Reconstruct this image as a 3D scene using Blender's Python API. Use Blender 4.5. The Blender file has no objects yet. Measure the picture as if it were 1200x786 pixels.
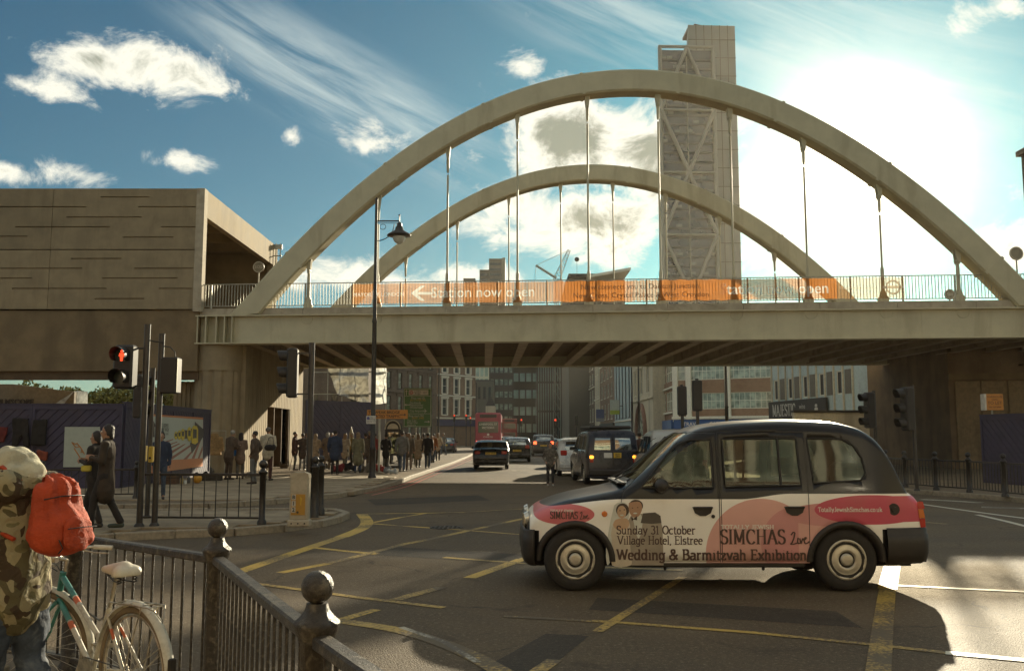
import bpy, bmesh, math, random
from mathutils import Vector, Matrix, Euler
random.seed(7)
R = math.radians
SC = bpy.context.scene
COL = SC.collection
# ------------------------------------------------------------------ camera
EYE = Vector((0.0, 0.0, 1.65))
FPX = 1080.0
TILT = math.atan(117 / 1080)
cam_d = bpy.data.cameras.new("camera")
cam = bpy.data.objects.new("camera", cam_d)
COL.objects.link(cam)
cam.location = EYE
cam.rotation_euler = (math.pi / 2 + TILT, 0, 0)
cam_d.sensor_width = 36
cam_d.lens = 36 * FPX / 1200
cam_d.clip_start = 0.05
cam_d.clip_end = 6000
SC.camera = cam
SUN_AZ = R(20.9)      # to the right of the view axis
SUN_EL = R(15.4)
SUN_DIR = Vector((math.sin(SUN_AZ) * math.cos(SUN_EL), math.cos(SUN_AZ) * math.cos(SUN_EL), math.sin(SUN_EL)))
SC.view_settings.view_transform = 'Standard'
SC.view_settings.look = 'None'
SC.view_settings.exposure = 0.85
SC.view_settings.gamma = 1.0
SC.cycles.max_bounces = 6
SC.cycles.diffuse_bounces = 3
SC.cycles.glossy_bounces = 3
SC.cycles.transmission_bounces = 4
SC.cycles.transparent_max_bounces = 12
SC.cycles.volume_bounces = 1
SC.cycles.sample_clamp_indirect = 4.0
SC.cycles.sample_clamp_direct = 0.0
SC.cycles.use_denoising = True
SC.cycles.caustics_reflective = False
SC.cycles.caustics_refractive = False
def N(nt, typ, **kw):
 n = nt.nodes.new(typ)
 for k, v in kw.items():
  if k.startswith("i_"):
   k = k[2:]
   n.inputs[int(k) if k.isdigit() else k].default_value = v
  else:
   setattr(n, k, v)
 return n
def M2(nt, op, a, b=None, c=None, clamp=False):
 n = nt.nodes.new("ShaderNodeMath")
 n.operation = op
 n.use_clamp = clamp
 for i, v in enumerate((a, b, c)):
  if v is None:
   continue
  if isinstance(v, (int, float)):
   n.inputs[i].default_value = v
  else:
   nt.links.new(v, n.inputs[i])
 return n.outputs[0]
def MIX(nt, fac, a, b, blend='MIX'):
 n = nt.nodes.new("ShaderNodeMix")
 n.data_type = 'RGBA'
 n.blend_type = blend
 for sock, v in ((n.inputs[0], fac), (n.inputs[6], a), (n.inputs[7], b)):
  if isinstance(v, (int, float)):
   sock.default_value = v
  elif isinstance(v, (tuple, list)):
   sock.default_value = (v[0], v[1], v[2], 1)
  else:
   nt.links.new(v, sock)
 return n.outputs[2]
def SMOOTH(nt, v, a, b):
 n = nt.nodes.new("ShaderNodeMapRange")
 n.interpolation_type = 'SMOOTHSTEP'
 nt.links.new(v, n.inputs[0])
 n.inputs[1].default_value = a
 n.inputs[2].default_value = b
 return n.outputs[0]
# ------------------------------------------------------------------ world: Nishita sky with clouds
def build_world():
 w = bpy.data.worlds.new("World")
 SC.world = w
 w.use_nodes = True
 nt = w.node_tree
 nt.nodes.clear()
 out = N(nt, "ShaderNodeOutputWorld")
 bg = N(nt, "ShaderNodeBackground")
 bg.inputs[1].default_value = 0.1
 nt.links.new(bg.outputs[0], out.inputs[0])
 sky = N(nt, "ShaderNodeTexSky", sky_type='NISHITA', sun_disc=False, sun_elevation=SUN_EL,
   sun_rotation=SUN_AZ, air_density=1.0, dust_density=0.7, ozone_density=2.2)
 tc = N(nt, "ShaderNodeTexCoord")
 vec = tc.outputs['Generated']
 nrm = N(nt, "ShaderNodeVectorMath", operation='NORMALIZE')
 nt.links.new(vec, nrm.inputs[0])
 vec = nrm.outputs[0]
 sep = N(nt, "ShaderNodeSeparateXYZ")
 nt.links.new(vec, sep.inputs[0])
 X, Y, Z = sep.outputs
 az = M2(nt, 'ARCTAN2', X, Y)
 el = M2(nt, 'ARCSINE', Z)
 base = MIX(nt, 1.0, sky.outputs[0], SKY_TINT, 'MULTIPLY')
 # detail noise in (az, el) space
 cmb = N(nt, "ShaderNodeCombineXYZ")
 nt.links.new(az, cmb.inputs[0])
 nt.links.new(M2(nt, 'MULTIPLY', el, 1.5), cmb.inputs[1])
 nz = N(nt, "ShaderNodeTexNoise", i_Scale=12.0, i_Detail=11.0, i_Roughness=0.66, i_Distortion=0.45)
 nt.links.new(cmb.outputs[0], nz.inputs['Vector'])
 nf = M2(nt, 'SUBTRACT', nz.outputs[0], 0.5)
 nz2 = N(nt, "ShaderNodeTexNoise", i_Scale=3.2, i_Detail=4.0, i_Roughness=0.5)
 mp = N(nt, "ShaderNodeMapping")
 mp.inputs['Location'].default_value = (3.1, 7.7, 1.3)
 nt.links.new(cmb.outputs[0], mp.inputs[0])
 nt.links.new(mp.outputs[0], nz2.inputs['Vector'])
 def aze(px, py):
  dx = (px - 600) / FPX
  dv = (393 - py) / FPX
  d = Vector((dx, math.cos(TILT) - dv * math.sin(TILT), math.sin(TILT) + dv * math.cos(TILT))).normalized()
  return math.atan2(d.x, d.y), math.asin(d.z)
 # cumulus: centre, half width, half height, weight
 field = None
 for (px, py, rx, ry, wt) in CUMULUS:
  a0, e0 = aze(px, py)
  u = M2(nt, 'DIVIDE', M2(nt, 'SUBTRACT', az, a0), rx / FPX)
  v = M2(nt, 'DIVIDE', M2(nt, 'SUBTRACT', el, e0), ry / FPX)
  d = M2(nt, 'SQRT', M2(nt, 'ADD', M2(nt, 'MULTIPLY', u, u), M2(nt, 'MULTIPLY', v, v)))
  d = M2(nt, 'MULTIPLY', M2(nt, 'SUBTRACT', 1.0, d), wt)
  field = d if field is None else M2(nt, 'MAXIMUM', field, d)
 # the rest of the sky (outside the frame) gets extra unseen cumulus to brighten and warm the ambient light
 side = M2(nt, 'MAXIMUM', SMOOTH(nt, M2(nt, 'ABSOLUTE', az), 0.56, 0.75), SMOOTH(nt, el, 0.50, 0.62))
 gen = M2(nt, 'SUBTRACT', M2(nt, 'MULTIPLY', M2(nt, 'SUBTRACT', nz2.outputs[0], 0.48), 9.0), M2(nt, 'MULTIPLY', M2(nt, 'SUBTRACT', 1.0, side), 5.0))
 field = M2(nt, 'MAXIMUM', field, gen)
 field = M2(nt, 'MAXIMUM', field, -1.0)
 dens = M2(nt, 'ADD', field, M2(nt, 'MULTIPLY', nf, 5.4))
 cum = SMOOTH(nt, dens, -0.15, 1.05)
 # cirrus streaks
 cb2 = N(nt, "ShaderNodeCombineXYZ")
 nt.links.new(az, cb2.inputs[0])
 nt.links.new(el, cb2.inputs[1])
 rot = N(nt, "ShaderNodeMapping")
 rot.inputs['Rotation'].default_value = (0, 0, R(24))
 nt.links.new(cb2.outputs[0], rot.inputs[0])
 scl = N(nt, "ShaderNodeMapping")
 scl.inputs['Scale'].default_value = (3.0, 26.0, 1)
 nt.links.new(rot.outputs[0], scl.inputs[0])
 nc = N(nt, "ShaderNodeTexNoise", i_Scale=1.3, i_Detail=8.0, i_Roughness=0.62, i_Distortion=0.5)
 nt.links.new(scl.outputs[0], nc.inputs['Vector'])
 cir = None
 for (px, py, rx, ry, ang, wt) in CIRRUS:
  a0, e0 = aze(px, py)
  ca, sa = math.cos(R(ang)), math.sin(R(ang))
  da = M2(nt, 'SUBTRACT', az, a0)
  de = M2(nt, 'SUBTRACT', el, e0)
  u = M2(nt, 'DIVIDE', M2(nt, 'ADD', M2(nt, 'MULTIPLY', da, ca), M2(nt, 'MULTIPLY', de, sa)), rx / FPX)
  v = M2(nt, 'DIVIDE', M2(nt, 'SUBTRACT', M2(nt, 'MULTIPLY', de, ca), M2(nt, 'MULTIPLY', da, sa)), ry / FPX)
  d = M2(nt, 'SUBTRACT', 1.0, M2(nt, 'SQRT', M2(nt, 'ADD', M2(nt, 'MULTIPLY', u, u), M2(nt, 'MULTIPLY', v, v))), clamp=True)
  d = M2(nt, 'MULTIPLY', SMOOTH(nt, d, 0.0, 0.8), wt)
  cir = d if cir is None else M2(nt, 'MAXIMUM', cir, d)
 cir = M2(nt, 'MULTIPLY', cir, SMOOTH(nt, nc.outputs[0], 0.33, 0.72), clamp=True)
 # sun aureole
 dot = N(nt, "ShaderNodeVectorMath", operation='DOT_PRODUCT')
 nt.links.new(vec, dot.inputs[0])
 dot.inputs[1].default_value = SUN_DIR
 ang = M2(nt, 'ARCCOSINE', M2(nt, 'MINIMUM', dot.outputs['Value'], 0.999999))
 def gauss(s):
  q = M2(nt, 'DIVIDE', ang, s)
  return M2(nt, 'EXPONENT', M2(nt, 'MULTIPLY', M2(nt, 'MULTIPLY', q, q), -1.0))
 veil = M2(nt, 'MULTIPLY', gauss(R(6.0)), 1.0)
 core = M2(nt, 'ADD', gauss(R(3.0)), M2(nt, 'MULTIPLY', gauss(R(0.7)), 12.0))
 col = MIX(nt, M2(nt, 'MULTIPLY', cir, 0.62), base, (4.4, 5.0, 4.7))
 # cloud colour: white rims, grey-green thicker cores
 shade = M2(nt, 'MULTIPLY', SMOOTH(nt, M2(nt, 'ADD', dens, M2(nt, 'MULTIPLY', nf, 1.5)), 0.95, 2.3), 0.95)
 cc = MIX(nt, shade, (5.9, 5.8, 5.0), (1.35, 1.55, 1.25))
 col = MIX(nt, cum, col, cc)
 nv = M2(nt, 'ADD', veil, M2(nt, 'MULTIPLY', M2(nt, 'MULTIPLY', nf, veil), 0.7))
 col = MIX(nt, M2(nt, 'MULTIPLY', nv, 1.15, clamp=True), col, (7.6, 7.3, 6.4))
 gl = MIX(nt, core, (0, 0, 0), (22.0, 20.0, 15.0))
 col = MIX(nt, 1.0, col, gl, 'ADD')
 # below the horizon: the colour of hazy distance
 col = MIX(nt, SMOOTH(nt, el, -0.03, 0.0), (1.6, 1.5, 1.2), col)
 nt.links.new(col, bg.inputs[0])
SKY_TINT = (0.055, 0.265, 0.32)
CUMULUS = [(110, 68, 55, 22, 1.1), (185, 82, 78, 36, 1.4), (235, 98, 42, 16, 1.0), (45, 103, 40, 16, 0.9), (90, 205, 38, 14, 1.0), (218, 188, 32, 12, 0.9), (430, 168, 42, 20, 1.1),
           (340, 160, 12, 9, 0.7), (615, 78, 22, 14, 0.9), (665, 165, 112, 68, 2.6), (775, 180, 115, 78, 2.5), (690, 262, 135, 48, 2.2), (600, 250, 60, 40, 1.2),
           (380, 322, 75, 24, 1.3), (560, 322, 60, 14, 1.0), (1175, 8, 40, 16, 1.0), (1180, 285, 60, 45, 1.0), (900, 260, 60, 90, 1.1), (470, 330, 60, 12, 0.7), (5, 200, 20, 10, 0.8)]
CIRRUS = [(400, 110, 290, 75, -24, 1.0), (760, 30, 260, 70, -14, 0.8), (1000, 60, 300, 110, -25, 0.8)]
build_world()
sun_d = bpy.data.lights.new("sun", 'SUN')
sun_d.energy = 5.0
sun_d.angle = R(0.6)
sun_d.color = (1.0, 0.87, 0.62)
sun = bpy.data.objects.new("sun", sun_d)
COL.objects.link(sun)
sun.rotation_euler = (-SUN_DIR).to_track_quat('-Z', 'Y').to_euler()
# ------------------------------------------------------------------ placing
def at(px, py, Y):
 """world point at distance Y in front of the camera, seen at pixel px, py of the 1200x786 photograph"""
 dx = (px - 600) / FPX
 dv = (393 - py) / FPX
 d = Vector((dx, math.cos(TILT) - dv * math.sin(TILT), math.sin(TILT) + dv * math.cos(TILT)))
 return EYE + d * (Y / d.y)
def gr(px, py, z=0.0):
 dx = (px - 600) / FPX
 dv = (393 - py) / FPX
 d = Vector((dx, math.cos(TILT) - dv * math.sin(TILT), math.sin(TILT) + dv * math.cos(TILT)))
 return EYE + d * ((z - EYE.z) / d.z)
# ------------------------------------------------------------------ objects
def tag(o, label=None, cat=None, group=None, kind=None):
 if label: o['label'] = label
 if cat: o['category'] = cat
 if group: o['group'] = group
 if kind: o['kind'] = kind
 return o
def thing(name, label, cat, loc=(0, 0, 0), rz=0.0, group=None):
 o = bpy.data.objects.new(name, None)
 o.empty_display_size = 0.2
 COL.objects.link(o)
 o.location = loc
 o.rotation_euler = (0, 0, rz)
 return tag(o, label, cat, group)
def mesh_obj(name, me, parent=None, loc=None):
 o = bpy.data.objects.new(name, me)
 COL.objects.link(o)
 if parent is not None:
  o.parent = parent
 if loc is not None:
  o.location = loc
 return o
def copy_tree(o, parent=None):
 c = o.copy()
 COL.objects.link(c)
 c.parent = parent
 for ch in o.children:
  copy_tree(ch, c)
 return c
def place(root, loc, rz=0.0, label=None, scale=None):
 root.location = loc
 root.rotation_euler = (0, 0, rz)
 if label: root['label'] = label
 if scale: root.scale = (scale,) * 3 if isinstance(scale, (int, float)) else scale
 return root
class MB:
 """mesh builder: shapes gathered into one mesh, faces carrying a material slot"""
 def __init__(s):
  s.v = []; s.f = []; s.m = []; s.sm = []
 def add(s, vs, fs, m=0, smooth=False, M=None):
  o = len(s.v)
  for p in vs:
   p = Vector(p)
   s.v.append(M @ p if M else p)
  for f in fs:
   s.f.append([o + i for i in f]); s.m.append(m); s.sm.append(smooth)
  return s
 def box(s, x0, x1, y0, y1, z0, z1, m=0, M=None):
  vs = [(x0, y0, z0), (x1, y0, z0), (x1, y1, z0), (x0, y1, z0), (x0, y0, z1), (x1, y0, z1), (x1, y1, z1), (x0, y1, z1)]
  return s.add(vs, [(0, 3, 2, 1), (4, 5, 6, 7), (0, 1, 5, 4), (1, 2, 6, 5), (2, 3, 7, 6), (3, 0, 4, 7)], m, False, M)
 def bbox(s, c, d, m=0, rz=0, b=None, M=None):
  """box about centre c with size d, optionally chamfered by b along its vertical and horizontal edges"""
  T = Matrix.Translation(Vector(c)) @ Matrix.Rotation(rz, 4, 'Z')
  if M: T = M @ T
  hx, hy, hz = d[0] / 2, d[1] / 2, d[2] / 2
  if not b:
   return s.box(-hx, hx, -hy, hy, -hz, hz, m, T)
  b = min(b, hx * .9, hy * .9, hz * .9)
  rings = []
  for z, q in ((-hz, b), (-hz + b, 0), (hz - b, 0), (hz, b)):
   x, y = hx - q, hy - q
   rings.append([(x, y - b if q == 0 else y - b, z), (x - b, y, z), (-x + b, y, z), (-x, y - b, z), (-x, -y + b, z), (-x + b, -y, z), (x - b, -y, z), (x, -y + b, z)])
  vs = [p for r in rings for p in r]
  fs = [list(range(7, -1, -1)), [24 + i for i in range(8)]]
  for k in range(3):
   for i in range(8):
    j = (i + 1) % 8
    fs.append([k * 8 + i, k * 8 + j, k * 8 + 8 + j, k * 8 + 8 + i])
  return s.add(vs, fs, m, False, T)
 def tube(s, a, b, r0, r1=None, n=8, m=0, cap=True, smooth=True, M=None):
  a, b = Vector(a), Vector(b)
  if r1 is None: r1 = r0
  d = (b - a)
  if d.length < 1e-7: return s
  z = d.normalized()
  x = z.orthogonal().normalized()
  y = z.cross(x)
  vs = []
  for p, r in ((a, r0), (b, r1)):
   for i in range(n):
    t = 2 * math.pi * i / n
    vs.append(p + x * (r * math.cos(t)) + y * (r * math.sin(t)))
  s.add(vs, [(i, (i + 1) % n, n + (i + 1) % n, n + i) for i in range(n)], m, smooth, M)
  if cap:
   s.add(vs, [tuple(range(n - 1, -1, -1)), tuple(range(n, 2 * n))], m, False, M)
  return s
 def path(s, pts, r, n=6, m=0, M=None, closed=False):
  """round bar along a polyline with mitred joints"""
  pts = [Vector(p) for p in pts]
  k = len(pts)
  rr = r if isinstance(r, (list, tuple)) else [r] * k
  vs = []
  ref = None
  for i, p in enumerate(pts):
   if closed:
    t = (pts[(i + 1) % k] - pts[i - 1]).normalized()
   elif i == 0: t = (pts[1] - p).normalized()
   elif i == k - 1: t = (p - pts[i - 1]).normalized()
   else: t = ((pts[i + 1] - p).normalized() + (p - pts[i - 1]).normalized()).normalized()
   if ref is None: ref = t.orthogonal().normalized()
   x = (ref - t * ref.dot(t)).normalized()
   ref = x
   y = t.cross(x)
   for j in range(n):
    a = 2 * math.pi * j / n
    vs.append(p + x * (rr[i] * math.cos(a)) + y * (rr[i] * math.sin(a)))
  fs = []
  for i in range(k if closed else k - 1):
   i2 = (i + 1) % k
   for j in range(n):
    fs.append((i * n + j, i * n + (j + 1) % n, i2 * n + (j + 1) % n, i2 * n + j))
  s.add(vs, fs, m, True, M)
  if not closed:
   s.add(vs, [tuple(range(n - 1, -1, -1)), tuple(range((k - 1) * n, k * n))], m, False, M)
  return s
 def lathe(s, prof, c=(0, 0, 0), n=16, m=0, smooth=True, M=None):
  """profile of (radius, z) about the vertical through c"""
  c = Vector(c)
  vs = []
  for r, z in prof:
   for i in range(n):
    t = 2 * math.pi * i / n
    vs.append(c + Vector((r * math.cos(t), r * math.sin(t), z)))
  fs = []
  for k in range(len(prof) - 1):
   for i in range(n):
    j = (i + 1) % n
    fs.append((k * n + i, k * n + j, (k + 1) * n + j, (k + 1) * n + i))
  s.add(vs, fs, m, smooth, M)
  caps = []
  if prof[0][0] > 1e-4: caps.append(tuple(range(n - 1, -1, -1)))
  if prof[-1][0] > 1e-4: caps.append(tuple(range((len(prof) - 1) * n, len(prof) * n)))
  if caps: s.add(vs, caps, m, False, M)
  return s
 def ball(s, c, r, n=12, m=0, M=None):
  k = max(4, n // 2)
  rx, ry, rz = r if isinstance(r, (tuple, list)) else (r, r, r)
  prof = [(math.sin(math.pi * i / k), -math.cos(math.pi * i / k)) for i in range(k + 1)]
  prof[0] = (1e-5, -1); prof[-1] = (1e-5, 1)
  T = Matrix.Translation(Vector(c)) @ Matrix.Diagonal((rx, ry, rz, 1))
  if M: T = M @ T
  return s.lathe(prof, (0, 0, 0), n, m, True, T)
 def prism(s, poly, y0, y1, m=0, M=None, smooth=False, side_m=None):
  """polygon of (x, z) given anticlockwise seen from -Y, extruded from y0 to y1"""
  n = len(poly)
  vs = [(x, y0, z) for x, z in poly] + [(x, y1, z) for x, z in poly]
  s.add(vs, [tuple(range(n)), tuple(range(2 * n - 1, n - 1, -1))], m, False, M)
  s.add(vs, [(i, n + i, n + (i + 1) % n, (i + 1) % n) for i in range(n)], m if side_m is None else side_m, smooth, M)
  return s
 def slab(s, poly, z0, z1, m=0, M=None):
  """polygon of (x, y) extruded upward"""
  n = len(poly)
  vs = [(x, y, z0) for x, y in poly] + [(x, y, z1) for x, y in poly]
  return s.add(vs, [tuple(range(n - 1, -1, -1)), tuple(range(n, 2 * n))] + [(i, (i + 1) % n, n + (i + 1) % n, n + i) for i in range(n)], m, False, M)
 def mesh(s, name, mats, world_of=None):
  me = bpy.data.meshes.new(name)
  vs = s.v
  if world_of is not None:
   T = Matrix.Translation(world_of.location) @ Matrix.Rotation(world_of.rotation_euler.z, 4, 'Z')
   T.invert()
   vs = [T @ p for p in vs]
  me.from_pydata([tuple(p) for p in vs], [], s.f)
  if not isinstance(mats, (list, tuple)): mats = [mats]
  for m in mats: me.materials.append(m)
  me.polygons.foreach_set('material_index', s.m)
  me.polygons.foreach_set('use_smooth', s.sm)
  me.update()
  return me
 def build(s, name, mats, parent=None, W=False, fix=False):
  """W: coordinates are world ones, to be taken into the parent's frame"""
  me = s.mesh(name, mats, parent if (W and parent is not None) else None)
  if fix:
   bm = bmesh.new(); bm.from_mesh(me)
   bmesh.ops.recalc_face_normals(bm, faces=bm.faces)
   bm.to_mesh(me); bm.free()
  return mesh_obj(name, me, parent)
def structure(name, mb, mats, **k):
 return tag(mb.build(name, mats, **k), kind='structure')
def rotM(loc, rz=0, rx=0, ry=0):
 return Matrix.Translation(Vector(loc)) @ Matrix.Rotation(rz, 4, 'Z') @ Matrix.Rotation(ry, 4, 'Y') @ Matrix.Rotation(rx, 4, 'X')
PENDING_TEXT = []
PENDING_FUSE = []
PENDING_HOLED = []
def lettering(body, size, mat, parent, loc, rz=0, W=False, name="lettering", extrude=0.0, align='CENTER', sx=1.0, bold=0.0, space=1.0, res=2):
 """lettering as a mesh in its local X (along) and Z (up), facing -Y; turned into a mesh at the end, all at once"""
 cu = bpy.data.curves.new("lettering_curve", 'FONT')
 cu.body = body; cu.size = size; cu.align_x = align; cu.align_y = 'CENTER'
 cu.extrude = extrude; cu.offset = bold; cu.space_character = space; cu.resolution_u = res
 t = bpy.data.objects.new("lettering_curve", cu)
 COL.objects.link(t)
 me = bpy.data.meshes.new(name)
 o = mesh_obj(name, me, parent)
 PENDING_TEXT.append((t, o, mat, sx))
 if W and parent is not None:
  T = Matrix.Translation(parent.location) @ Matrix.Rotation(parent.rotation_euler.z, 4, 'Z')
  o.matrix_local = T.inverted() @ rotM(loc, rz)
 else:
  o.location = loc
  o.rotation_euler = (0, 0, rz)
 return o
def finish_pending():
 bpy.context.view_layer.update()
 dg = bpy.context.evaluated_depsgraph_get()
 done = []
 for t, o, mat, sx in PENDING_TEXT:
  me = bpy.data.meshes.new_from_object(t.evaluated_get(dg))
  for v in me.vertices: v.co = Vector((v.co.x * sx, -v.co.z, v.co.y))
  me.materials.clear(); me.materials.append(mat)
  done.append((o, me, t))
 for root, mat, rect, texts, polys, name in PENDING_HOLED:
  cu = bpy.data.curves.new("sheet_outline", 'CURVE'); cu.dimensions = '2D'; cu.fill_mode = 'BOTH'; cu.resolution_u = 3
  def poly_(pts):
   s = cu.splines.new('POLY'); s.points.add(len(pts) - 1); s.use_cyclic_u = True
   for p, q in zip(s.points, pts): p.co = (q[0], q[1], 0, 1)
  poly_(rect)
  for q in polys: poly_(q)
  for (t, x, z) in texts:
   cv = t.to_curve(dg)
   for sp in cv.splines:
    s = cu.splines.new('BEZIER'); s.bezier_points.add(len(sp.bezier_points) - 1); s.use_cyclic_u = True
    for a, b in zip(s.bezier_points, sp.bezier_points):
     a.handle_left_type = a.handle_right_type = 'FREE'
     a.co = b.co + Vector((x, z, 0)); a.handle_left = b.handle_left + Vector((x, z, 0)); a.handle_right = b.handle_right + Vector((x, z, 0))
   t.to_curve_clear()
  to = bpy.data.objects.new("sheet_outline", cu); COL.objects.link(to)
  bpy.context.view_layer.update(); dg = bpy.context.evaluated_depsgraph_get()
  me = bpy.data.meshes.new_from_object(to.evaluated_get(dg))
  for v in me.vertices: v.co = Vector((v.co.x, -0.02 + .02 * math.sin(v.co.x * 2.1), v.co.y))
  me.materials.clear(); me.materials.append(mat)
  mesh_obj(name, me, root); bpy.data.objects.remove(to)
 dg = bpy.context.evaluated_depsgraph_get()
 for tmp, o, mats, wrinkle, wscale, post in PENDING_FUSE:
  me = bpy.data.meshes.new_from_object(tmp.evaluated_get(dg))
  me.materials.clear()
  for x in mats: me.materials.append(x)
  if wrinkle:
   from mathutils import noise
   nn = noise.noise
   for v in me.vertices:
    c = v.co
    v.co = c + v.normal * (wrinkle * (nn(Vector((c.x * wscale, c.y * wscale, c.z * wscale * .6))) + .5 * nn(c * wscale * 2.3)))
  if post: post(me)
  for p in me.polygons: p.use_smooth = True
  done.append((o, me, tmp))
 for o, me, t in done:
  me.name = o.name
  old = o.data
  o.data = me
  bpy.data.meshes.remove(old)
 for o, me, t in done:
  d = t.data
  bpy.data.objects.remove(t)
  if isinstance(d, bpy.types.Curve): bpy.data.curves.remove(d)
  elif d.users == 0: bpy.data.meshes.remove(d)
def relief(xs, zs, depth, mb=None, m=None, y=0.0, M=None):
 """a wall face in X and Z cut into cells; depth(i, j) sets each cell back by that much, None leaves a hole"""
 mb = mb or MB()
 nx, nz = len(xs) - 1, len(zs) - 1
 D = [[depth(i, j) for j in range(nz)] for i in range(nx)]
 mm = m or (lambda i, j: 0)
 for i in range(nx):
  for j in range(nz):
   d = D[i][j]
   if d is not None:
    mb.add([(xs[i], y + d, zs[j]), (xs[i + 1], y + d, zs[j]), (xs[i + 1], y + d, zs[j + 1]), (xs[i], y + d, zs[j + 1])], [(0, 1, 2, 3)], mm(i, j), False, M)
   dd = 0.35 if d is None else d
   if i + 1 < nx:
    e = D[i + 1][j]; ee = 0.35 if e is None else e
    if abs(ee - dd) > 1e-6:
     a, b = y + dd, y + ee
     mb.add([(xs[i + 1], a, zs[j]), (xs[i + 1], b, zs[j]), (xs[i + 1], b, zs[j + 1]), (xs[i + 1], a, zs[j + 1])], [(0, 1, 2, 3)], 0, False, M)
   if j + 1 < nz:
    e = D[i][j + 1]; ee = 0.35 if e is None else e
    if abs(ee - dd) > 1e-6:
     a, b = y + dd, y + ee
     mb.add([(xs[i], a, zs[j + 1]), (xs[i + 1], a, zs[j + 1]), (xs[i + 1], b, zs[j + 1]), (xs[i], b, zs[j + 1])], [(0, 1, 2, 3)], 0, False, M)
 return mb
# ------------------------------------------------------------------ materials
MATS = {}
def material(name, col, rough=0.6, metal=0.0, var=0.12, scale=6.0, bump=0.0, bscale=None, spec=0.5, coat=0.0, emit=None, es=1.0,
             trans=0.0, alpha=1.0, stain=None, stain_amt=0.5, stain_scale=1.5, streak=False, detail=6.0):
 """principled with tone variation, fine relief and soft staining"""
 if name in MATS: return MATS[name]
 m = bpy.data.materials.new(name)
 m.use_nodes = True
 nt = m.node_tree
 p = nt.nodes['Principled BSDF']
 tc = N(nt, "ShaderNodeTexCoord")
 co = tc.outputs['Object']
 c = tuple(col[:3])
 nz = N(nt, "ShaderNodeTexNoise", i_Scale=scale, i_Detail=detail, i_Roughness=0.6)
 nt.links.new(co, nz.inputs['Vector'])
 lo = tuple(x * (1 - var) for x in c)
 hi = tuple(min(1, x * (1 + var)) for x in c)
 cur = MIX(nt, SMOOTH(nt, nz.outputs[0], 0.32, 0.68), lo, hi)
 if stain:
  n2 = N(nt, "ShaderNodeTexNoise", i_Scale=stain_scale, i_Detail=7.0, i_Roughness=0.65, i_Distortion=0.4)
  if streak:
   mp = N(nt, "ShaderNodeMapping")
   mp.inputs['Scale'].default_value = (1, 1, 0.18)
   nt.links.new(co, mp.inputs[0])
   nt.links.new(mp.outputs[0], n2.inputs['Vector'])
  else:
   nt.links.new(co, n2.inputs['Vector'])
  cur = MIX(nt, M2(nt, 'MULTIPLY', SMOOTH(nt, n2.outputs[0], 0.48, 0.7), stain_amt), cur, stain)
 nt.links.new(cur, p.inputs['Base Color'])
 p.inputs['Roughness'].default_value = rough
 p.inputs['Metallic'].default_value = metal
 p.inputs['Specular IOR Level'].default_value = spec
 if rough < 0.95 and var > 0:
  rv = M2(nt, 'ADD', M2(nt, 'MULTIPLY', nz.outputs[0], 0.16), rough - 0.08, clamp=True)
  nt.links.new(rv, p.inputs['Roughness'])
 if coat:
  p.inputs['Coat Weight'].default_value = coat
  p.inputs['Coat Roughness'].default_value = 0.06
 if bump:
  nb = N(nt, "ShaderNodeTexNoise", i_Scale=bscale or scale * 6, i_Detail=5.0, i_Roughness=0.7)
  nt.links.new(co, nb.inputs['Vector'])
  bp = N(nt, "ShaderNodeBump", i_Strength=bump, i_Distance=0.02)
  nt.links.new(nb.outputs[0], bp.inputs['Height'])
  nt.links.new(bp.outputs[0], p.inputs['Normal'])
 if emit:
  p.inputs['Emission Color'].default_value = (*emit, 1)
  p.inputs['Emission Strength'].default_value = es
 if trans: p.inputs['Transmission Weight'].default_value = trans
 if alpha < 1: p.inputs['Alpha'].default_value = alpha
 MATS[name] = m
 return m
def glass_mat(name, tint=(0.35, 0.4, 0.36), clear=0.5, rough=0.03):
 """thin pane: part clear, part mirror; the clear share lets shadow rays through"""
 if name in MATS: return MATS[name]
 m = bpy.data.materials.new(name)
 m.use_nodes = True
 nt = m.node_tree
 nt.nodes.clear()
 out = N(nt, "ShaderNodeOutputMaterial")
 tr = N(nt, "ShaderNodeBsdfTransparent")
 tr.inputs[0].default_value = (*tint, 1)
 gl = N(nt, "ShaderNodeBsdfGlossy", i_Roughness=rough)
 gl.inputs[0].default_value = (0.9, 0.95, 0.9, 1)
 tcn = N(nt, "ShaderNodeTexCoord")
 nz = N(nt, "ShaderNodeTexNoise", i_Scale=0.9, i_Detail=2.0)
 nt.links.new(tcn.outputs['Object'], nz.inputs['Vector'])
 bp = N(nt, "ShaderNodeBump", i_Strength=0.05, i_Distance=0.05)
 nt.links.new(nz.outputs[0], bp.inputs['Height'])
 nt.links.new(bp.outputs[0], gl.inputs['Normal'])
 fr = N(nt, "ShaderNodeFresnel", i_IOR=1.5)
 mx = N(nt, "ShaderNodeMixShader")
 k = M2(nt, 'ADD', M2(nt, 'MULTIPLY', fr.outputs[0], 0.85), 1.0 - clear, clamp=True)
 k = M2(nt, 'MINIMUM', k, 0.97)
 nt.links.new(k, mx.inputs[0])
 nt.links.new(tr.outputs[0], mx.inputs[1])
 nt.links.new(gl.outputs[0], mx.inputs[2])
 nt.links.new(mx.outputs[0], out.inputs[0])
 MATS[name] = m
 return m
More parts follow.
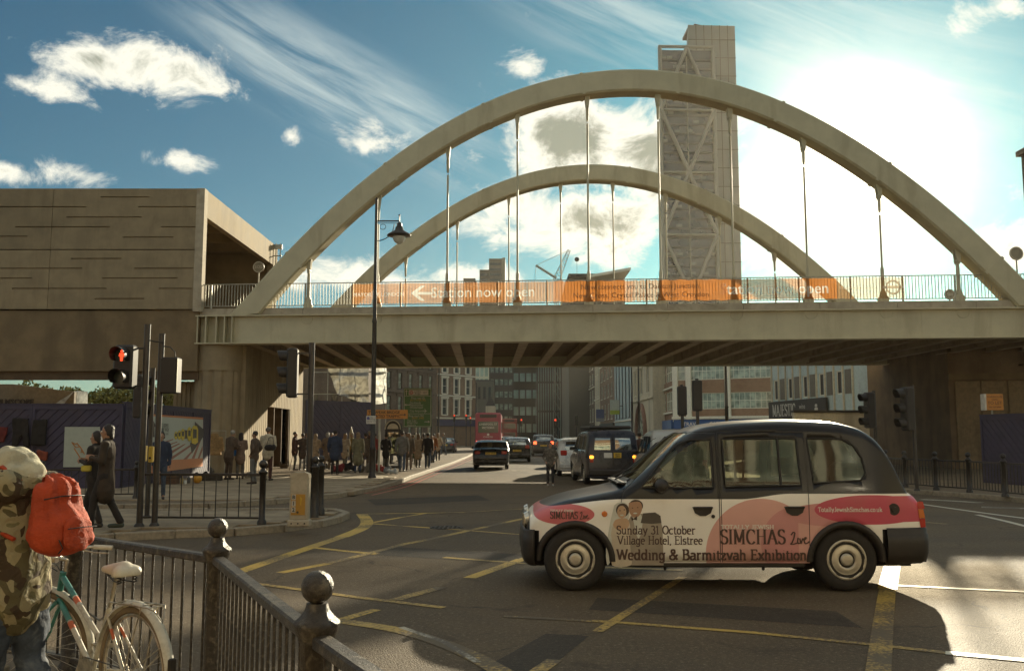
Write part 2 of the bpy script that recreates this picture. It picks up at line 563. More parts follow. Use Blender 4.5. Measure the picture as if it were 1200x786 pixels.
def brick_mat(name, a, b, mortar=(0.28, 0.24, 0.19), sc=1.0, rough=0.85):
 """brickwork for a wall whose local axes are X or Y along and Z up: far walls, courses too small to build"""
 if name in MATS: return MATS[name]
 m = bpy.data.materials.new(name)
 m.use_nodes = True
 nt = m.node_tree
 p = nt.nodes['Principled BSDF']
 tc = N(nt, "ShaderNodeTexCoord")
 sp = N(nt, "ShaderNodeSeparateXYZ")
 nt.links.new(tc.outputs['Object'], sp.inputs[0])
 cb = N(nt, "ShaderNodeCombineXYZ")
 nt.links.new(M2(nt, 'ADD', sp.outputs[0], sp.outputs[1]), cb.inputs[0])
 nt.links.new(sp.outputs[2], cb.inputs[1])
 br = N(nt, "ShaderNodeTexBrick")
 br.inputs['Color1'].default_value = (*a, 1)
 br.inputs['Color2'].default_value = (*b, 1)
 br.inputs['Mortar'].default_value = (*mortar, 1)
 br.inputs['Scale'].default_value = 1.0
 br.inputs['Mortar Size'].default_value = 0.008
 br.inputs['Brick Width'].default_value = 0.23 * sc
 br.inputs['Row Height'].default_value = 0.078 * sc
 nt.links.new(cb.outputs[0], br.inputs['Vector'])
 nz = N(nt, "ShaderNodeTexNoise", i_Scale=0.7, i_Detail=7.0, i_Roughness=0.65)
 nt.links.new(tc.outputs['Object'], nz.inputs['Vector'])
 cur = MIX(nt, M2(nt, 'MULTIPLY', SMOOTH(nt, nz.outputs[0], 0.42, 0.68), 0.5), br.outputs[0], tuple(x * 0.55 for x in a))
 nt.links.new(cur, p.inputs['Base Color'])
 p.inputs['Roughness'].default_value = rough
 MATS[name] = m
 return m
# ================================================================== materials in use
CONC = material("concrete_board_marked", (0.30, 0.235, 0.14), 0.85, var=0.14, scale=1.3, bump=0.25, bscale=30, stain=(0.16, 0.115, 0.065), stain_amt=0.55, stain_scale=0.8, streak=True)
CONC2 = material("concrete_weathered", (0.21, 0.15, 0.08), 0.88, var=0.18, scale=0.9, bump=0.35, bscale=25, stain=(0.12, 0.085, 0.045), stain_amt=0.7, stain_scale=0.6, streak=True)
CONCP = material("concrete_pale", (0.42, 0.36, 0.26), 0.85, var=0.14, scale=2.0, bump=0.2, bscale=30, stain=(0.25, 0.2, 0.13), stain_amt=0.6, stain_scale=1.2)
STEEL = material("cream_painted_steel", (0.52, 0.47, 0.31), 0.5, var=0.07, scale=1.2, bump=0.03, stain=(0.33, 0.27, 0.16), stain_amt=0.55, stain_scale=0.9, streak=True)
STEELD = material("cream_painted_steel_dark", (0.32, 0.25, 0.15), 0.6, var=0.15, scale=1.2, stain=(0.12, 0.09, 0.05), stain_amt=0.6)  # darker copy of the cream steel, for the cross beams
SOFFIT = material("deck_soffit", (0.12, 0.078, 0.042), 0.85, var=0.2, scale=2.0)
GALV = material("galvanised_steel", (0.38, 0.36, 0.28), 0.5, 0.3, var=0.15, scale=8)
BLACK = material("black_gloss_paint", (0.022, 0.017, 0.013), 0.35, var=0.25, scale=10, bump=0.15, bscale=60, stain=(0.06, 0.045, 0.03), stain_amt=0.5, stain_scale=12)
CHIPPED = material("black_paint_chipped", (0.036, 0.028, 0.019), 0.36, var=0.4, scale=30, bump=0.5, bscale=90, stain=(0.34, 0.29, 0.19), stain_amt=0.38, stain_scale=22)
ASPH = None
# ================================================================== the bridge frame
BA = R(4.4)
BU = Vector((math.cos(BA), -math.sin(BA), 0))         # along the deck, left to right
BV = Vector((-0.030, 1, 0))                           # across the deck, away from the camera
BW = 14.3
B0 = at(268, 372, 38.0); B0.z = 0
BL = 32.9
def bp(s, t, z): return Vector((B0.x, B0.y, z)) + BU * s + BV * t
Z_RAIL, Z_UP, Z_TOP, Z_BOT = 7.98, 6.92, 6.62, 5.42
FOOT, APEX = 6.62, at(748, 81, 36.75).z
def arch_z(s): return FOOT - 0.1 + (APEX - FOOT + 0.1) * (1 - ((s - BL / 2) / (BL / 2)) ** 2)
def skewM(t):
 """matrix of the bridge frame: x along the deck, y across it, z up"""
 return Matrix(((BU.x, BV.x, 0, B0.x + BV.x * t), (BU.y, BV.y, 0, B0.y + BV.y * t), (0, 0, 1, 0), (0, 0, 0, 1)))
bridge = thing("arch_bridge", "cream steel bowstring railway bridge with two parabolic arches spanning the street", "bridge", (B0.x, B0.y, 0))
def rib(t, w=0.85, th=0.92):
 mb = MB(); n = 56; T = skewM(t)
 rings = []
 for i in range(n + 1):
  s = BL * i / n
  z = arch_z(s)
  dz = (arch_z(s + .01) - arch_z(s - .01)) / .02
  nx, nz = -dz, 1.0
  l = math.hypot(nx, nz); nx /= l; nz /= l
  e = 0.07
  # chamfered box section, outer face at z
  prof = [(0, 0.0 + 0.0), (w, 0.0)]
  ring = [(e, 0), (w - e, 0), (w, -e), (w, -th + e), (w - e, -th), (e, -th), (0, -th + e), (0, -e)]
  rings.append([(s + nx * q, y, max(z + nz * q, Z_TOP + .002)) for (y, q) in ring])
 vs = [p for r in rings for p in r]
 fs = []
 for k in range(n):
  for i in range(8):
   j = (i + 1) % 8
   fs.append((k * 8 + i, k * 8 + j, (k + 1) * 8 + j, (k + 1) * 8 + i))
 mb.add(vs, fs, 0, False, T)
 for k in range(4, n, 7):
  s = BL * k / n; dz = (arch_z(s + .01) - arch_z(s - .01)) / .02; l = math.hypot(dz, 1); tx_, tz_ = 1 / l, dz / l; nx, nz = -dz / l, 1 / l
  sm = MB(); vv = []
  for q in (-.06, .06):
   for (y, d_) in ((-.006, .006), (w + .006, .006), (w + .006, -th - .006), (-.006, -th - .006)): vv.append((s + tx_ * q + nx * d_, y, arch_z(s) + tz_ * q + nz * d_))
  sm.add(vv, [(0, 1, 5, 4), (1, 2, 6, 5), (2, 3, 7, 6), (3, 0, 4, 7), (0, 3, 2, 1), (4, 5, 6, 7)], 0, False, T); sm.build("splice_plate", [STEEL], bridge, W=True)
 o = mb.build("arch_rib", [STEEL], bridge, W=True)
 return o
rib(0.0); rib(BW - 0.85)
hd = BL / 11.25
HS = [1.12 * hd + hd * k for k in range(10)]
for t in (0.42, BW - 0.42):
 for s in HS:
  mb = MB(); T = skewM(t)
  zu = arch_z(s) - 0.92 * math.hypot(1, (arch_z(s + .01) - arch_z(s - .01)) / .02) + 0.05
  big = t < 1
  # fork plates under the rib, socket, rod, lower socket and pin boss
  mb.prism([(s - 0.13, zu + 0.12), (s - 0.05, zu - 0.55), (s + 0.05, zu - 0.55), (s + 0.13, zu + 0.12)], -0.13, -0.08, 0, T)
  mb.prism([(s - 0.13, zu + 0.12), (s - 0.05, zu - 0.55), (s + 0.05, zu - 0.55), (s + 0.13, zu + 0.12)], 0.08, 0.13, 0, T)
  mb.tube((s, -0.16, zu - 0.42), (s, 0.16, zu - 0.42), 0.07, n=10, M=T)
  mb.lathe([(0.04, zu - 1.1), (0.055, zu - 1.0), (0.065, zu - 0.6), (0.05, zu - 0.45)], (s, 0, 0), 10, 0, True, T)
  if zu - 1.25 > 8.4:
   mb.tube((s, 0, 8.3), (s, 0, zu - 1.2), 0.042, n=8, M=T)
  mb.lathe([(0.13, 6.9), (0.15, 7.05), (0.14, 7.25), (0.075, 7.4), (0.07, 8.25), (0.05, 8.35)], (s, 0, 0), 10, 0, True, T)
  mb.prism([(s + 0.19 * math.cos(a * .5236), 7.02 + 0.19 * math.sin(a * .5236)) for a in range(12)], -0.12, 0.12, 0, T)
  mb.build("hanger", [STEEL], bridge, W=True)
# main girders
def girder(t, face):
 T = skewM(t)
 mb = MB()
 xa, xb = 0.15, BL + 7
 mb.box(xa, xb, 0.18, 0.26, Z_BOT + 0.05, Z_TOP - 0.05, 0, T)
 mb.box(xa, xb, -0.02, 0.62, Z_TOP - 0.05, Z_TOP, 0, T)
 mb.box(xa, xb, -0.06, 0.62, Z_BOT, Z_BOT + 0.05, 0, T)
 g = mb.build("main_girder", [STEEL], bridge, W=True)
 for x in range(1, 7): sm = MB(); sm.box(x * 5.6, x * 5.6 + .10, 0.165, 0.18, Z_BOT + .05, Z_TOP - .05, 0, T); sm.build("web_splice", [STEEL], bridge, W=True)
 # rings round the hanger pins on the web
 for s in HS:
  m2 = MB()
  arc = [(s + 0.24 * math.cos(R(a)), 0.17, Z_TOP - 0.16 + 0.22 * math.sin(R(a))) for a in range(180, 361, 20)]
  arc = [(s - 0.24, 0.17, Z_TOP - 0.06)] + arc + [(s + 0.24, 0.17, Z_TOP - 0.06)]
  m2.path(arc, 0.014, 5, 0, T)
  tg = T @ Vector((0, 0, 0))
  m2.build("pin_plate", [STEEL], bridge, W=True)
 m3 = MB()
 for x in (-1.35, -1.0, -0.55, -0.2, 0.12):
  m3.box(x, x + 0.05, -0.02, 0.5, Z_BOT + 0.05, Z_TOP - 0.05, 0, T)
 m3.box(-1.4, 0.15, 0.36, 0.42, Z_BOT + 0.05, Z_TOP - 0.05, 0, T)
 m3.box(-1.42, 0.149, -0.03, 0.6, Z_TOP - 0.05, Z_TOP + 0.003, 0, T)
 m3.box(-1.42, 0.149, -0.05, 0.6, Z_BOT - 0.003, Z_BOT + 0.05, 0, T)
 m3.build("end_stiffener", [STEEL], bridge, W=True)
girder(0, 0)
girder(BW - 0.62, 1)
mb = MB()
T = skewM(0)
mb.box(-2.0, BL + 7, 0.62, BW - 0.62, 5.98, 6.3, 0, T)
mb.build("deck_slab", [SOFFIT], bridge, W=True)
for k, t in enumerate((0.16, BW - 0.52)):
 mb = MB()
 x = -2.9
 while x < BL + 6.5:
  mb.box(x + 0.008, x + 2.992, t, t + 0.36, Z_TOP + 0.004, Z_UP, 0, T)
  x += 3.0
 mb.build("parapet_upstand", [CONCP], bridge, W=True)
nb = 27
beam_me = None
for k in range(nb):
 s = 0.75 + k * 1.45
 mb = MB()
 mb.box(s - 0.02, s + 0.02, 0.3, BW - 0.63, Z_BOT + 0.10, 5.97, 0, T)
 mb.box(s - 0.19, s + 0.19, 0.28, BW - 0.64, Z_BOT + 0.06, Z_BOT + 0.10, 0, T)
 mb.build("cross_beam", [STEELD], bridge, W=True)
# parapet railings: panels of bars between square posts
bars = MB()
RP = 2.02
for x in range(1, 16):
 bars.box(x * RP / 16 - 0.011, x * RP / 16 + 0.011, -0.011, 0.011, Z_UP + 0.13, Z_RAIL - 0.03)
bars.box(0.03, RP - 0.03, -0.02, 0.02, Z_UP + 0.10, Z_UP + 0.13)
bars.box(0, RP, -0.03, 0.03, Z_RAIL - 0.03, Z_RAIL)
post = MB(); post.box(-0.03, 0.03, -0.035, 0.035, Z_UP, Z_RAIL - 0.03)
bme = bars.mesh("railing_bars", [GALV]); pme = post.mesh("railing_post", [GALV])
RAIL0 = -2.9
for t in (0.34, BW - 0.34):
 k = 0
 while RAIL0 + k * RP < BL + 5:
  loc = bp(RAIL0 + k * RP, t, 0) - Vector((B0.x, B0.y, 0))
  for nm, me in (("railing_panel", bme), ("railing_post", pme)):
   o = mesh_obj(nm, me, bridge, loc); o.rotation_euler = (0, 0, -BA)
  k += 1
# ---------------- banners tied to the front railing
def banner_mat(name, col, see):
 m = bpy.data.materials.new(name); m.use_nodes = True
 nt = m.node_tree; nt.nodes.clear()
 out = N(nt, "ShaderNodeOutputMaterial")
 tc = N(nt, "ShaderNodeTexCoord")
 nz = N(nt, "ShaderNodeTexNoise", i_Scale=1.6, i_Detail=4.0)
 nt.links.new(tc.outputs['Object'], nz.inputs['Vector'])
 c = MIX(nt, nz.outputs[0], tuple(x * 0.72 for x in col), tuple(min(1, x * 1.2) for x in col))
 df = N(nt, "ShaderNodeBsdfDiffuse"); tl = N(nt, "ShaderNodeBsdfTranslucent"); tr = N(nt, "ShaderNodeBsdfTransparent")
 nt.links.new(c, df.inputs[0]); nt.links.new(c, tl.inputs[0])
 tr.inputs[0].default_value = (1.0, 0.93, 0.82, 1)
 a = N(nt, "ShaderNodeMixShader", i_Fac=0.5); nt.links.new(df.outputs[0], a.inputs[1]); nt.links.new(tl.outputs[0], a.inputs[2])
 b = N(nt, "ShaderNodeMixShader", i_Fac=see); nt.links.new(a.outputs[0], b.inputs[1]); nt.links.new(tr.outputs[0], b.inputs[2])
 nt.links.new(b.outputs[0], out.inputs[0])
 return m
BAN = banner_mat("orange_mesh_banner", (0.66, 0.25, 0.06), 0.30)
BANL = banner_mat("orange_mesh_banner_pale", (0.66, 0.29, 0.10), 0.40)  # paler copy: the bright background behind the mesh is put into the colour
BANW = banner_mat("glare_mesh_banner", (0.72, 0.42, 0.2), 0.62)  # washed-out copy: glare near the sun is put into the colour
WHITE_PRINT = banner_mat("white_mesh_print", (0.92, 0.88, 0.78), 0.22)
BROWN_PRINT = material("brown_print", (0.16, 0.07, 0.03), 0.6, var=0.05)
def px_s(px):
 """distance along the deck seen at photo column px"""
 # solve (B0 + U s).x / .y on the ray
 k = (px - 600) / FPX / (math.cos(TILT) - (393 - 345) / FPX * math.sin(TILT))
 y0 = B0.y; x0 = B0.x
 return (k * y0 - x0) / (BU.x - k * BU.y)
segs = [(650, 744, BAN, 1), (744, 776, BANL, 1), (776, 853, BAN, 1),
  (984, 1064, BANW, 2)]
ban_names = [(412, 650, "orange mesh banner on bridge railing with white arrow reading Station now open", "left"),
             (650, 853, "middle orange banner on bridge railing listing New Cross and Crystal Palace", "mid"),
             (853, 1064, "right orange banner on bridge railing with sun glare painted into its pale end, reading Station now open", "right")]
ROOTS = []
for a, b, lab, _ in ban_names:
 p = bp(px_s(a), 0.28, Z_UP + 0.12)
 ROOTS.append(thing("banner", lab, "banner", p, -BA))
for a, b, mt, gi in segs:
 root = ROOTS[gi]
 sa, sb = px_s(a) - px_s(ban_names[gi][0]), px_s(b) - px_s(ban_names[gi][0])
 mb = MB(); n = 14
 vs = []
 for i in range(n + 1):
  x = sa + (sb - sa) * i / n
  for j in range(5):
   z = 0.02 + 0.84 * j / 4
   bulge = 0.02 * math.sin(x * 5.1 + j) + 0.012 * math.sin(x * 13 + j * 2)
   dz = 0.02 * math.sin(math.pi * 8 * i / n) if j in (0, 4) else 0
   vs.append((x, -0.02 + bulge, z + dz))
 mb.add(vs, [(i * 5 + j, (i + 1) * 5 + j, (i + 1) * 5 + j + 1, i * 5 + j + 1) for i in range(n) for j in range(4)], 0, True)
 mb.build("mesh_sheet", [mt], root)
def ban_text(gi, px, z, body, size, mt, **k):
 x = px_s(px) - px_s(ban_names[gi][0])
 return lettering(body, size, mt, ROOTS[gi], (x, -0.065, z), **k)
def holed(gi, a, b, mt, texts, polys=()):
 base = px_s(ban_names[gi][0]); x0, x1 = px_s(a) - base, px_s(b) - base; T_ = []
 for px, z, body, size, bold in texts:
  x = px_s(px) - base
  o = lettering(body, size, WHITE_PRINT, ROOTS[gi], (x, -0.021, z), bold=bold)
  T_.append((PENDING_TEXT[-1][0], x, z))
 n = 20; rect = [(x0 + (x1 - x0) * i / n, .02 + .012 * (i % 2)) for i in range(n + 1)] + [(x1 - (x1 - x0) * i / n, .86 - .014 * (i % 2)) for i in range(n + 1)]
 PENDING_HOLED.append((ROOTS[gi], mt, rect, T_, polys, "mesh_sheet"))
ar = MB()
x0 = px_s(481) - px_s(412)
AP = ([(x0, 0.44), (x0 + 0.42, 0.12), (x0 + 0.6, 0.12), (x0 + 0.28, 0.38), (x0 + 0.9, 0.38), (x0 + 0.9, 0.5), (x0 + 0.28, 0.5), (x0 + 0.6, 0.76), (x0 + 0.42, 0.76)])
ar.add([(p[0], -.021, p[1]) for p in AP], [tuple(range(len(AP)))])
holed(0, 412, 650, BANL, [(443, 0.40, "MAYOR OF LONDON", 0.22, 0.004), (566, 0.44, "Station now open", 0.60, 0.012)], [AP])
holed(2, 853, 984, BAN, [(910, 0.44, "Station now open", 0.60, 0.012)])
ar.build("arrow", [WHITE_PRINT], ROOTS[0])
ban_text(1, 752, 0.60, "Now connects you to Dalston Junction,", 0.30, BROWN_PRINT)
ban_text(1, 752, 0.25, "New Cross, Crystal Palace & West Croydon", 0.30, BROWN_PRINT)
ban_text(2, 1008, 0.44, "Transport for London", 0.16, WHITE_PRINT)
rg = MB()
xr = px_s(1050) - px_s(853)
ring = [(xr + 0.26 * math.cos(R(a)), -0.07, 0.45 + 0.26 * math.sin(R(a))) for a in range(0, 360, 15)]
rg.path(ring, 0.045, 4, 0, closed=True)
rg.box(xr - 0.4, xr + 0.4, -0.085, -0.075, 0.40, 0.50)
rg.build("roundel", [WHITE_PRINT], ROOTS[2])
# ================================================================== station building on the viaduct (left)
SX = at(237, 300, 38.0).x       # its right-hand corner
SY = 38.0
ST, SB = at(237, 221, 38.0).z, at(237, 362, 38.0).z
station = thing("station_building", "board-marked brown concrete station box with open side on the left viaduct", "building", (SX, SY, 0))
SW, SD = 17.0, 12.2
mb = MB()
mb.box(-SW, -0.25, 0.22, 0.5, SB, ST - 0.05)                       # front wall core behind the panels
mb.box(-SW, 0, SD - 0.4, SD, SB, ST)                               # rear wall
mb.box(-SW, -2.0, 0.5, SD - 0.4, SB - 0.3, SB)                     # floor
mb.box(-6.2, -6.0, 0.5, SD - 0.4, SB, ST - 0.5)                    # inner wall across
mb.build("wall", [CONC2], station)
mb = MB()
mb.box(-SW, -0.3, 0.5, SD - 0.4, ST - 0.45, ST - 0.08)
for y in (2.2, 4.4, 6.6, 8.8): mb.box(-6.0, -0.35, y, y + 0.3, ST - 0.9, ST - 0.45)
mb.build("roof", [CONC2], station)
mb = MB()
mb.box(-0.3, 0.0, 0.42, SD - 0.41, ST - 1.15, ST + 0.004)
mb.build("fascia_beam", [CONC], station)
mb = MB()
mb.box(-0.32, 0.02, -0.02, 0.40, SB - 0.1, ST - 1.15)
mb.box(-0.32, 0.02, -0.02, 0.40, ST - 1.146, ST + 0.008)
mb.build("corner_column", [CONCP], station)  # paler concrete paints in the lit edge of this corner
mb = MB(); mb.box(-0.3, 0.0, SD - 0.9, SD - 0.41, SB - 0.1, ST - 1.15); mb.build("rear_column", [CONC], station)
# front panels: 2 rows, grooves let into each
zmid = at(100, 292.5, 38.0).z
cols = [(-17.0, -12.6), (-12.59, -6.38), (-6.36, -0.33)]
# grooves in photo pixels: row, x0, x1, y
GR = [(118, 175, 231), (0, 101, 242.5), (162, 229, 242.5), (78, 166, 254.5), (18, 129, 266), (189, 229, 266), (0, 32, 277), (144, 203, 278),
      (83, 142, 303), (0, 96, 314.5), (157, 226, 314.5), (120, 208, 326), (0, 37, 326), (14, 125, 338), (186, 225, 338), (111, 169, 350), (-60, -10, 231), (-90, -40, 266), (-80, -20, 314), (-100, -35, 338)]
for ci, (xa, xb) in enumerate(cols):
 for (za, zb) in ((SB, zmid - 0.02), (zmid + 0.02, ST)):
  gs = []
  for (p0, p1, py) in GR:
   a, b = at(p0, py, SY), at(p1, py, SY)
   x0, x1, z = max(a.x - SX, xa), min(b.x - SX, xb), a.z
   if x1 - x0 > 0.1 and za + .1 < z < zb - .1: gs.append((x0, x1, z))
  xs = sorted({xa, xb} | {round(v, 3) for g in gs for v in g[:2]})
  zs = sorted({za, zb} | {round(v, 3) for g in gs for v in (g[2] - 0.026, g[2] + 0.026)})
  def dep(i, j):
   cx, cz = (xs[i] + xs[i + 1]) / 2, (zs[j] + zs[j + 1]) / 2
   return 0.09 if any(g[0] < cx < g[1] and abs(cz - g[2]) < 0.026 for g in gs) else 0.0
  mb = relief(xs, zs, dep)
  mb.add([(xa, 0, za), (xa, .2, za), (xb, .2, za), (xb, 0, za), (xa, 0, zb), (xa, .2, zb), (xb, .2, zb), (xb, 0, zb)],
               [(0, 1, 2, 3), (4, 7, 6, 5), (0, 4, 5, 1), (3, 2, 6, 7)])
  q_ = random.uniform(.86, 1.12)
  mb.build("concrete_panel", [material("concrete_panel_%d" % int(q_ * 100), (0.30 * q_, 0.235 * q_, 0.14 * q_), 0.85, var=0.14, scale=1.3, bump=0.25, bscale=30, stain=(0.19, 0.145, 0.085), stain_amt=0.5, stain_scale=0.8 + q_, streak=True)], station)
# lower beam of the viaduct and its pier
zlb = at(100, 445, 38.4).z
viad = thing("viaduct", "weathered concrete viaduct beam and ribbed round pier carrying the station", "viaduct", (SX, SY, 0))
mb = MB()
mb.box(-SW, -0.1, 0.12, 0.7, zlb + 0.35, SB - 0.06)
mb.box(-SW, -0.1, 0.7, SD, zlb + 0.9, SB - 0.31)
mb.build("edge_beam", [CONC2], viad)
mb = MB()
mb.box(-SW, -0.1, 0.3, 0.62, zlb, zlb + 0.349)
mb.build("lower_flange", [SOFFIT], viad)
# ribbed cylindrical pier
pc = Vector((at(256, 450, 39.2).x - SX, 1.2, 0))
zp = at(256, 402, 38).z
mb = MB(); n = 48
prof = []
def ringp(r0, r1, z):
 return [(pc.x + (r0 if i % 4 else r1) * math.cos(2 * math.pi * i / n), pc.y + (r0 if i % 4 else r1) * math.sin(2 * math.pi * i / n), z) for i in range(n)]
rs = [ringp(0.98, 0.90, 0.0), ringp(0.98, 0.90, zp - 1.1), ringp(1.02, 1.02, zp - 1.1), ringp(1.02, 1.02, zp)]
vs = [p for r in rs for p in r]
fs = [(k * n + i, k * n + (i + 1) % n, (k + 1) * n + (i + 1) % n, (k + 1) * n + i) for k in range(3) for i in range(n)] + [tuple(range(3 * n, 4 * n))]
mb.add(vs, fs)
mb.build("pier", [CONC], viad)
# flat ribbed wing beside the pier
mb = MB()
xa, xb = at(203, 470, 39.5).x - SX, pc.x - 0.8
xs = [xa]
while xs[-1] < xb: xs += [xs[-1] + 0.14, xs[-1] + 0.19]
relief(xs, [0, zlb], lambda i, j: 0.05 if i % 2 else 0.0, mb, y=1.5)
mb.box(xa, xs[-1], 1.62, 1.9, 0, zlb)
mb.build("ribbed_wall", [CONC], viad)
# ---------------- west abutment: side wall along the street under the bridge
ax0 = at(290, 480, 39.6).x
def abut(s_off, t, z): return Vector((ax0, 39.4, z)) + Vector((-0.030, 1, 0)) * t
west = thing("west_abutment", "concrete abutment wall with dark doorway behind the round pier", "abutment wall", (ax0, 39.4, 0))
mb = MB()
Ht = Z_BOT + 0.5
nt_ = 34; L = 12.0
ys = [0]
while ys[-1] < L: ys += [ys[-1] + 0.30, ys[-1] + 0.36]
d0, d1 = 3.8, 8.8
zs = [0, 3.0, Ht]
def sidewall(ys, zs, hole, mb, off=0.0):
 for i in range(len(ys) - 1):
  r = 0.0 if i % 2 == 0 else 0.04
  for j in range(len(zs) - 1):
   c = (ys[i] + ys[i + 1]) / 2
   if hole(c, j): continue
   a = Vector((-0.030 * ys[i] - r, ys[i], 0)); b = Vector((-0.030 * ys[i + 1] - r, ys[i + 1], 0))
   mb.add([(a.x, a.y, zs[j]), (b.x, b.y, zs[j]), (b.x, b.y, zs[j + 1]), (a.x, a.y, zs[j + 1])], [(0, 1, 2, 3)])
   if i % 2 == 0 and i > 0:
    mb.add([(a.x, a.y, zs[j]), (a.x - .04, a.y, zs[j]), (a.x - .04, a.y, zs[j + 1]), (a.x, a.y, zs[j + 1])], [(0, 1, 2, 3)])
    mb.add([(b.x, b.y, zs[j]), (b.x - .04, b.y, zs[j]), (b.x - .04, b.y, zs[j + 1]), (b.x, b.y, zs[j + 1])], [(0, 1, 2, 3)])
sidewall(ys, zs, lambda c, j: d0 < c < d1 and j == 0, mb)
mb.box(-0.9, -0.42, 0.0, d0, 0, Ht); mb.box(-0.9, -0.42, d1, L, 0, Ht); mb.box(-0.9, -0.42, d0, d1, 3.0, Ht)
mb.box(-0.9, 0.0, -0.25, -0.002, 0, Ht)
mb.build("wall", [CONC], west)
mb = MB()
mb.box(-3.2, -3.0, d0 - 0.5, d1 + 0.5, 0.0, 3.3); mb.box(-3.0, -.9, d0 - .5, d0 - .3, 0, 3.3); mb.box(-3.0, -.9, d1 + .3, d1 + .5, 0, 3.3); mb.box(-3.0, -.9, d0 - .3, d1 + .3, 3.1, 3.3)
mb.build("doorway", [material("doorway_shade", (0.05, 0.033, 0.02), 0.8)], west)  # near-black walls put the shade of the unlit recess into the colour
mb = MB()
for y in (3.7, 5.4, 7.1, 8.8): mb.box(-0.4 - 0.030 * y, -0.03 - 0.030 * y, y, y + 0.09, 0, 3.0)
mb.build("door_frame", [SOFFIT], west)
# ---------------- east side: wall along the street, then panels facing the junction
ex0 = at(1018, 480, 52).x
east = thing("east_abutment", "long brown concrete abutment wall with upright panels on the right", "abutment wall", (ex0, 52.0, 0))
EW = [Vector((0, 0, 0)), Vector((0.0, -13.0, 0)), Vector((12.5, -15.2, 0))]
mb = MB()
mb.add([(0, 0, 0), (0.3, -9.0, 0), (0.3, -9.0, Ht), (0, 0, Ht)], [(0, 1, 2, 3)])
mb.add([(0.3, -9.0, 0), (18, -13.5, 0), (18, -13.5, 6.7), (0.3, -9.0, 6.7)], [(0, 1, 2, 3)])
mb.add([(0, 0, 0), (0, 0, Ht), (18, 0, Ht), (18, 0, 0)], [(0, 1, 2, 3)])
mb.build("wall", [material("concrete_dark", (0.19, 0.13, 0.075), 0.88, var=0.2, scale=0.9, bump=0.3, bscale=25, stain=(0.09, 0.06, 0.035), stain_amt=0.7, stain_scale=0.5, streak=True)], east)  # darker than the weathered concrete elsewhere
# upright panels on the junction face, each a little apart
A, B_ = Vector((0.3, -9.0, 0)), Vector((18, -13.5, 0))
D = (B_ - A); Ln = D.length; D.normalize()
pw = 1.12; k = 0
ang = math.atan2(D.y, D.x)
pm = MB(); pm.bbox((pw / 2 - 0.02, -0.06, 2.1), (pw - 0.05, 0.10, 4.1), b=0.02); pme2 = pm.mesh("concrete_panel", [material("concrete_panel_brown", (0.23, 0.165, 0.09), 0.85, var=0.15, bump=0.2, stain=(0.1, 0.07, 0.04), stain_amt=0.6, streak=True)])
while (k + 1) * pw < Ln - 0.3:
 p = A + D * (0.25 + k * pw)
 o = mesh_obj("concrete_panel", pme2, east, p); o.rotation_euler = (0, 0, ang)
 k += 1
mb = MB(); mb.box(0, Ln, -0.22, 0.0, 4.22, 4.5, 0, rotM(A, ang)); mb.build("ledge", [CONC2], east)
for q in (3.4, 11.0):
 mb = MB()
 mb.bbox((q, -0.2, 5.15), (0.34, 0.3, 0.5), b=0.04, M=rotM(A, ang)); mb.bbox((q, -0.45, 4.85), (0.9, 0.5, 0.07), b=0.02, M=rotM(A, ang))
 mb.build("floodlight", [SOFFIT], east)
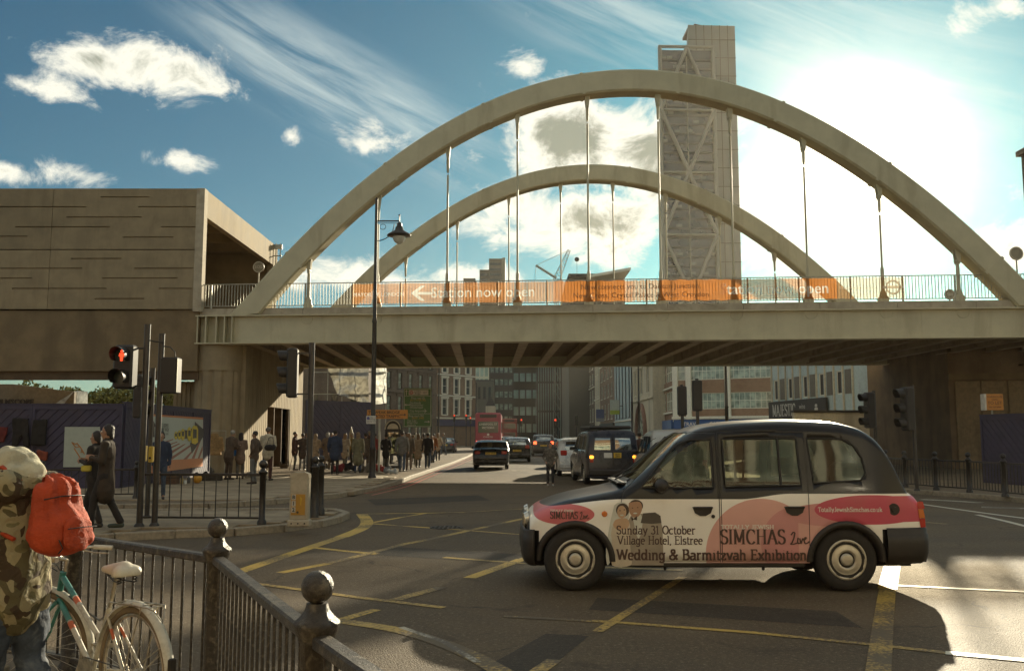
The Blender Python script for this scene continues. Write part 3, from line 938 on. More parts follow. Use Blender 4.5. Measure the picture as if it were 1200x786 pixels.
# ================================================================== ground
def asphalt(name, col, spk=0.5, worn=True):
 m = bpy.data.materials.new(name); m.use_nodes = True
 nt = m.node_tree; p = nt.nodes['Principled BSDF']
 tc = N(nt, "ShaderNodeTexCoord"); co = tc.outputs['Object']
 big = N(nt, "ShaderNodeTexNoise", i_Scale=0.35, i_Detail=8.0, i_Roughness=0.65, i_Distortion=0.6)
 nt.links.new(co, big.inputs['Vector'])
 lane = N(nt, "ShaderNodeMapping"); lane.inputs['Scale'].default_value = (0.08, 0.9, 1); lane.inputs['Rotation'].default_value = (0, 0, R(8))
 nt.links.new(co, lane.inputs[0])
 trk = N(nt, "ShaderNodeTexNoise", i_Scale=1.0, i_Detail=4.0); nt.links.new(lane.outputs[0], trk.inputs['Vector'])
 vo = N(nt, "ShaderNodeTexVoronoi", i_Scale=75.0); nt.links.new(co, vo.inputs['Vector'])
 fine = N(nt, "ShaderNodeTexNoise", i_Scale=110.0, i_Detail=3.0, i_Roughness=0.7); nt.links.new(co, fine.inputs['Vector'])
 c = MIX(nt, SMOOTH(nt, big.outputs[0], 0.35, 0.65), tuple(x * .8 for x in col), tuple(x * 1.22 for x in col))
 c = MIX(nt, M2(nt, 'MULTIPLY', SMOOTH(nt, trk.outputs[0], 0.45, 0.65), 0.4), c, tuple(x * 0.6 for x in col))
 c = MIX(nt, M2(nt, 'MULTIPLY', SMOOTH(nt, fine.outputs[0], 0.55, 0.72), spk), c, (0.36, 0.30, 0.20))
 nt.links.new(c, p.inputs['Base Color'])
 mid = N(nt, "ShaderNodeTexNoise", i_Scale=26.0, i_Detail=6.0, i_Roughness=0.85); nt.links.new(co, mid.inputs['Vector'])
 c = MIX(nt, M2(nt, 'MULTIPLY', SMOOTH(nt, mid.outputs[0], 0.53, 0.64), spk), c, (0.33, 0.27, 0.18))
 c = MIX(nt, M2(nt, 'MULTIPLY', SMOOTH(nt, mid.outputs[0], 0.46, 0.36), .5), c, tuple(x * .35 for x in col))
 oil = N(nt, "ShaderNodeTexNoise", i_Scale=1.7, i_Detail=3.0, i_Distortion=1.0); nt.links.new(co, oil.inputs['Vector'])
 c = MIX(nt, M2(nt, 'MULTIPLY', SMOOTH(nt, oil.outputs[0], 0.60, 0.72), .45), c, tuple(x * .4 for x in col))
 wv = N(nt, "ShaderNodeTexVoronoi", feature='DISTANCE_TO_EDGE', i_Scale=0.42)
 ds = N(nt, "ShaderNodeTexNoise", i_Scale=3.0, i_Detail=5.0)
 nt.links.new(co, ds.inputs['Vector'])
 ad = N(nt, "ShaderNodeVectorMath", operation='MULTIPLY_ADD'); nt.links.new(ds.outputs['Color'], ad.inputs[0]); ad.inputs[1].default_value = (0.5, 0.5, 0); nt.links.new(co, ad.inputs[2])
 nt.links.new(ad.outputs[0], wv.inputs['Vector'])
 crack = M2(nt, 'MULTIPLY', M2(nt, 'SUBTRACT', 1.0, SMOOTH(nt, wv.outputs['Distance'], 0.0, 0.012)), SMOOTH(nt, big.outputs[0], 0.5, 0.62))
 c = MIX(nt, M2(nt, 'MULTIPLY', crack, 0.7), c, (0.012, 0.01, 0.008))
 nt.links.new(c, p.inputs['Base Color'])
 p.inputs['Roughness'].default_value = 0.62
 nt.links.new(M2(nt, 'ADD', M2(nt, 'MULTIPLY', big.outputs[0], 0.25), 0.56), p.inputs['Roughness'])
 p.inputs['Specular IOR Level'].default_value = 0.28
 h = M2(nt, 'ADD', M2(nt, 'MULTIPLY', vo.outputs['Distance'], 0.7), M2(nt, 'MULTIPLY', fine.outputs[0], 0.6))
 bpn = N(nt, "ShaderNodeBump", i_Strength=0.8, i_Distance=0.010); nt.links.new(h, bpn.inputs['Height'])
 nt.links.new(bpn.outputs[0], p.inputs['Normal'])
 return m
ROAD = asphalt("asphalt_road", (0.110, 0.077, 0.043), 0.75)
PAVE = asphalt("paving_far", (0.19, 0.14, 0.085), 0.25)
mb = MB()
mb.add([(-2500, -60, -0.03), (2500, -60, -0.03), (2500, 2500, -0.03), (-2500, 2500, -0.03)], [(0, 1, 2, 3)])
structure("ground", mb, [PAVE])
mb = MB()
mb.add([(-60, -30, 0), (60, -30, 0), (60, 420, 0), (-60, 420, 0)], [(0, 1, 2, 3)])
structure("road", mb, [ROAD])
def paint(name, col, wear, under=(0.09, 0.07, 0.05)):
 """road paint, worn through in patches"""
 m = bpy.data.materials.new(name); m.use_nodes = True
 nt = m.node_tree; p = nt.nodes['Principled BSDF']
 tc = N(nt, "ShaderNodeTexCoord"); co = tc.outputs['Object']
 a = N(nt, "ShaderNodeTexNoise", i_Scale=26.0, i_Detail=7.0, i_Roughness=0.75); nt.links.new(co, a.inputs['Vector'])
 b = N(nt, "ShaderNodeTexNoise", i_Scale=0.9, i_Detail=3.0); nt.links.new(co, b.inputs['Vector'])
 v = M2(nt, 'ADD', M2(nt, 'MULTIPLY', a.outputs[0], 0.6), M2(nt, 'MULTIPLY', b.outputs[0], 0.55))
 k = SMOOTH(nt, v, wear, wear + 0.13)
 nt.links.new(MIX(nt, M2(nt, 'MULTIPLY', k, 0.92), col, under), p.inputs['Base Color'])
 nt.links.new(MIX(nt, k, (.5, .5, .5), (.65, .65, .65)), p.inputs['Roughness'])
 bpn = N(nt, "ShaderNodeBump", i_Strength=0.5, i_Distance=0.006); nt.links.new(a.outputs[0], bpn.inputs['Height']); nt.links.new(bpn.outputs[0], p.inputs['Normal'])
 return m
YEL = paint("yellow_road_paint", (0.62, 0.40, 0.06), 0.545)
YELW = paint("yellow_road_paint_worn", (0.52, 0.34, 0.07), 0.505)
WHT = paint("white_road_paint", (0.62, 0.58, 0.46), 0.62)
WHTW = paint("white_road_paint_worn", (0.48, 0.44, 0.34), 0.53)
REDP = paint("red_road_paint", (0.36, 0.06, 0.035), 0.6)
def strip(pts, w, mb, z=0.004):
 """flat ribbon through ground points with mitred joints"""
 pts = [Vector((p.x, p.y, 0)) for p in pts]
 L = []
 for i, p in enumerate(pts):
  if i == 0: t = pts[1] - p
  elif i == len(pts) - 1: t = p - pts[-2]
  else: t = (pts[i + 1] - p).normalized() + (p - pts[i - 1]).normalized()
  t.normalize()
  nrm = Vector((-t.y, t.x, 0))
  ww = w[i] if isinstance(w, (list, tuple)) else w
  L.append((p - nrm * ww / 2, p + nrm * ww / 2))
 for i in range(len(L) - 1):
  a, b = L[i]; c, d = L[i + 1]
  mb.add([(a.x, a.y, z), (c.x, c.y, z), (d.x, d.y, z), (b.x, b.y, z)], [(0, 1, 2, 3)])
def spl(pts, k=6):
 out = []
 P = [pts[0]] + list(pts) + [pts[-1]]
 for i in range(1, len(P) - 2):
  for j in range(k):
   t = j / k
   a, b, c, d = P[i - 1], P[i], P[i + 1], P[i + 2]
   out.append(0.5 * ((2 * b) + (c - a) * t + (2 * a - 5 * b + 4 * c - d) * t * t + (3 * b - a - 3 * c + d) * t ** 3))
 out.append(P[-2])
 return out
def mark(name, lines, mat, z=0.003):
 mb = MB()
 for i_, (pts, w) in enumerate(lines):
  g = [gr(*p) for p in pts]
  if len(g) > 2 and w > 0: g = spl(g)
  strip(g, abs(w), mb, z + i_ * .00007)
 return structure(name, mb, [mat])
# box junction, traced from the kerb outwards
mark("yellow_marking", [
 ([(262, 676), (317, 657), (364, 641)], 0.20),
 ([(400, 629), (424, 619), (430, 611), (424, 602)], 0.24),
 ([(364, 641), (400, 645), (442, 649)], -0.13),
 ([(328, 671), (385, 660)], -0.14),
 ([(424, 602), (500, 601), (545, 600)], -0.12),
 ([(432, 613), (470, 616), (530, 620)], -0.12),
 ([(437, 612), (470, 606), (500, 601)], -0.10),
 ([(475, 637), (502, 632)], -0.14),
 ([(550, 677), (612, 655)], -0.16),
 ([(400, 726), (441, 714)], -0.12),
 ([(1047, 655), (1040, 690)], -0.20),
], YEL)
mark("yellow_marking", [
 ([(364, 641), (400, 629)], -0.2),
 ([(385, 660), (430, 649), (475, 637)], -0.13),
 ([(502, 632), (620, 606), (640, 600)], -0.13),
 ([(520, 653), (640, 662), (800, 668)], -0.12),
 ([(395, 727), (470, 739), (540, 762), (610, 800)], 0.17),
 ([(462, 703), (518, 688)], -0.14),
 ([(612, 655), (640, 645)], -0.12), ([(700, 740), (800, 676)], -0.10),
 ([(530, 620), (620, 627)], -0.10),
 ([(625, 790), (650, 773)], -0.12),
 ([(590, 722), (720, 729), (880, 741), (1040, 757), (1110, 765)], -0.09),
 ([(1040, 690), (1035, 730), (1028, 800)], -0.17),
 ([(1075, 611), (1110, 614)], -0.14),
 ([(545, 600), (650, 594), (700, 592)], -0.10),
 ([(280, 681), (420, 700), (520, 712)], -0.10),
], YELW, 0.0043)
mark("white_marking", [
 ([(1050, 686), (1130, 690), (1215, 694)], -0.10),
 ([(1108, 765), (1215, 775)], -0.12),
 ([(1068, 589), (1110, 595), (1160, 602), (1215, 609)], 0.14),
 ([(1145, 603), (1180, 611), (1215, 620)], 0.13),
 ([(660, 556), (700, 551)], -0.15),
], WHT, 0.0064)
mark("white_marking", [
 ([(1080, 585), (1120, 587), (1150, 589)], -0.35),
 ([(1150, 594), (1215, 596)], -0.45),
 ([(470, 735), (520, 752), (560, 776)], -0.06),
 ([(600, 551), (620, 553)], -0.1), ([(530, 541), (600, 541)], -0.4), ([(540, 534), (600, 534)], -0.3), ([(600, 536), (640, 537)], -0.3),
], WHTW, 0.0056)
# repairs in the tarmac and iron covers
PATCH = asphalt("asphalt_patch", (0.055, 0.042, 0.028), 0.25)
def patch(pts):
 g_ = [gr(*p) for p in pts]; m = MB(); m.add([(p.x, p.y, .002) for p in g_], [tuple(range(len(g_)))]); structure("road_patch", m, [PATCH], fix=False)
patch([(455, 640), (655, 652), (660, 664), (440, 650)]); patch([(700, 700), (980, 716), (1010, 735), (690, 714)]); patch([(430, 585), (560, 580), (575, 586), (440, 592)]); patch([(690, 745), (640, 786), (560, 786), (640, 742)])
IRON = material("cast_iron_cover", (.05, .04, .03), .45, .6, var=.3, scale=30, bump=.8, bscale=70)
for px, py, r_, lab in ((523, 618, .3, "round iron manhole cover in the box junction"), (455, 566, .3, "round iron cover in the road near the left kerb")):
 g_ = gr(px, py); t = thing("manhole_cover", lab, "manhole cover", (g_.x, g_.y, .004)); m = MB(); m.tube((0, 0, 0), (0, 0, .006), r_, n=28); m.build("frame", [IRON], t); m = MB()
 for i_ in range(-3, 4):
  for j_ in range(-3, 4):
   if i_ * i_ + j_ * j_ < 10: m.box(i_ * r_ * .26 - .022, i_ * r_ * .26 + .022, j_ * r_ * .26 - .022, j_ * r_ * .26 + .022, .006, .012)
 tag(m.build("studs", [IRON], t), kind='stuff')
# ---------------- pavements with kerbs
KERB = material("kerb_granite", (0.30, 0.25, 0.175), 0.75, var=0.18, scale=14, bump=0.3, bscale=60, stain=(0.14, 0.11, 0.07), stain_amt=0.5, stain_scale=3)
SLAB = material("paving_slab", (0.26, 0.20, 0.125), 0.8, var=0.14, scale=5, bump=0.25, bscale=50, stain=(0.11, 0.085, 0.055), stain_amt=0.5, stain_scale=1.5)
SLAB2 = material("paving_slab_pale", (0.33, 0.26, 0.165), 0.8, var=0.14, scale=5, bump=0.25, bscale=50, stain=(0.15, 0.115, 0.07), stain_amt=0.5, stain_scale=1.5)
TACT = material("tactile_paving", (0.33, 0.25, 0.15), 0.8, var=0.1)
def inside(p, poly):
 r = False
 j = len(poly) - 1
 for i in range(len(poly)):
  a, b = poly[i], poly[j]
  if (a[1] > p[1]) != (b[1] > p[1]) and p[0] < (b[0] - a[0]) * (p[1] - a[1]) / (b[1] - a[1]) + a[0]: r = not r
  j = i
 return r
def kerb_line(parent, pts, L=0.9, w=0.15, h=0.125, count=60):
 """kerb stones one by one along a polyline of ground points"""
 pts = [Vector((p[0], p[1], 0)) for p in pts]
 seg = []
 acc = [0]
 for a, b in zip(pts, pts[1:]): acc.append(acc[-1] + (b - a).length)
 def pos(d):
  d = max(0, min(acc[-1], d))
  for i in range(len(pts) - 1):
   if d <= acc[i + 1] + 1e-9:
    t = (d - acc[i]) / max(1e-9, acc[i + 1] - acc[i]); return pts[i].lerp(pts[i + 1], t)
  return pts[-1]
 n = max(1, round(acc[-1] / L)); l = acc[-1] / n
 cache = {}
 for k in range(n):
  a, b = pos(k * l), pos((k + 1) * l)
  d = b - a
  ln = round(d.length, 2)
  if ln not in cache:
   m = MB(); m.bbox((0, 0, h / 2 - 0.05), (ln - 0.012, w, h + 0.1), b=0.015); cache[ln] = m.mesh("kerb_stone", [KERB])
  o = mesh_obj("kerb_stone", cache[ln], parent, (a + b) / 2 + Vector((0, 0, random.uniform(-.004, .004))))
  o.rotation_euler = (0, 0, math.atan2(d.y, d.x) + random.uniform(-.006, .006))
# island in front with the guard rail
isl = []
for p in [(-260, 634), (0, 629), (96, 626.5), (190, 621.5), (280, 618.5), (340, 613.5), (378, 609), (399, 603.5), (406, 600), (404, 597), (390, 595.5), (350, 595), (200, 596), (60, 597), (-260, 600)]:
 g = gr(p[0], p[1], 0.12); isl.append((g.x, g.y))
mb = MB(); mb.slab(isl, 0.0, 0.085); island = structure("pavement_island", mb, [PAVE])
kerb_line(island, isl[:12], 0.9)
kerb_line(island, isl[11:], 0.9)
sme = {}
for mt, nm in ((SLAB, 'a'), (SLAB2, 'b')):
 m = MB(); m.bbox((0, 0, 0.06), (0.59, 0.44, 0.10), b=0.006); sme[nm] = m.mesh("paving_slab", [mt])
x = -14.0; cnt = 0
while x < -2.4:
 y = 15.0; r = 0
 while y < 19.6:
  ox = x + (0.3 if r % 2 else 0)
  ok = all(inside((ox + a, y + b), isl) for a in (-.36, .36) for b in (-.29, .29))
  if ok and cnt < 290:
   o = mesh_obj("paving_slab", sme['a' if random.random() < .6 else 'b'], island, (ox, y, 0.012 + random.uniform(-.003, .003))); cnt += 1
  y += 0.45; r += 1
 x += 0.6
# street pavement on the left, running under the bridge
lp = []
for p in [(-400, 592), (-100, 592), (100, 591), (250, 589), (330, 584), (400, 577), (440, 570), (465, 563)]:
 g = gr(p[0], p[1], 0.12); lp.append((g.x, g.y))
lp2 = [gr(480, 557, .12), gr(505, 549, .12), gr(530, 541, .12), gr(548, 534, .12), gr(560, 528, .12)]
edge = lp + [(p.x, p.y) for p in lp2]
poly = edge + [(-8, 150), (-60, 150), (-60, edge[0][1])]
mb = MB(); mb.slab(poly, 0.0, 0.10)
lpv = structure("pavement", mb, [PAVE])
kerb_line(lpv, [(x_, y_) for x_, y_ in edge[1:]], 0.9)
cnt = 0
for r in range(60):
 y = 22.6 + r * 0.62
 x = -15.5
 while x < -4 and cnt < 295:
  if all(inside((x + a, y + b), poly) for a in (-.5, .5) for b in (-.45, .45)) and y < 36:
   o = mesh_obj("paving_slab", sme['a' if random.random() < .6 else 'b'], lpv, (x + (0.4 if r % 2 else 0), y, 0.016 + random.uniform(-.003, .003))); o.scale = (1.35, 1.38, 1); cnt += 1
  x += 0.8
# double red lines beside the kerb
mark("red_marking", [([(428, 578), (470, 568), (492, 560), (516, 550), (540, 541), (556, 534)], 0.09), ([(436, 580), (476, 570), (498, 561), (522, 551), (546, 541), (562, 534)], 0.09)], REDP, 0.003)
# right pavement
rp = []
for p in [(1500, 607), (1300, 592.5), (1200, 583), (1140, 578), (1075, 573.5), (1040, 571), (1000, 566), (900, 553)]:
 g = gr(p[0], p[1], 0.12); rp.append((g.x, g.y))
rp += [(12.0, 60), (12.6, 66)]
polyr = rp + [(60, 66), (60, rp[0][1])]
mb = MB(); mb.slab(polyr, 0.0, 0.118); rpv = structure("pavement", mb, [PAVE]); kerb_line(rpv, rp, 0.9)
# near pavement on which the cyclist and the camera stand
npoly = [(-9.0, 8.6), (-3.2, 6.75), (-1.5, 5.4), (-0.35, 3.3), (0.4, 1.6), (2.0, 0.2), (6, -1.5), (6, -12), (-14, -12), (-14, 9.5)]
mb = MB(); mb.slab(npoly, 0.0, 0.118); npv = structure("pavement", mb, [PAVE]); kerb_line(npv, npoly[:7], 0.9)
cnt = 0
y = 2.0; r = 0
while y < 8:
 x = -6.0
 while x < 1:
  if all(inside((x + a, y + b), npoly) for a in (-.4, .4) for b in (-.3, .3)):
   mesh_obj("paving_slab", sme['a' if random.random() < .6 else 'b'], npv, (x + (0.3 if r % 2 else 0) * .0, y, 0.036 + random.uniform(-.003, .003)))
  x += 0.6
 y += 0.45; r += 1
# ================================================================== pedestrian guard rails
def finial(mb, z, r=0.053, M=None, k=1.0):
 mb.lathe([(0.055 * k, z - 0.02), (0.062 * k, z), (0.066 * k, z + 0.015), (0.066 * k, z + 0.025), (0.05 * k, z + 0.04), (0.036 * k, z + 0.06), (0.030 * k, z + 0.085)], (0, 0, 0), 16, 0, True, M)
 mb.ball((0, 0, z + 0.085 + r * 0.93), r, 18, 0, M)
def guard_rail(name, label, posts, ztop, zbase, spacing, mat, rail=0.05, group=None, big=0.053, foot=True, prad=0.045, bar=0.011, square_bar=False, n_f=1.0, skip_posts=()):
 """posts: world points; a bar part for each upright"""
 p0 = Vector((posts[0][0], posts[0][1], 0))
 root = thing(name, label, "railing", p0, 0, group)
 pm = MB()
 pm.lathe([(prad * 1.5, zbase), (prad * 1.5, zbase + 0.05), (prad, zbase + 0.09), (prad, ztop - 0.03), (prad * 1.2, ztop - 0.02), (prad * 1.2, ztop)], (0, 0, 0), 12)
 finial(pm, ztop + 0.01, big, None, prad / 0.045)
 pmesh = pm.mesh("post", [mat])
 bm_ = MB()
 if square_bar: bm_.box(-bar, bar, -bar, bar, zbase + 0.13, ztop - 0.04)
 else: bm_.tube((0, 0, zbase + 0.13), (0, 0, ztop - 0.04), bar, n=6)
 bmesh_ = bm_.mesh("bar", [mat])
 for i, p in enumerate(posts):
  if i not in skip_posts: mesh_obj("post", pmesh, root, Vector((p[0], p[1], 0)) - p0)
 for a, b in zip(posts, posts[1:]):
  a = Vector((a[0], a[1], 0)) - p0; b = Vector((b[0], b[1], 0)) - p0
  d = b - a; ln = d.length; u = d.normalized(); an = math.atan2(u.y, u.x)
  T = rotM(a, an)
  m = MB(); m.bbox((ln / 2, 0, ztop - 0.02), (ln - prad * 2, rail, 0.045), b=0.008, M=T); m.build("top_rail", [mat], root)
  m = MB(); m.bbox((ln / 2, 0, zbase + 0.11), (ln - prad * 2, rail * .7, 0.035), b=0.006, M=T); m.build("bottom_rail", [mat], root)
  n = max(2, round((ln - 2 * prad) / spacing))
  for k in range(1, n):
   o = mesh_obj("bar", bmesh_, root, a + u * (ln * k / n)); o.rotation_euler = (0, 0, an)
 return root
g1, g2, g3 = at(371, 740, 3.1), at(254, 655, 5.05), at(88, 632, 6.1)
gz = 1.0
guard_rail("guard_rail", "chipped black guard rail with ball finials in the near foreground", [(-7.6, 8.1), (g3.x - 2.1, g3.y + 0.95), (g3.x, g3.y), (g2.x, g2.y), (g1.x, g1.y), (0.28, 1.35)], gz + 0.01, 0.12, 0.105, CHIPPED, rail=0.062, big=0.054, prad=0.052, bar=0.0085)
i0, i1 = gr(187, 606, 0.12), gr(320, 609.5, 0.12)
guard_rail("guard_rail", "black guard rail on the pavement island beside the traffic light poles", [(i0.x, 16.4), (i1.x, 16.2)], 0.99, 0.12, 0.2, BLACK, rail=0.05, bar=0.010, skip_posts=(0,), prad=0.055, big=0.075)
# paired posts at the tip of the island
for q, (px, lab) in enumerate(((368, "black post with ball finial nearest the white feeder pillar"), (375, "black post with ball finial at the tip of the island"))):
 g = gr(px, 606 - q * 4, 0.12)
 m = MB(); m.lathe([(0.09, 0.1), (0.09, 0.2), (0.065, 0.25), (0.065, 1.0), (0.08, 1.02), (0.08, 1.05)], n=14); finial(m, 1.04, 0.07, None, 1.3)
 o = m.build("bollard", [BLACK]); o.location = (g.x, g.y, 0); tag(o, lab, "bollard")
# rail across the far side road, left
a, b = at(-60, 551, 22.6), at(55, 550, 22.8)
guard_rail("guard_rail", "dark guard rail along the kerb in front of the blue hoarding with the blank poster", [(a.x, 22.4), (b.x, 22.6), (at(160, 550, 22.8).x, 22.8)], 0.84, 0.12, 0.16, BLACK, rail=0.05, bar=0.010)
# right-hand rail along the kerb
rr = [gr(1045, 568, 0.12), gr(1068, 571.5, 0.12), gr(1105, 575, 0.12), gr(1145, 578, 0.12), gr(1188, 583, 0.12), gr(1245, 589, 0.12)]
guard_rail("guard_rail", "dark guard rail along the right-hand kerb below the abutment wall", [(p.x, p.y + 0.4) for p in rr], 0.97, 0.12, 0.13, BLACK, rail=0.05, bar=0.012, prad=0.06, big=0.07)
# ================================================================== vehicles
def curve(pts):
 """smooth monotone-ish interpolation through (x, z) points"""
 xs = [p[0] for p in pts]; zs = [p[1] for p in pts]; n = len(xs)
 d = [(zs[i + 1] - zs[i]) / (xs[i + 1] - xs[i]) for i in range(n - 1)]
 m = [d[0]] + [0 if d[i - 1] * d[i] <= 0 else 2 * d[i - 1] * d[i] / (d[i - 1] + d[i]) for i in range(1, n - 1)] + [d[-1]]
 def f(x):
  if x <= xs[0]: return zs[0]
  if x >= xs[-1]: return zs[-1]
  i = max(j for j in range(n - 1) if xs[j] <= x)
  h = xs[i + 1] - xs[i]; t = (x - xs[i]) / h
  return ((2 * t ** 3 - 3 * t ** 2 + 1) * zs[i] + (t ** 3 - 2 * t ** 2 + t) * h * m[i] + (-2 * t ** 3 + 3 * t ** 2) * zs[i + 1] + (t ** 3 - t ** 2) * h * m[i + 1])
 return f
CARM = {}
def paint_mat(name, col, rough=0.25, coat=0.8, metal=0.0):
 return material(name, col, rough, metal, var=0.06, scale=3, coat=coat * .4, bump=0.0, spec=0.35)
TYRE = material("tyre_rubber", (0.022, 0.018, 0.014), 0.8, var=0.2, scale=12, bump=0.2)
HUBC = material("wheel_cover_silver", (0.50, 0.46, 0.37), 0.38, 0.55, var=0.1, scale=10)
TRIM = material("black_plastic_trim", (0.022, 0.017, 0.013), 0.5, var=0.2, scale=10, bump=0.08, bscale=80)
SEAL = material("window_rubber", (0.012, 0.010, 0.008), 0.55, var=0.1)
INNER = material("car_interior", (0.05, 0.036, 0.025), 0.8, var=0.2)
SEATM = material("seat_fabric", (0.085, 0.06, 0.042), 0.9, var=0.2)
CARGL = glass_mat("car_glass", (0.36, 0.36, 0.28), clear=0.985)
DARKGL = glass_mat("car_glass_dark", (0.16, 0.16, 0.13), clear=0.72)
TAIL = material("tail_lamp_lens", (0.45, 0.03, 0.015), 0.2, var=0.05, coat=0.5)
TAILON = material("tail_lamp_lit", (0.5, 0.05, 0.02), 0.3, emit=(1.0, 0.10, 0.03), es=2.2)
AMBER = material("indicator_lens", (0.62, 0.16, 0.02), 0.2, var=0.05, coat=0.5)
AMBERON = material("indicator_lit", (0.8, 0.3, 0.02), 0.2, emit=(1.0, 0.35, 0.03), es=2.0)
CLEARL = material("headlamp_lens", (0.7, 0.7, 0.62), 0.12, 0.5, var=0.05, coat=1.0)
PLATEY = material("yellow_number_plate", (0.75, 0.48, 0.04), 0.4, var=0.04)
PLATEW = material("white_plate", (0.75, 0.72, 0.62), 0.4, var=0.04)
INK = material("black_ink", (0.015, 0.012, 0.01), 0.6, var=0.0)
CHROME = material("chrome", (0.65, 0.62, 0.55), 0.12, 1.0, var=0.05)
MUD = material("underbody", (0.02, 0.016, 0.012), 0.9)
class Shell:
 def __init__(s, prof, W, zb=0.95, tumble=0.24, wheels=((0.7, 0.31), (3.2, 0.31)), ra=0.37, sill=0.26, rc=0.16, nose=0.55, tail=0.45, fn=0.16, ft=0.12, crown=0.05, st=64, arch_c=0.31, belt_r=0.0, tuck=0.05):
  s.prof = curve(prof); s.x0, s.x1 = prof[0][0], prof[-1][0]
  s.W, s.zb, s.tumble, s.wheels, s.ra, s.sill, s.rc = W, zb, tumble, wheels, ra, sill, rc
  s.nose, s.tail, s.fn, s.ft, s.crown, s.n, s.ac, s.tuck = nose, tail, fn, ft, crown, st, arch_c, tuck
 def w(s, x, z):
  P = s.W / 2
  f = 1.0
  if x < s.x0 + s.nose: f -= s.fn * ((s.x0 + s.nose - x) / s.nose) ** 2.6
  if x > s.x1 - s.tail: f -= s.ft * ((x - s.x1 + s.tail) / s.tail) ** 2.6
  k = 1.0
  if z < s.zb:
   t = (s.zb - z) / s.zb
   k -= s.tuck * t * t + 0.012 * math.sin(min(1, max(0, t)) * math.pi) * -1
  else:
   k -= s.tumble * (z - s.zb) * (0.75 + 0.25 * min(1, (z - s.zb) / 0.3))
  return P * f * k
 def section(s, x, nb=12, nc=6, nt=4):
  zt = s.prof(x)
  zb = s.sill
  for (wx, _) in s.wheels:
   d = abs(x - wx)
   if d < s.ra: zb = max(zb, s.ac + math.sqrt(s.ra ** 2 - d ** 2))
  rc = min(s.rc, (zt - zb) * 0.6)
  zs = zt - rc
  pts = []
  for k in range(nb):
   z = zb + (zs - zb) * k / (nb - 1)
   pts.append((s.w(x, z), z))
  ws = s.w(x, zs)
  ri = min(ws * 0.5, rc * 1.25)
  for k in range(1, nc + 1):
   a = math.pi / 2 * k / nc
   pts.append((ws - ri * (1 - math.cos(a)) , zs + (rc - s.crown * 0.5) * math.sin(a)))
  wc = ws - ri
  for k in range(1, nt + 1):
   t = k / nt
   y = wc * (1 - t)
   pts.append((y, zt - s.crown * 0.5 * (1 - t) ** 2 * 1.0 if k < nt else zt))
  return pts
 def bm(s):
  L = s.x1 - s.x0
  xs = {s.x0, s.x1}
  for i in range(s.n + 1): xs.add(s.x0 + L * i / s.n)
  for q in (0.0, 0.012, 0.03, 0.055, 0.09, 0.13, 0.18): xs.add(s.x0 + q); xs.add(s.x1 - q)
  for (wx, _) in s.wheels:
   for i in range(25):
    xs.add(wx - s.ra * math.cos(math.pi * i / 24))
   xs.add(wx - s.ra - 0.004); xs.add(wx + s.ra + 0.004)
  xs = sorted(xs)
  X = [xs[0]]
  for x in xs[1:]:
   if x - X[-1] > 0.003 and s.x0 <= x <= s.x1: X.append(x)
  b = bmesh.new()
  rings = []
  for x in X:
   h = s.section(x)
   ring = [b.verts.new((x, -y, z)) for (y, z) in h]
   ring += [b.verts.new((x, y, z)) for (y, z) in reversed(h[:-1])]
   rings.append(ring)
  n = len(rings[0])
  for a, c in zip(rings, rings[1:]):
   for i in range(n - 1):
    try: b.faces.new((a[i], c[i], c[i + 1], a[i + 1]))
    except ValueError: pass
  b.faces.new(list(rings[0])); b.faces.new(list(reversed(rings[-1])))
  bmesh.ops.recalc_face_normals(b, faces=b.faces)
  for f in b.faces: f.smooth = True
  return b
def carve(bm, poly, axis, sel):
 """cut the shell along a polygon; axis 'y': polygon in (x, z), axis 'x': polygon in (y, z). Returns the faces inside it."""
 def p2(v): return (v.x, v.z) if axis == 'y' else (v.y, v.z)
 lo = (min(p[0] for p in poly) - .02, min(p[1] for p in poly) - .02)
 hi = (max(p[0] for p in poly) + .02, max(p[1] for p in poly) + .02)
 n = len(poly)
 for i in range(n):
  a, b = poly[i], poly[(i + 1) % n]
  d = (b[0] - a[0], b[1] - a[1]); l = math.hypot(*d); nn = (-d[1] / l, d[0] / l)
  fs = []
  for f in bm.faces:
   if not sel(f): continue
   q = [p2(v.co) for v in f.verts]
   if max(u[0] for u in q) < lo[0] or min(u[0] for u in q) > hi[0] or max(u[1] for u in q) < lo[1] or min(u[1] for u in q) > hi[1]: continue
   fs.append(f)
  es = list({e for f in fs for e in f.edges}); vs = list({v for f in fs for v in f.verts})
  co = Vector((a[0], 0, a[1])) if axis == 'y' else Vector((0, a[0], a[1]))
  no = Vector((nn[0], 0, nn[1])) if axis == 'y' else Vector((0, nn[0], nn[1]))
  bmesh.ops.bisect_plane(bm, geom=fs + es + vs, plane_co=co, plane_no=no, dist=1e-5)
 res = []
 for f in bm.faces:
  if not sel(f): continue
  c = f.calc_center_median()
  q = p2(c)
  if inside(q, poly): res.append(f)
 return res
def split_off(bm, faces):
 """move faces into a new bmesh"""
 nb = bmesh.new()
 mp = {}
 for f in faces:
  vs = []
  for v in f.verts:
   if v not in mp: mp[v] = nb.verts.new(v.co)
   vs.append(mp[v])
  try: nf = nb.faces.new(vs)
  except ValueError: continue
  nf.smooth = True; nf.material_index = f.material_index
 bmesh.ops.delete(bm, geom=faces, context='FACES')
 return nb
def bm_obj(name, bm, mats, parent):
 me = bpy.data.meshes.new(name)
 bm.normal_update()
 bm.to_mesh(me); bm.free()
 if not isinstance(mats, (list, tuple)): mats = [mats]
 for m in mats: me.materials.append(m)
 return mesh_obj(name, me, parent)
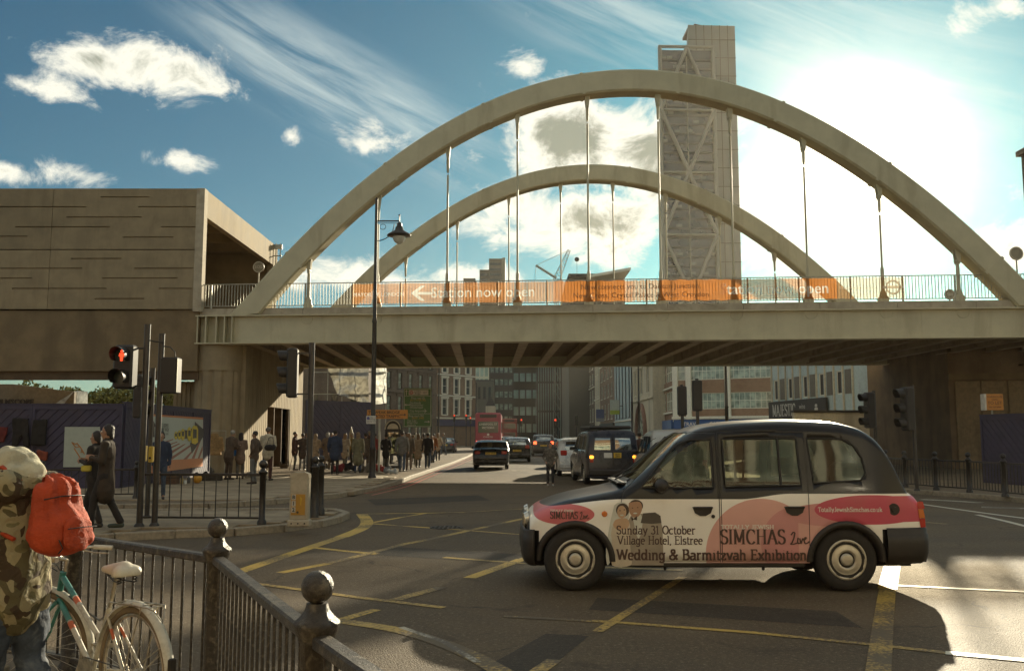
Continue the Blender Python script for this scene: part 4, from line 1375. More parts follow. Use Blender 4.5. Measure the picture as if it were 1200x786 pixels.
def rim_in(bm, depth=0.03, mi=1):
 """turn the open edges of window holes inward"""
 es = [e for e in bm.edges if len(e.link_faces) == 1]
 r = bmesh.ops.extrude_edge_only(bm, edges=es)
 for v in [g for g in r['geom'] if isinstance(g, bmesh.types.BMVert)]:
  n = Vector((0, 0, 0))
  c = Vector((v.co.x, 0, min(v.co.z, 1.2)))
  d = (c - v.co)
  if d.length > 1e-6: v.co += d.normalized() * depth
 for f in [g for g in r['geom'] if isinstance(g, bmesh.types.BMFace)]: f.material_index = mi; f.smooth = False
def wheel(parent, x, y, r=0.31, w=0.19, cover='steel', out=-1, cm=None):
 """a wheel as tyre > rim; out = -1 on the side of negative y"""
 T = Matrix.Translation((x, y, r)) @ Matrix.Rotation(math.pi / 2 if out < 0 else -math.pi / 2, 4, 'X')
 m = MB()
 rr = r * 0.66
 m.lathe([(rr * .96, -w / 2 + .01), (rr + .01, -w / 2), (r - .035, -w / 2 + .003), (r - .008, -w / 2 + .03), (r, -w / 2 + .06), (r, w / 2 - .06), (r - .008, w / 2 - .03), (r - .035, w / 2 - .003), (rr + .01, w / 2), (rr * .96, w / 2 - .01)], (0, 0, 0), 36, 0, True, T)
 t = m.build("wheel", [TYRE], parent)
 m = MB()
 k = w / 2
 m.lathe([(rr * .97, k - .012), (rr * .93, k - .001), (rr * .86, k - .004), (rr * .82, k - .016), (rr * .62, k - .004), (rr * .48, k + .004), (rr * .40, k + .002), (rr * .38, k - .01), (rr * .30, k - .012), (rr * .29, k + .01), (rr * .2, k + .013), (0.001, k + .014)], (0, 0, 0), 32, 0, True, T)
 m.build("rim", [cm or HUBC], t)
 if cover:
  m = MB()
  for q in range(8):
   a = 2 * math.pi * q / 8 + .2
   u = Vector((math.cos(a), math.sin(a), 0)); v = Vector((-u.y, u.x, 0))
   c = u * rr * .80
   pts = [c + v * s1 * rr * .17 * (1 if s2 < 0 else .75) + u * s2 * rr * .075 for s1, s2 in ((-1, 1), (1, 1), (1, -1), (-1, -1))]
   pts = [c + v * (rr * .15 * math.cos(b)) + u * (rr * .065 * math.sin(b)) for b in [i * math.pi / 5 for i in range(10)]]
   m.add([(p.x, p.y, k + .0035 - .006 * 0) for p in pts], [tuple(range(10))], 0, False, T)
  tag(m.build("rim_slots", [SEAL], t), kind='stuff')
 return t
def side(name, mb, parent, mat):
 return mb.build(name, mat if isinstance(mat, (list, tuple)) else [mat], parent)
# ---------------------------------------------------------------- lettering with slab serifs, laid onto a curved panel
def arcp(cx, cy, rx, ry, a0, a1, n=10):
 return [(cx + rx * math.cos(R(a0 + (a1 - a0) * i / n)), cy + ry * math.sin(R(a0 + (a1 - a0) * i / n))) for i in range(n + 1)]
XH = 0.66
def _bowl(cx, rx=.25): return arcp(cx, XH / 2, rx, XH / 2, 0, 360, 16)
GL = {
 'S': (.62, [arcp(.31, .76, .22, .24, 20, 250, 9) + arcp(.31, .25, .24, .25, 80, -160, 9)], [(.53, .86, 0, .1), (.07, .14, 0, .1)]),
 'I': (.36, [[(.18, 0), (.18, 1)]], [(.18, 0, .14, 0), (.18, 1, .14, 0)]),
 'M': (.98, [[(.17, 0), (.17, 1), (.48, .12), (.79, 1), (.79, 0)]], [(.17, 0, .12, 0), (.79, 0, .14, 0), (.12, 1, .10, 0), (.84, 1, .10, 0)]),
 'C': (.76, [arcp(.42, .5, .33, .5, 42, 318, 16)], [(.68, .80, 0, .12)]),
 'H': (.86, [[(.18, 0), (.18, 1)], [(.68, 0), (.68, 1)], [(.18, .52), (.68, .52)]], [(.18, 0, .13, 0), (.18, 1, .13, 0), (.68, 0, .13, 0), (.68, 1, .13, 0)]),
 'A': (.80, [[(.08, 0), (.39, 1), (.72, 0)], [(.2, .36), (.6, .36)]], [(.08, 0, .11, 0), (.72, 0, .13, 0)]),
 'W': (1.06, [[(.08, 1), (.30, 0), (.53, .92), (.76, 0), (.98, 1)]], [(.08, 1, .11, 0), (.53, .95, .10, 0), (.98, 1, .10, 0)]),
 'e': (.58, [[(.07, .36), (.51, .36)] + arcp(.29, .33, .22, .33, 5, 310, 14)], []),
 'd': (.66, [_bowl(.28, .21), [(.5, 1), (.5, 0)]], [(.46, 1, .09, 0), (.55, 0, .08, 0)]),
 'i': (.32, [[(.16, XH), (.16, 0)]], [(.16, 0, .13, 0), (.11, XH, .08, 0), (.16, .92, .055, .02)]),
 'n': (.68, [[(.14, 0), (.14, XH)], [(.14, .45)] + arcp(.32, .42, .18, .24, 150, 0, 7) + [(.5, 0)]], [(.14, 0, .11, 0), (.5, 0, .12, 0), (.10, XH, .07, 0)]),
 'g': (.62, [_bowl(.27, .2), [(.48, XH), (.48, -.08)] + arcp(.28, -.08, .2, .2, 0, -160, 6)], [(.54, XH, .07, 0)]),
 '&': (.84, [[(.76, 0), (.22, .74)] + arcp(.36, .8, .16, .2, 160, -20, 8) + [(.2, .42)] + arcp(.3, .24, .24, .24, 130, 330, 8) + [(.7, .46)]], [(.72, .48, .1, 0)]),
 'B': (.74, [[(.17, 0), (.17, 1), (.38, 1)] + arcp(.38, .77, .2, .23, 90, -90, 8) + [(.17, .54)], [(.38, .54)] + arcp(.4, .27, .25, .27, 90, -90, 8) + [(.17, 0)]], [(.12, 0, .09, 0), (.12, 1, .09, 0)]),
 'a': (.60, [arcp(.28, .45, .18, .21, 150, 0, 7) + [(.46, 0)], [(.46, .38), (.28, .36)] + arcp(.24, .18, .18, .18, 110, 300, 8) + [(.46, .14)]], [(.52, 0, .08, 0)]),
 'r': (.50, [[(.14, 0), (.14, XH)], [(.14, .42)] + arcp(.32, .42, .18, .22, 160, 50, 5)], [(.16, 0, .13, 0), (.10, XH, .07, 0)]),
 'm': (1.02, [[(.14, 0), (.14, XH)], [(.14, .45)] + arcp(.31, .42, .17, .24, 150, 0, 7) + [(.48, 0)], [(.48, .45)] + arcp(.65, .42, .17, .24, 150, 0, 7) + [(.82, 0)]], [(.14, 0, .1, 0), (.48, 0, .1, 0), (.84, 0, .11, 0), (.10, XH, .07, 0)]),
 't': (.42, [[(.18, .9), (.18, .14)] + arcp(.3, .14, .12, .14, 180, 320, 5), [(.04, XH), (.38, XH)]], []),
 'z': (.56, [[(.08, XH), (.46, XH), (.08, 0), (.48, 0)]], [(.09, .58, 0, .08), (.47, .08, 0, .08)]),
 'v': (.60, [[(.08, XH), (.3, 0), (.52, XH)]], [(.08, XH, .1, 0), (.52, XH, .1, 0)]),
 'h': (.68, [[(.14, 0), (.14, 1)], [(.14, .45)] + arcp(.32, .42, .18, .24, 150, 0, 7) + [(.5, 0)]], [(.14, 0, .11, 0), (.5, 0, .12, 0), (.10, 1, .07, 0)]),
 'E': (.70, [[(.6, 1), (.17, 1), (.17, 0), (.62, 0)], [(.17, .52), (.48, .52)]], [(.1, 0, .08, 0), (.1, 1, .08, 0), (.6, .9, 0, .09), (.62, .1, 0, .09), (.48, .52, 0, .08)]),
 'x': (.60, [[(.1, 0), (.5, XH)], [(.1, XH), (.5, 0)]], [(.1, 0, .1, 0), (.5, 0, .1, 0), (.1, XH, .1, 0), (.5, XH, .1, 0)]),
 'b': (.66, [_bowl(.36, .21), [(.15, 1), (.15, 0)]], [(.10, 1, .08, 0)]),
 'o': (.58, [_bowl(.29, .22)], []),
 'u': (.68, [[(.13, XH), (.13, .22)] + arcp(.3, .22, .17, .22, 180, 350, 7) + [(.5, .3)], [(.5, XH), (.5, 0)]], [(.10, XH, .08, 0), (.46, XH, .07, 0), (.56, 0, .07, 0)]),
 'y': (.60, [[(.08, XH), (.3, .04)], [(.52, XH), (.22, -.24), (.1, -.26)]], [(.08, XH, .1, 0), (.52, XH, .1, 0)]),
 '3': (.60, [arcp(.28, .76, .2, .24, 150, -80, 9) + arcp(.28, .27, .24, .27, 80, -150, 9)], []),
 '1': (.46, [[(.08, .84), (.24, 1), (.24, 0)]], [(.24, 0, .15, 0)]),
 'O': (.80, [arcp(.4, .5, .33, .5, 0, 360, 20)], []),
 'c': (.54, [arcp(.3, .33, .23, .33, 45, 315, 12)], []),
 'V': (.80, [[(.08, 1), (.4, 0), (.72, 1)]], [(.08, 1, .12, 0), (.72, 1, .12, 0)]),
 'l': (.32, [[(.16, 1), (.16, 0)]], [(.16, 0, .12, 0), (.11, 1, .08, 0)]),
 ',': (.28, [[(.14, .06), (.08, -.16)]], []),
 's': (.50, [arcp(.25, .49, .16, .17, 30, 250, 7) + arcp(.25, .17, .18, .17, 80, -150, 7)], []),
 'w': (.86, [[(.08, XH), (.25, 0), (.43, .6), (.61, 0), (.78, XH)]], [(.08, XH, .09, 0), (.78, XH, .09, 0)]),
 'T': (.72, [[(.06, 1), (.66, 1)], [(.36, 1), (.36, 0)]], [(.36, 0, .13, 0), (.06, .9, 0, .09), (.66, .9, 0, .09)]),
 'J': (.5, [[(.34, 1), (.34, .2)] + arcp(.2, .2, .14, .2, 0, -150, 6)], [(.34, 1, .12, 0)]),
 'k': (.64, [[(.14, 0), (.14, 1)], [(.5, XH), (.16, .26)], [(.28, .36), (.54, 0)]], [(.14, 0, .1, 0), (.54, 0, .08, 0), (.10, 1, .07, 0)]),
 'L': (.66, [[(.17, 1), (.17, 0), (.58, 0)]], [(.17, 1, .13, 0), (.1, 0, .08, 0), (.58, .1, 0, .1)]),
 'Y': (.76, [[(.08, 1), (.38, .48), (.68, 1)], [(.38, .48), (.38, 0)]], [(.08, 1, .1, 0), (.68, 1, .1, 0), (.38, 0, .12, 0)]),
 '.': (.24, [], [(.12, .05, .05, .05)]),
 ' ': (.36, [], []),
}
def slab_text(body, x0, x1, z, h, mapf, pen=(0.11, 0.085), lift=0.0):
 """ribbons for each stroke between x0 and x1 on base line z; mapf turns (x, z) into a point"""
 tot = sum(GL[c][0] for c in body)
 k = (x1 - x0) / tot
 mb = MB(); q = x0; nlay = 0
 def put(poly):
  nonlocal nlay
  nlay += 1
  P = [mapf(x, zz, lift + 0.00012 * (nlay % 7)) for x, zz in poly]
  mb.add(P, [tuple(range(len(P)))], 0)
 for ch in body:
  adv, strokes, serifs = GL[ch]
  pieces = []
  for st in strokes:
   cur = [st[0]]
   for i in range(1, len(st)):
    cur.append(st[i])
    if i < len(st) - 1:
     ax, ay = st[i][0] - st[i - 1][0], st[i][1] - st[i - 1][1]; bx, by = st[i + 1][0] - st[i][0], st[i + 1][1] - st[i][1]
     cs = (ax * bx + ay * by) / ((math.hypot(ax, ay) or 1) * (math.hypot(bx, by) or 1))
     if cs < .6: pieces.append(cur); cur = [st[i]]
   pieces.append(cur)
  for st in pieces:
   n = len(st); closed = n > 4 and abs(st[0][0] - st[-1][0]) < 1e-6 and abs(st[0][1] - st[-1][1]) < 1e-6
   L = []
   for i in range(n):
    a = st[i - 1] if i > 0 else (st[-2] if closed else st[0]); b = st[i + 1] if i < n - 1 else (st[1] if closed else st[-1])
    tx, ty = b[0] - a[0], b[1] - a[1]; l = math.hypot(tx, ty) or 1
    nx, ny = -ty / l, tx / l
    w = (abs(nx) * pen[0] + abs(ny) * pen[1]) / 2
    # mitre
    if 0 < i < n - 1:
     ax, ay = st[i][0] - a[0], st[i][1] - a[1]; la = math.hypot(ax, ay) or 1
     c = abs(nx * -ay / la + ny * ax / la)
     w = w / max(c, .5)
    L.append(((st[i][0] - nx * w, st[i][1] - ny * w), (st[i][0] + nx * w, st[i][1] + ny * w)))
   for (a, b), (c, d) in zip(L, L[1:]):
    put([(q + u[0] * k, z + u[1] * h) for u in (a, c, d, b)])
  for (sx, sy, hw, hh) in serifs:
   hw2 = hw if hw else pen[1] / 2; hh2 = hh if hh else pen[1] / 2
   put([(q + (sx + u * hw2) * k, z + (sy + v * hh2) * h) for u, v in ((-1, -1), (1, -1), (1, 1), (-1, 1))])
  q += adv * k
 return mb
# ================================================================== the taxi
TX_PROF = [(0.0, 0.60), (0.02, 0.72), (0.07, 0.81), (0.2, 0.885), (0.5, 0.975), (0.85, 1.045), (1.06, 1.09), (1.17, 1.14), (1.6, 1.50), (1.82, 1.675), (2.05, 1.77), (2.5, 1.82), (2.95, 1.838), (3.4, 1.825),
           (3.72, 1.77), (3.93, 1.68), (4.08, 1.54), (4.20, 1.34), (4.29, 1.16), (4.37, 1.075), (4.47, 1.02), (4.53, 0.95), (4.56, 0.80), (4.575, 0.62)]
TX_PROF = [((x - .585) * .9 + .585 if x < .585 else (x - 3.475) * .815 + 3.475 if x > 3.475 else x, z) for x, z in TX_PROF]
TAXI_BLACK = paint_mat("taxi_black_paint", (0.010, 0.009, 0.009), 0.18, 0.2)
TAXI_SILVER = paint_mat("taxi_silver_paint", (0.42, 0.42, 0.38), 0.3, 0.8, 0.3)
TXT = material("livery_lettering", (0.085, 0.045, 0.035), 0.45, var=0.0)
LWHITE = material("livery_white_lettering", (0.78, 0.70, 0.62), 0.4, var=0.0)
def livery():
 """white vinyl with pink ellipses below the waist line, black above"""
 m = bpy.data.materials.new("livery_paint"); m.use_nodes = True
 nt = m.node_tree; p = nt.nodes['Principled BSDF']
 tc = N(nt, "ShaderNodeTexCoord"); sp = N(nt, "ShaderNodeSeparateXYZ"); nt.links.new(tc.outputs['Object'], sp.inputs[0])
 X, _, Z = sp.outputs
 def ell(cx, cz, rx, rz):
  u = M2(nt, 'DIVIDE', M2(nt, 'SUBTRACT', X, cx), rx); v = M2(nt, 'DIVIDE', M2(nt, 'SUBTRACT', Z, cz), rz)
  return M2(nt, 'LESS_THAN', M2(nt, 'ADD', M2(nt, 'MULTIPLY', u, u), M2(nt, 'MULTIPLY', v, v)), 1.0)
 c = (0.92, 0.88, 0.79)
 PK, PK2, RD, RD2 = (0.72, 0.40, 0.34), (0.63, 0.29, 0.27), (0.56, 0.09, 0.13), (0.64, 0.16, 0.17)
 def lx(px): return (px - 600) * 10.03 / 1080 - 0.1
 def lz(py): return 1.65 - (py - 510) * 10.03 / 1080
 c = MIX(nt, ell(lx(888), lz(646), 0.60, 0.59), c, PK)
 c = MIX(nt, ell(lx(930), lz(634), 0.40, 0.40), c, PK2)
 box = M2(nt, 'MULTIPLY', M2(nt, 'GREATER_THAN', X, lx(930)), M2(nt, 'LESS_THAN', X, lx(975)))
 c = MIX(nt, M2(nt, 'MULTIPLY', box, M2(nt, 'LESS_THAN', Z, lz(610))), c, PK)
 c = MIX(nt, ell(lx(975), lz(600.5), 0.56, 0.125), c, PK2)
 c = MIX(nt, ell(lx(1016), lz(595), 0.62, 0.155), c, RD)
 c = MIX(nt, M2(nt, 'MULTIPLY', M2(nt, 'GREATER_THAN', X, lx(1016)), M2(nt, 'MULTIPLY', M2(nt, 'LESS_THAN', Z, lz(579.5)), M2(nt, 'GREATER_THAN', Z, lz(609.0)))), c, RD)
 c = MIX(nt, ell(lx(661), lz(600.5), 0.325, 0.11), c, RD2)
 # waist line rising a little towards the rear
 edge = M2(nt, 'ADD', 0.972, M2(nt, 'MULTIPLY', SMOOTH(nt, X, 2.35, 2.9), 0.058))
 front = M2(nt, 'SUBTRACT', edge, M2(nt, 'MULTIPLY', SMOOTH(nt, M2(nt, 'MULTIPLY', X, -1.0), -1.15, 0.05), 0.11))
 low = M2(nt, 'LESS_THAN', Z, front)
 onside = M2(nt, 'GREATER_THAN', X, 0.10)
 back = M2(nt, 'LESS_THAN', X, 4.32)
 k = M2(nt, 'MULTIPLY', M2(nt, 'MULTIPLY', low, onside), back)
 nz = N(nt, "ShaderNodeTexNoise", i_Scale=2.5, i_Detail=5.0); nt.links.new(tc.outputs['Object'], nz.inputs['Vector'])
 c = MIX(nt, M2(nt, 'MULTIPLY', SMOOTH(nt, nz.outputs[0], 0.45, 0.75), 0.16), c, (0.25, 0.18, 0.11))
 dirt = SMOOTH(nt, M2(nt, 'MULTIPLY', Z, -1.0), -0.50, -0.24)
 c = MIX(nt, M2(nt, 'MULTIPLY', dirt, M2(nt, 'MULTIPLY', nz.outputs[0], 0.55)), c, (0.16, 0.115, 0.07))
 rearlow = M2(nt, 'MULTIPLY', M2(nt, 'GREATER_THAN', X, 3.86), M2(nt, 'LESS_THAN', Z, 0.655))
 k = M2(nt, 'MULTIPLY', k, M2(nt, 'SUBTRACT', 1.0, rearlow))
 frontlow = M2(nt, 'MULTIPLY', M2(nt, 'LESS_THAN', X, 0.2), M2(nt, 'LESS_THAN', Z, 0.63))
 k = M2(nt, 'MULTIPLY', k, M2(nt, 'SUBTRACT', 1.0, frontlow))
 nt.links.new(MIX(nt, k, (0.010, 0.009, 0.009), c), p.inputs['Base Color'])
 p.inputs['Roughness'].default_value = 0.28
 p.inputs['Coat Weight'].default_value = 0.15
 p.inputs['Specular IOR Level'].default_value = 0.3
 p.inputs['Coat Roughness'].default_value = 0.1
 return m
def make_cab(label, body_mat, wrap, group=None):
 S = Shell(TX_PROF, 1.75, zb=1.0, tumble=0.22, wheels=((0.585, .31), (3.475, .31)), ra=0.395, sill=0.30, rc=0.15, nose=0.75, tail=0.75, fn=0.20, ft=0.15, arch_c=0.315, st=80)
 root = thing("taxi", label, "taxi", group=group)
 bm = S.bm()
 W2 = S.W / 2
 sidef = lambda f: abs(f.calc_center_median().y) > 0.55 and f.calc_center_median().z > 0.3
 wins = {
  "front_door_window": [(1.30, 1.09), (2.07, 1.09), (2.07, 1.60), (1.84, 1.60), (1.70, 1.55), (1.57, 1.42)],
  "rear_door_window": [(2.20, 1.10), (3.02, 1.12), (3.00, 1.62), (2.20, 1.61)],
  "quarter_window": [(3.15, 1.14), (3.66, 1.17), (3.72, 1.24), (3.70, 1.40), (3.62, 1.54), (3.50, 1.61), (3.12, 1.62)],
 }
 panes = []
 for nm, poly in wins.items():
  fs = carve(bm, poly, 'y', sidef)
  for sgn in (-1, 1):
   panes.append((nm, split_off(bm, [f for f in fs if f.is_valid and f.calc_center_median().y * sgn > 0])))
 fsel = lambda f: 1.12 < f.calc_center_median().x < 1.98 and f.calc_center_median().z > 1.1 and abs(f.calc_center_median().y) < 0.74
 fs = carve(bm, [(-0.66, 1.17), (0.66, 1.17), (0.62, 1.40), (0.52, 1.68), (-0.52, 1.68), (-0.62, 1.40)], 'x', fsel)
 panes.append(("windscreen", split_off(bm, fs)))
 rsel = lambda f: f.calc_center_median().x > 3.82 and f.calc_center_median().z > 1.1 and abs(f.calc_center_median().y) < 0.70
 fs = carve(bm, [(-0.52, 1.17), (0.52, 1.17), (0.48, 1.55), (0.40, 1.62), (-0.40, 1.62), (-0.48, 1.55)], 'x', rsel)
 panes.append(("rear_window", split_off(bm, fs)))
 # doors, split from the shell along their shut lines
 doors = {
  "front_door": [(1.02, 0.33), (1.99, 0.33), (2.13, 0.60), (2.13, 1.70), (1.80, 1.70), (1.10, 1.06), (1.02, 0.96)],
  "rear_door": [(2.14, 0.33), (2.99, 0.33), (3.07, 0.72), (3.07, 1.02), (3.07, 1.70), (2.14, 1.70)],
 }
 doors["front_door"] = [(1.075, 0.31), (2.13, 0.31), (2.13, 1.68), (1.86, 1.68), (1.66, 1.60), (1.10, 1.05), (1.055, 0.8)]
 doors["rear_door"] = [(2.15, 0.31), (3.08, 0.31), (3.09, 1.68), (2.15, 1.69)]
 drs = []
 for nm, poly in doors.items():
  fs = carve(bm, poly, 'y', sidef)
  for sgn in (-1, 1):
   drs.append((nm, sgn, split_off(bm, [f for f in fs if f.is_valid and f.calc_center_median().y * sgn > 0])))
 mats = [wrap or body_mat, SEAL]
 rim_in(bm)
 body = bm_obj("body", bm, mats, root)
 for nm, sgn, b in drs:
  rim_in(b, 0.02)
  bmesh.ops.scale(b, vec=(1, 1, 1), verts=b.verts)
  d = bm_obj(nm, b, mats, root)
 for nm, b in panes:
  for v in b.verts: v.co.y *= 0.992
  if nm in ("windscreen",):
   for v in b.verts: v.co.x += 0.01
  bm_obj(nm, b, [CARGL], root)
 P = lambda x, z, o=0.0, sg=-1: Vector((x, sg * (S.w(x, z) + o), z))
 # dark shut lines and window seals on both flanks
 for sg in (-1, 1):
  for poly in list(doors.values()):
   m = MB()
   for a, b in zip(poly, poly[1:] + poly[:1]):
    if a[1] < 0.35 and b[1] < 0.35: continue
    n = 10
    for i in range(n):
     p = [a[0] + (b[0] - a[0]) * i / n, a[1] + (b[1] - a[1]) * i / n]; q = [a[0] + (b[0] - a[0]) * (i + 1) / n, a[1] + (b[1] - a[1]) * (i + 1) / n]
     if max(p[1], q[1]) > 1.62: continue
     d = Vector((q[0] - p[0], q[1] - p[1])).normalized() * 0.0035
     m.add([P(p[0] + d.y, p[1] - d.x, .0016, sg), P(q[0] + d.y, q[1] - d.x, .0016, sg), P(q[0] - d.y, q[1] + d.x, .0016, sg), P(p[0] - d.y, p[1] + d.x, .0016, sg)], [(0, 1, 2, 3)])
   m.build("shut_line", [SEAL], root)
  for nm, poly in wins.items():
   m = MB()
   pts = []
   for a, b in zip(poly, poly[1:] + poly[:1]):
    for i in range(4): pts.append(P(a[0] + (b[0] - a[0]) * i / 4, a[1] + (b[1] - a[1]) * i / 4, -0.001, sg))
   m.path(pts, 0.011, 5, 0, closed=True)
   m.build("window_seal", [SEAL], root)
 # sliding window bar in the rear door
 for sg in (-1, 1):
  m = MB(); m.path([P(2.80, 1.11, 0, sg), P(2.80, 1.62, 0, sg)], 0.014, 6); m.build("window_bar", [SEAL], root)
 # wheels
 for x in (0.585, 3.475):
  for sg in (-1, 1): wheel(root, x, sg * (W2 - 0.115), 0.335, 0.20, 'steel', sg)
 # wheel-arch flares
 for x in (0.585, 3.475):
  for sg in (-1, 1):
   m = MB(); ra, zc = 0.395, 0.315
   pts = []
   for i in range(21):
    a = math.pi * i / 20
    xx, zz = x - ra * math.cos(a), zc + ra * math.sin(a)
    pts.append((xx, zz))
   vs = []
   for xx, zz in pts:
    dx, dz = (xx - x) / ra, (zz - zc) / ra
    for (r_, o_) in ((0.035, 0.0), (0.025, 0.018), (0.0, 0.022), (-0.03, 0.012), (-0.05, -0.10)):
     xq, zq = x + dx * (ra + r_), zc + dz * (ra + r_)
     vs.append(P(xq, max(zq, .3), o_, sg))
   fs = [(i * 5 + j, i * 5 + j + 1, (i + 1) * 5 + j + 1, (i + 1) * 5 + j) if sg < 0 else (i * 5 + j, (i + 1) * 5 + j, (i + 1) * 5 + j + 1, i * 5 + j + 1) for i in range(20) for j in range(4)]
   m.add(vs, fs, 0, True); m.build("wheel_arch", [TRIM], root)
 # under-body, sill, wheel housings
 m = MB()
 m.box(0.14, 4.25, -0.62, 0.62, 0.24, 0.45)
 m.box(1.03, 3.03, -0.70, 0.70, 0.24, 0.50)
 m.build("underbody", [MUD], root)
 for sg in (-1, 1):
  m = MB(); m.bbox((2.02, sg * 0.80, 0.285), (2.04, 0.09, 0.07), b=0.015); m.build("sill", [TRIM], root)
  for x in (1.55, 2.6):
   m2 = MB(); m2.bbox((x, sg * 0.79, 0.235), (0.03, 0.04, 0.04), b=0.01); m2.build("jacking_point", [TRIM], root)
 # bumpers: bands wrapped round the ends from arch to arch
 def bumper(front):
  prof = [(0.0, 0.635), (0.022, 0.64), (0.035, 0.62), (0.032, 0.585), (0.040, 0.575), (0.045, 0.50), (0.035, 0.36), (0.015, 0.28), (-0.03, 0.25)] if front else \
               [(0.0, 0.665), (0.022, 0.67), (0.035, 0.65), (0.032, 0.605), (0.042, 0.595), (0.048, 0.52), (0.042, 0.40), (0.02, 0.32), (-0.03, 0.285)]
  e = S.x0 if front else S.x1
  d = 1 if front else -1
  xa = (0.585 - 0.43) if front else (3.475 + 0.42)
  base = []
  for k in range(7): base.append((xa + (e + d * 0.10 - xa) * k / 6, None))
  half = []
  for x, _ in base: half.append((x, S.w(x, 0.5)))
  wy = S.w(e + d * 0.10, 0.5)
  for k in range(1, 7):
   a_ = math.pi / 2 * k / 6
   half.append((e + d * 0.10 * (1 - math.sin(a_)) , wy - 0.12 * (1 - math.cos(a_))))
  for k in range(1, 6): half.append((e - d * 0.03 * math.sin(math.pi / 2 * k / 5), (wy - 0.12) * (1 - k / 5)))
  pl = [(x, -y) for x, y in half] + [(x, y) for x, y in reversed(half[:-1])]
  vs = []
  for i, (x, y) in enumerate(pl):
   p0 = pl[max(0, i - 1)]; p1 = pl[min(len(pl) - 1, i + 1)]
   t = Vector((p1[0] - p0[0], p1[1] - p0[1])).normalized()
   n_ = Vector((-t.y, t.x)) if front else Vector((t.y, -t.x))
   if n_.x * (-d) + 0 < -0.2: n_ = -n_
   if abs(n_.x) < 0.5 and n_.y * y < 0: n_ = -n_
   for (o_, z) in prof: vs.append((x + n_.x * o_, y + n_.y * o_, z))
  k = len(prof)
  fs = [(i * k + j, (i + 1) * k + j, (i + 1) * k + j + 1, i * k + j + 1) for i in range(len(pl) - 1) for j in range(k - 1)]
  m = MB(); m.add(vs, fs, 0, True)
  m.build("bumper", [TRIM], root, fix=True)
 bumper(True); bumper(False)
 # lamps
 m = MB()
 for sg in (-1, 1):
  m = MB(); T = rotM((0.10, sg * 0.50, 0.74), ry=R(-12)); m.tube((0, 0, 0), (-0.05, 0, 0), 0.085, 0.075, 20, 0, M=T); m.build("headlight", [CLEARL], root)
  m = MB()
  pl = [(4.44, 0.66), (4.53, 0.66), (4.54, 0.80), (4.52, 0.93), (4.46, 0.95), (4.43, 0.80)]
  for (z0, z1, mi) in ((0.66, 0.76, 0), (0.765, 0.86, 1), (0.865, 0.94, 0)):
   xa, xb = 4.305 - (z0 - .66) * .12, 4.305 - (z1 - .66) * .12
   xe = 4.368 if z1 < .85 else 4.35
   a = [P(xa, z0, .006, sg), P(4.37, z0, .006, sg), P(xe, z1, .006, sg), P(xb, z1, .006, sg)]
   b = [Vector((4.382, sg * (S.w(4.37, z0) - .12), z0)), Vector((xe + .011, sg * (S.w(4.37, z1) - .12), z1))]
   m.add(a + b, [(0, 1, 2, 3), (1, 4, 5, 2)], mi, False)
  m.build("tail_light", [TAIL, AMBER], root, fix=True)
  m = MB(); c = P(1.0 - .1 + .0, 0.815, 0.0, sg); m.tube(c, c + Vector((0, sg * 0.02, 0)), 0.032, 0.024, 14); m.build("side_repeater", [AMBER], root)
  m = MB()
  for x, z in ((1.95, 0.845), (2.93, 0.85)):
   c = P(x, z, 0.002, sg)
   T = rotM((c.x, c.y, c.z))
   pts = [(-.11, .045), (-.085, -.02), (-.03, -.05), (.03, -.05), (.085, -.02), (.11, .045)]
   m.prism(pts, -0.006 if sg < 0 else -0.004, 0.004 if sg < 0 else 0.006, 0, T)
   m.bbox((c.x, c.y + sg * 0.018, c.z + 0.038), (0.21, 0.03, 0.022), b=0.006)
  m.tube(P(2.06, 0.79, 0, sg), P(2.06, 0.79, 0.008, sg), 0.02, n=12)
  m.build("door_handle", [TRIM], root)
  # mirror
  m = MB(); m.ball((1.50, sg * 0.98, 1.12), (0.075, 0.11, 0.075), 14); m.bbox((1.50, sg * 0.88, 1.07), (0.06, 0.14, 0.03), b=0.01); m.build("mirror", [TRIM], root)
 # front grille, plates, wipers, aerial, roof sign
 m = MB(); m.bbox((0.05, 0, 0.70), (0.04, 0.62, 0.16), b=0.01)
 for k in range(5): m.box(0.02, 0.03, -0.29, 0.29, 0.635 + k * 0.033, 0.645 + k * 0.033)
 m.build("grille", [CHROME], root)
 m = MB(); m.bbox((0.0, 0, 0.42), (0.01, 0.52, 0.11), b=0.004); m.build("number_plate", [PLATEW], root)
 m = MB(); m.bbox((4.385, 0, 0.78), (0.012, 0.52, 0.11), b=0.004); m.build("number_plate", [PLATEY], root)
 m = MB()
 for y0 in (-0.35, 0.2):
  m.path([(1.10, y0 + .3, 1.145), (1.30, y0 - 0.25, 1.275)], 0.008, 5)
 m.bbox((1.12, 0, 1.125), (0.10, 1.2, 0.02), b=0.006)
 m.build("wiper", [TRIM], root)
 if not wrap:
  m = MB(); m.bbox((2.02, 0, 1.795), (0.16, 0.42, 0.07), b=0.02); m.build("roof_sign", [material("taxi_sign_plastic", (0.6, 0.38, 0.1), 0.4)], root)
 # fuel cap on the near flank
 c = P(3.995, 0.865, 0, -1)
 m = MB(); m.tube(c, c + Vector((0, -0.006, 0)), 0.064, 0.062, 20); m.tube(c + Vector((0, -0.006, 0)), c + Vector((0, -0.02, 0)), 0.03, 0.026, 16)
 m.build("fuel_cap", [TRIM], root)
 # cabin
 m = MB()
 m.box(1.25, 3.95, -0.66, 0.66, 0.42, 0.52)
 m.build("floor", [INNER], root)
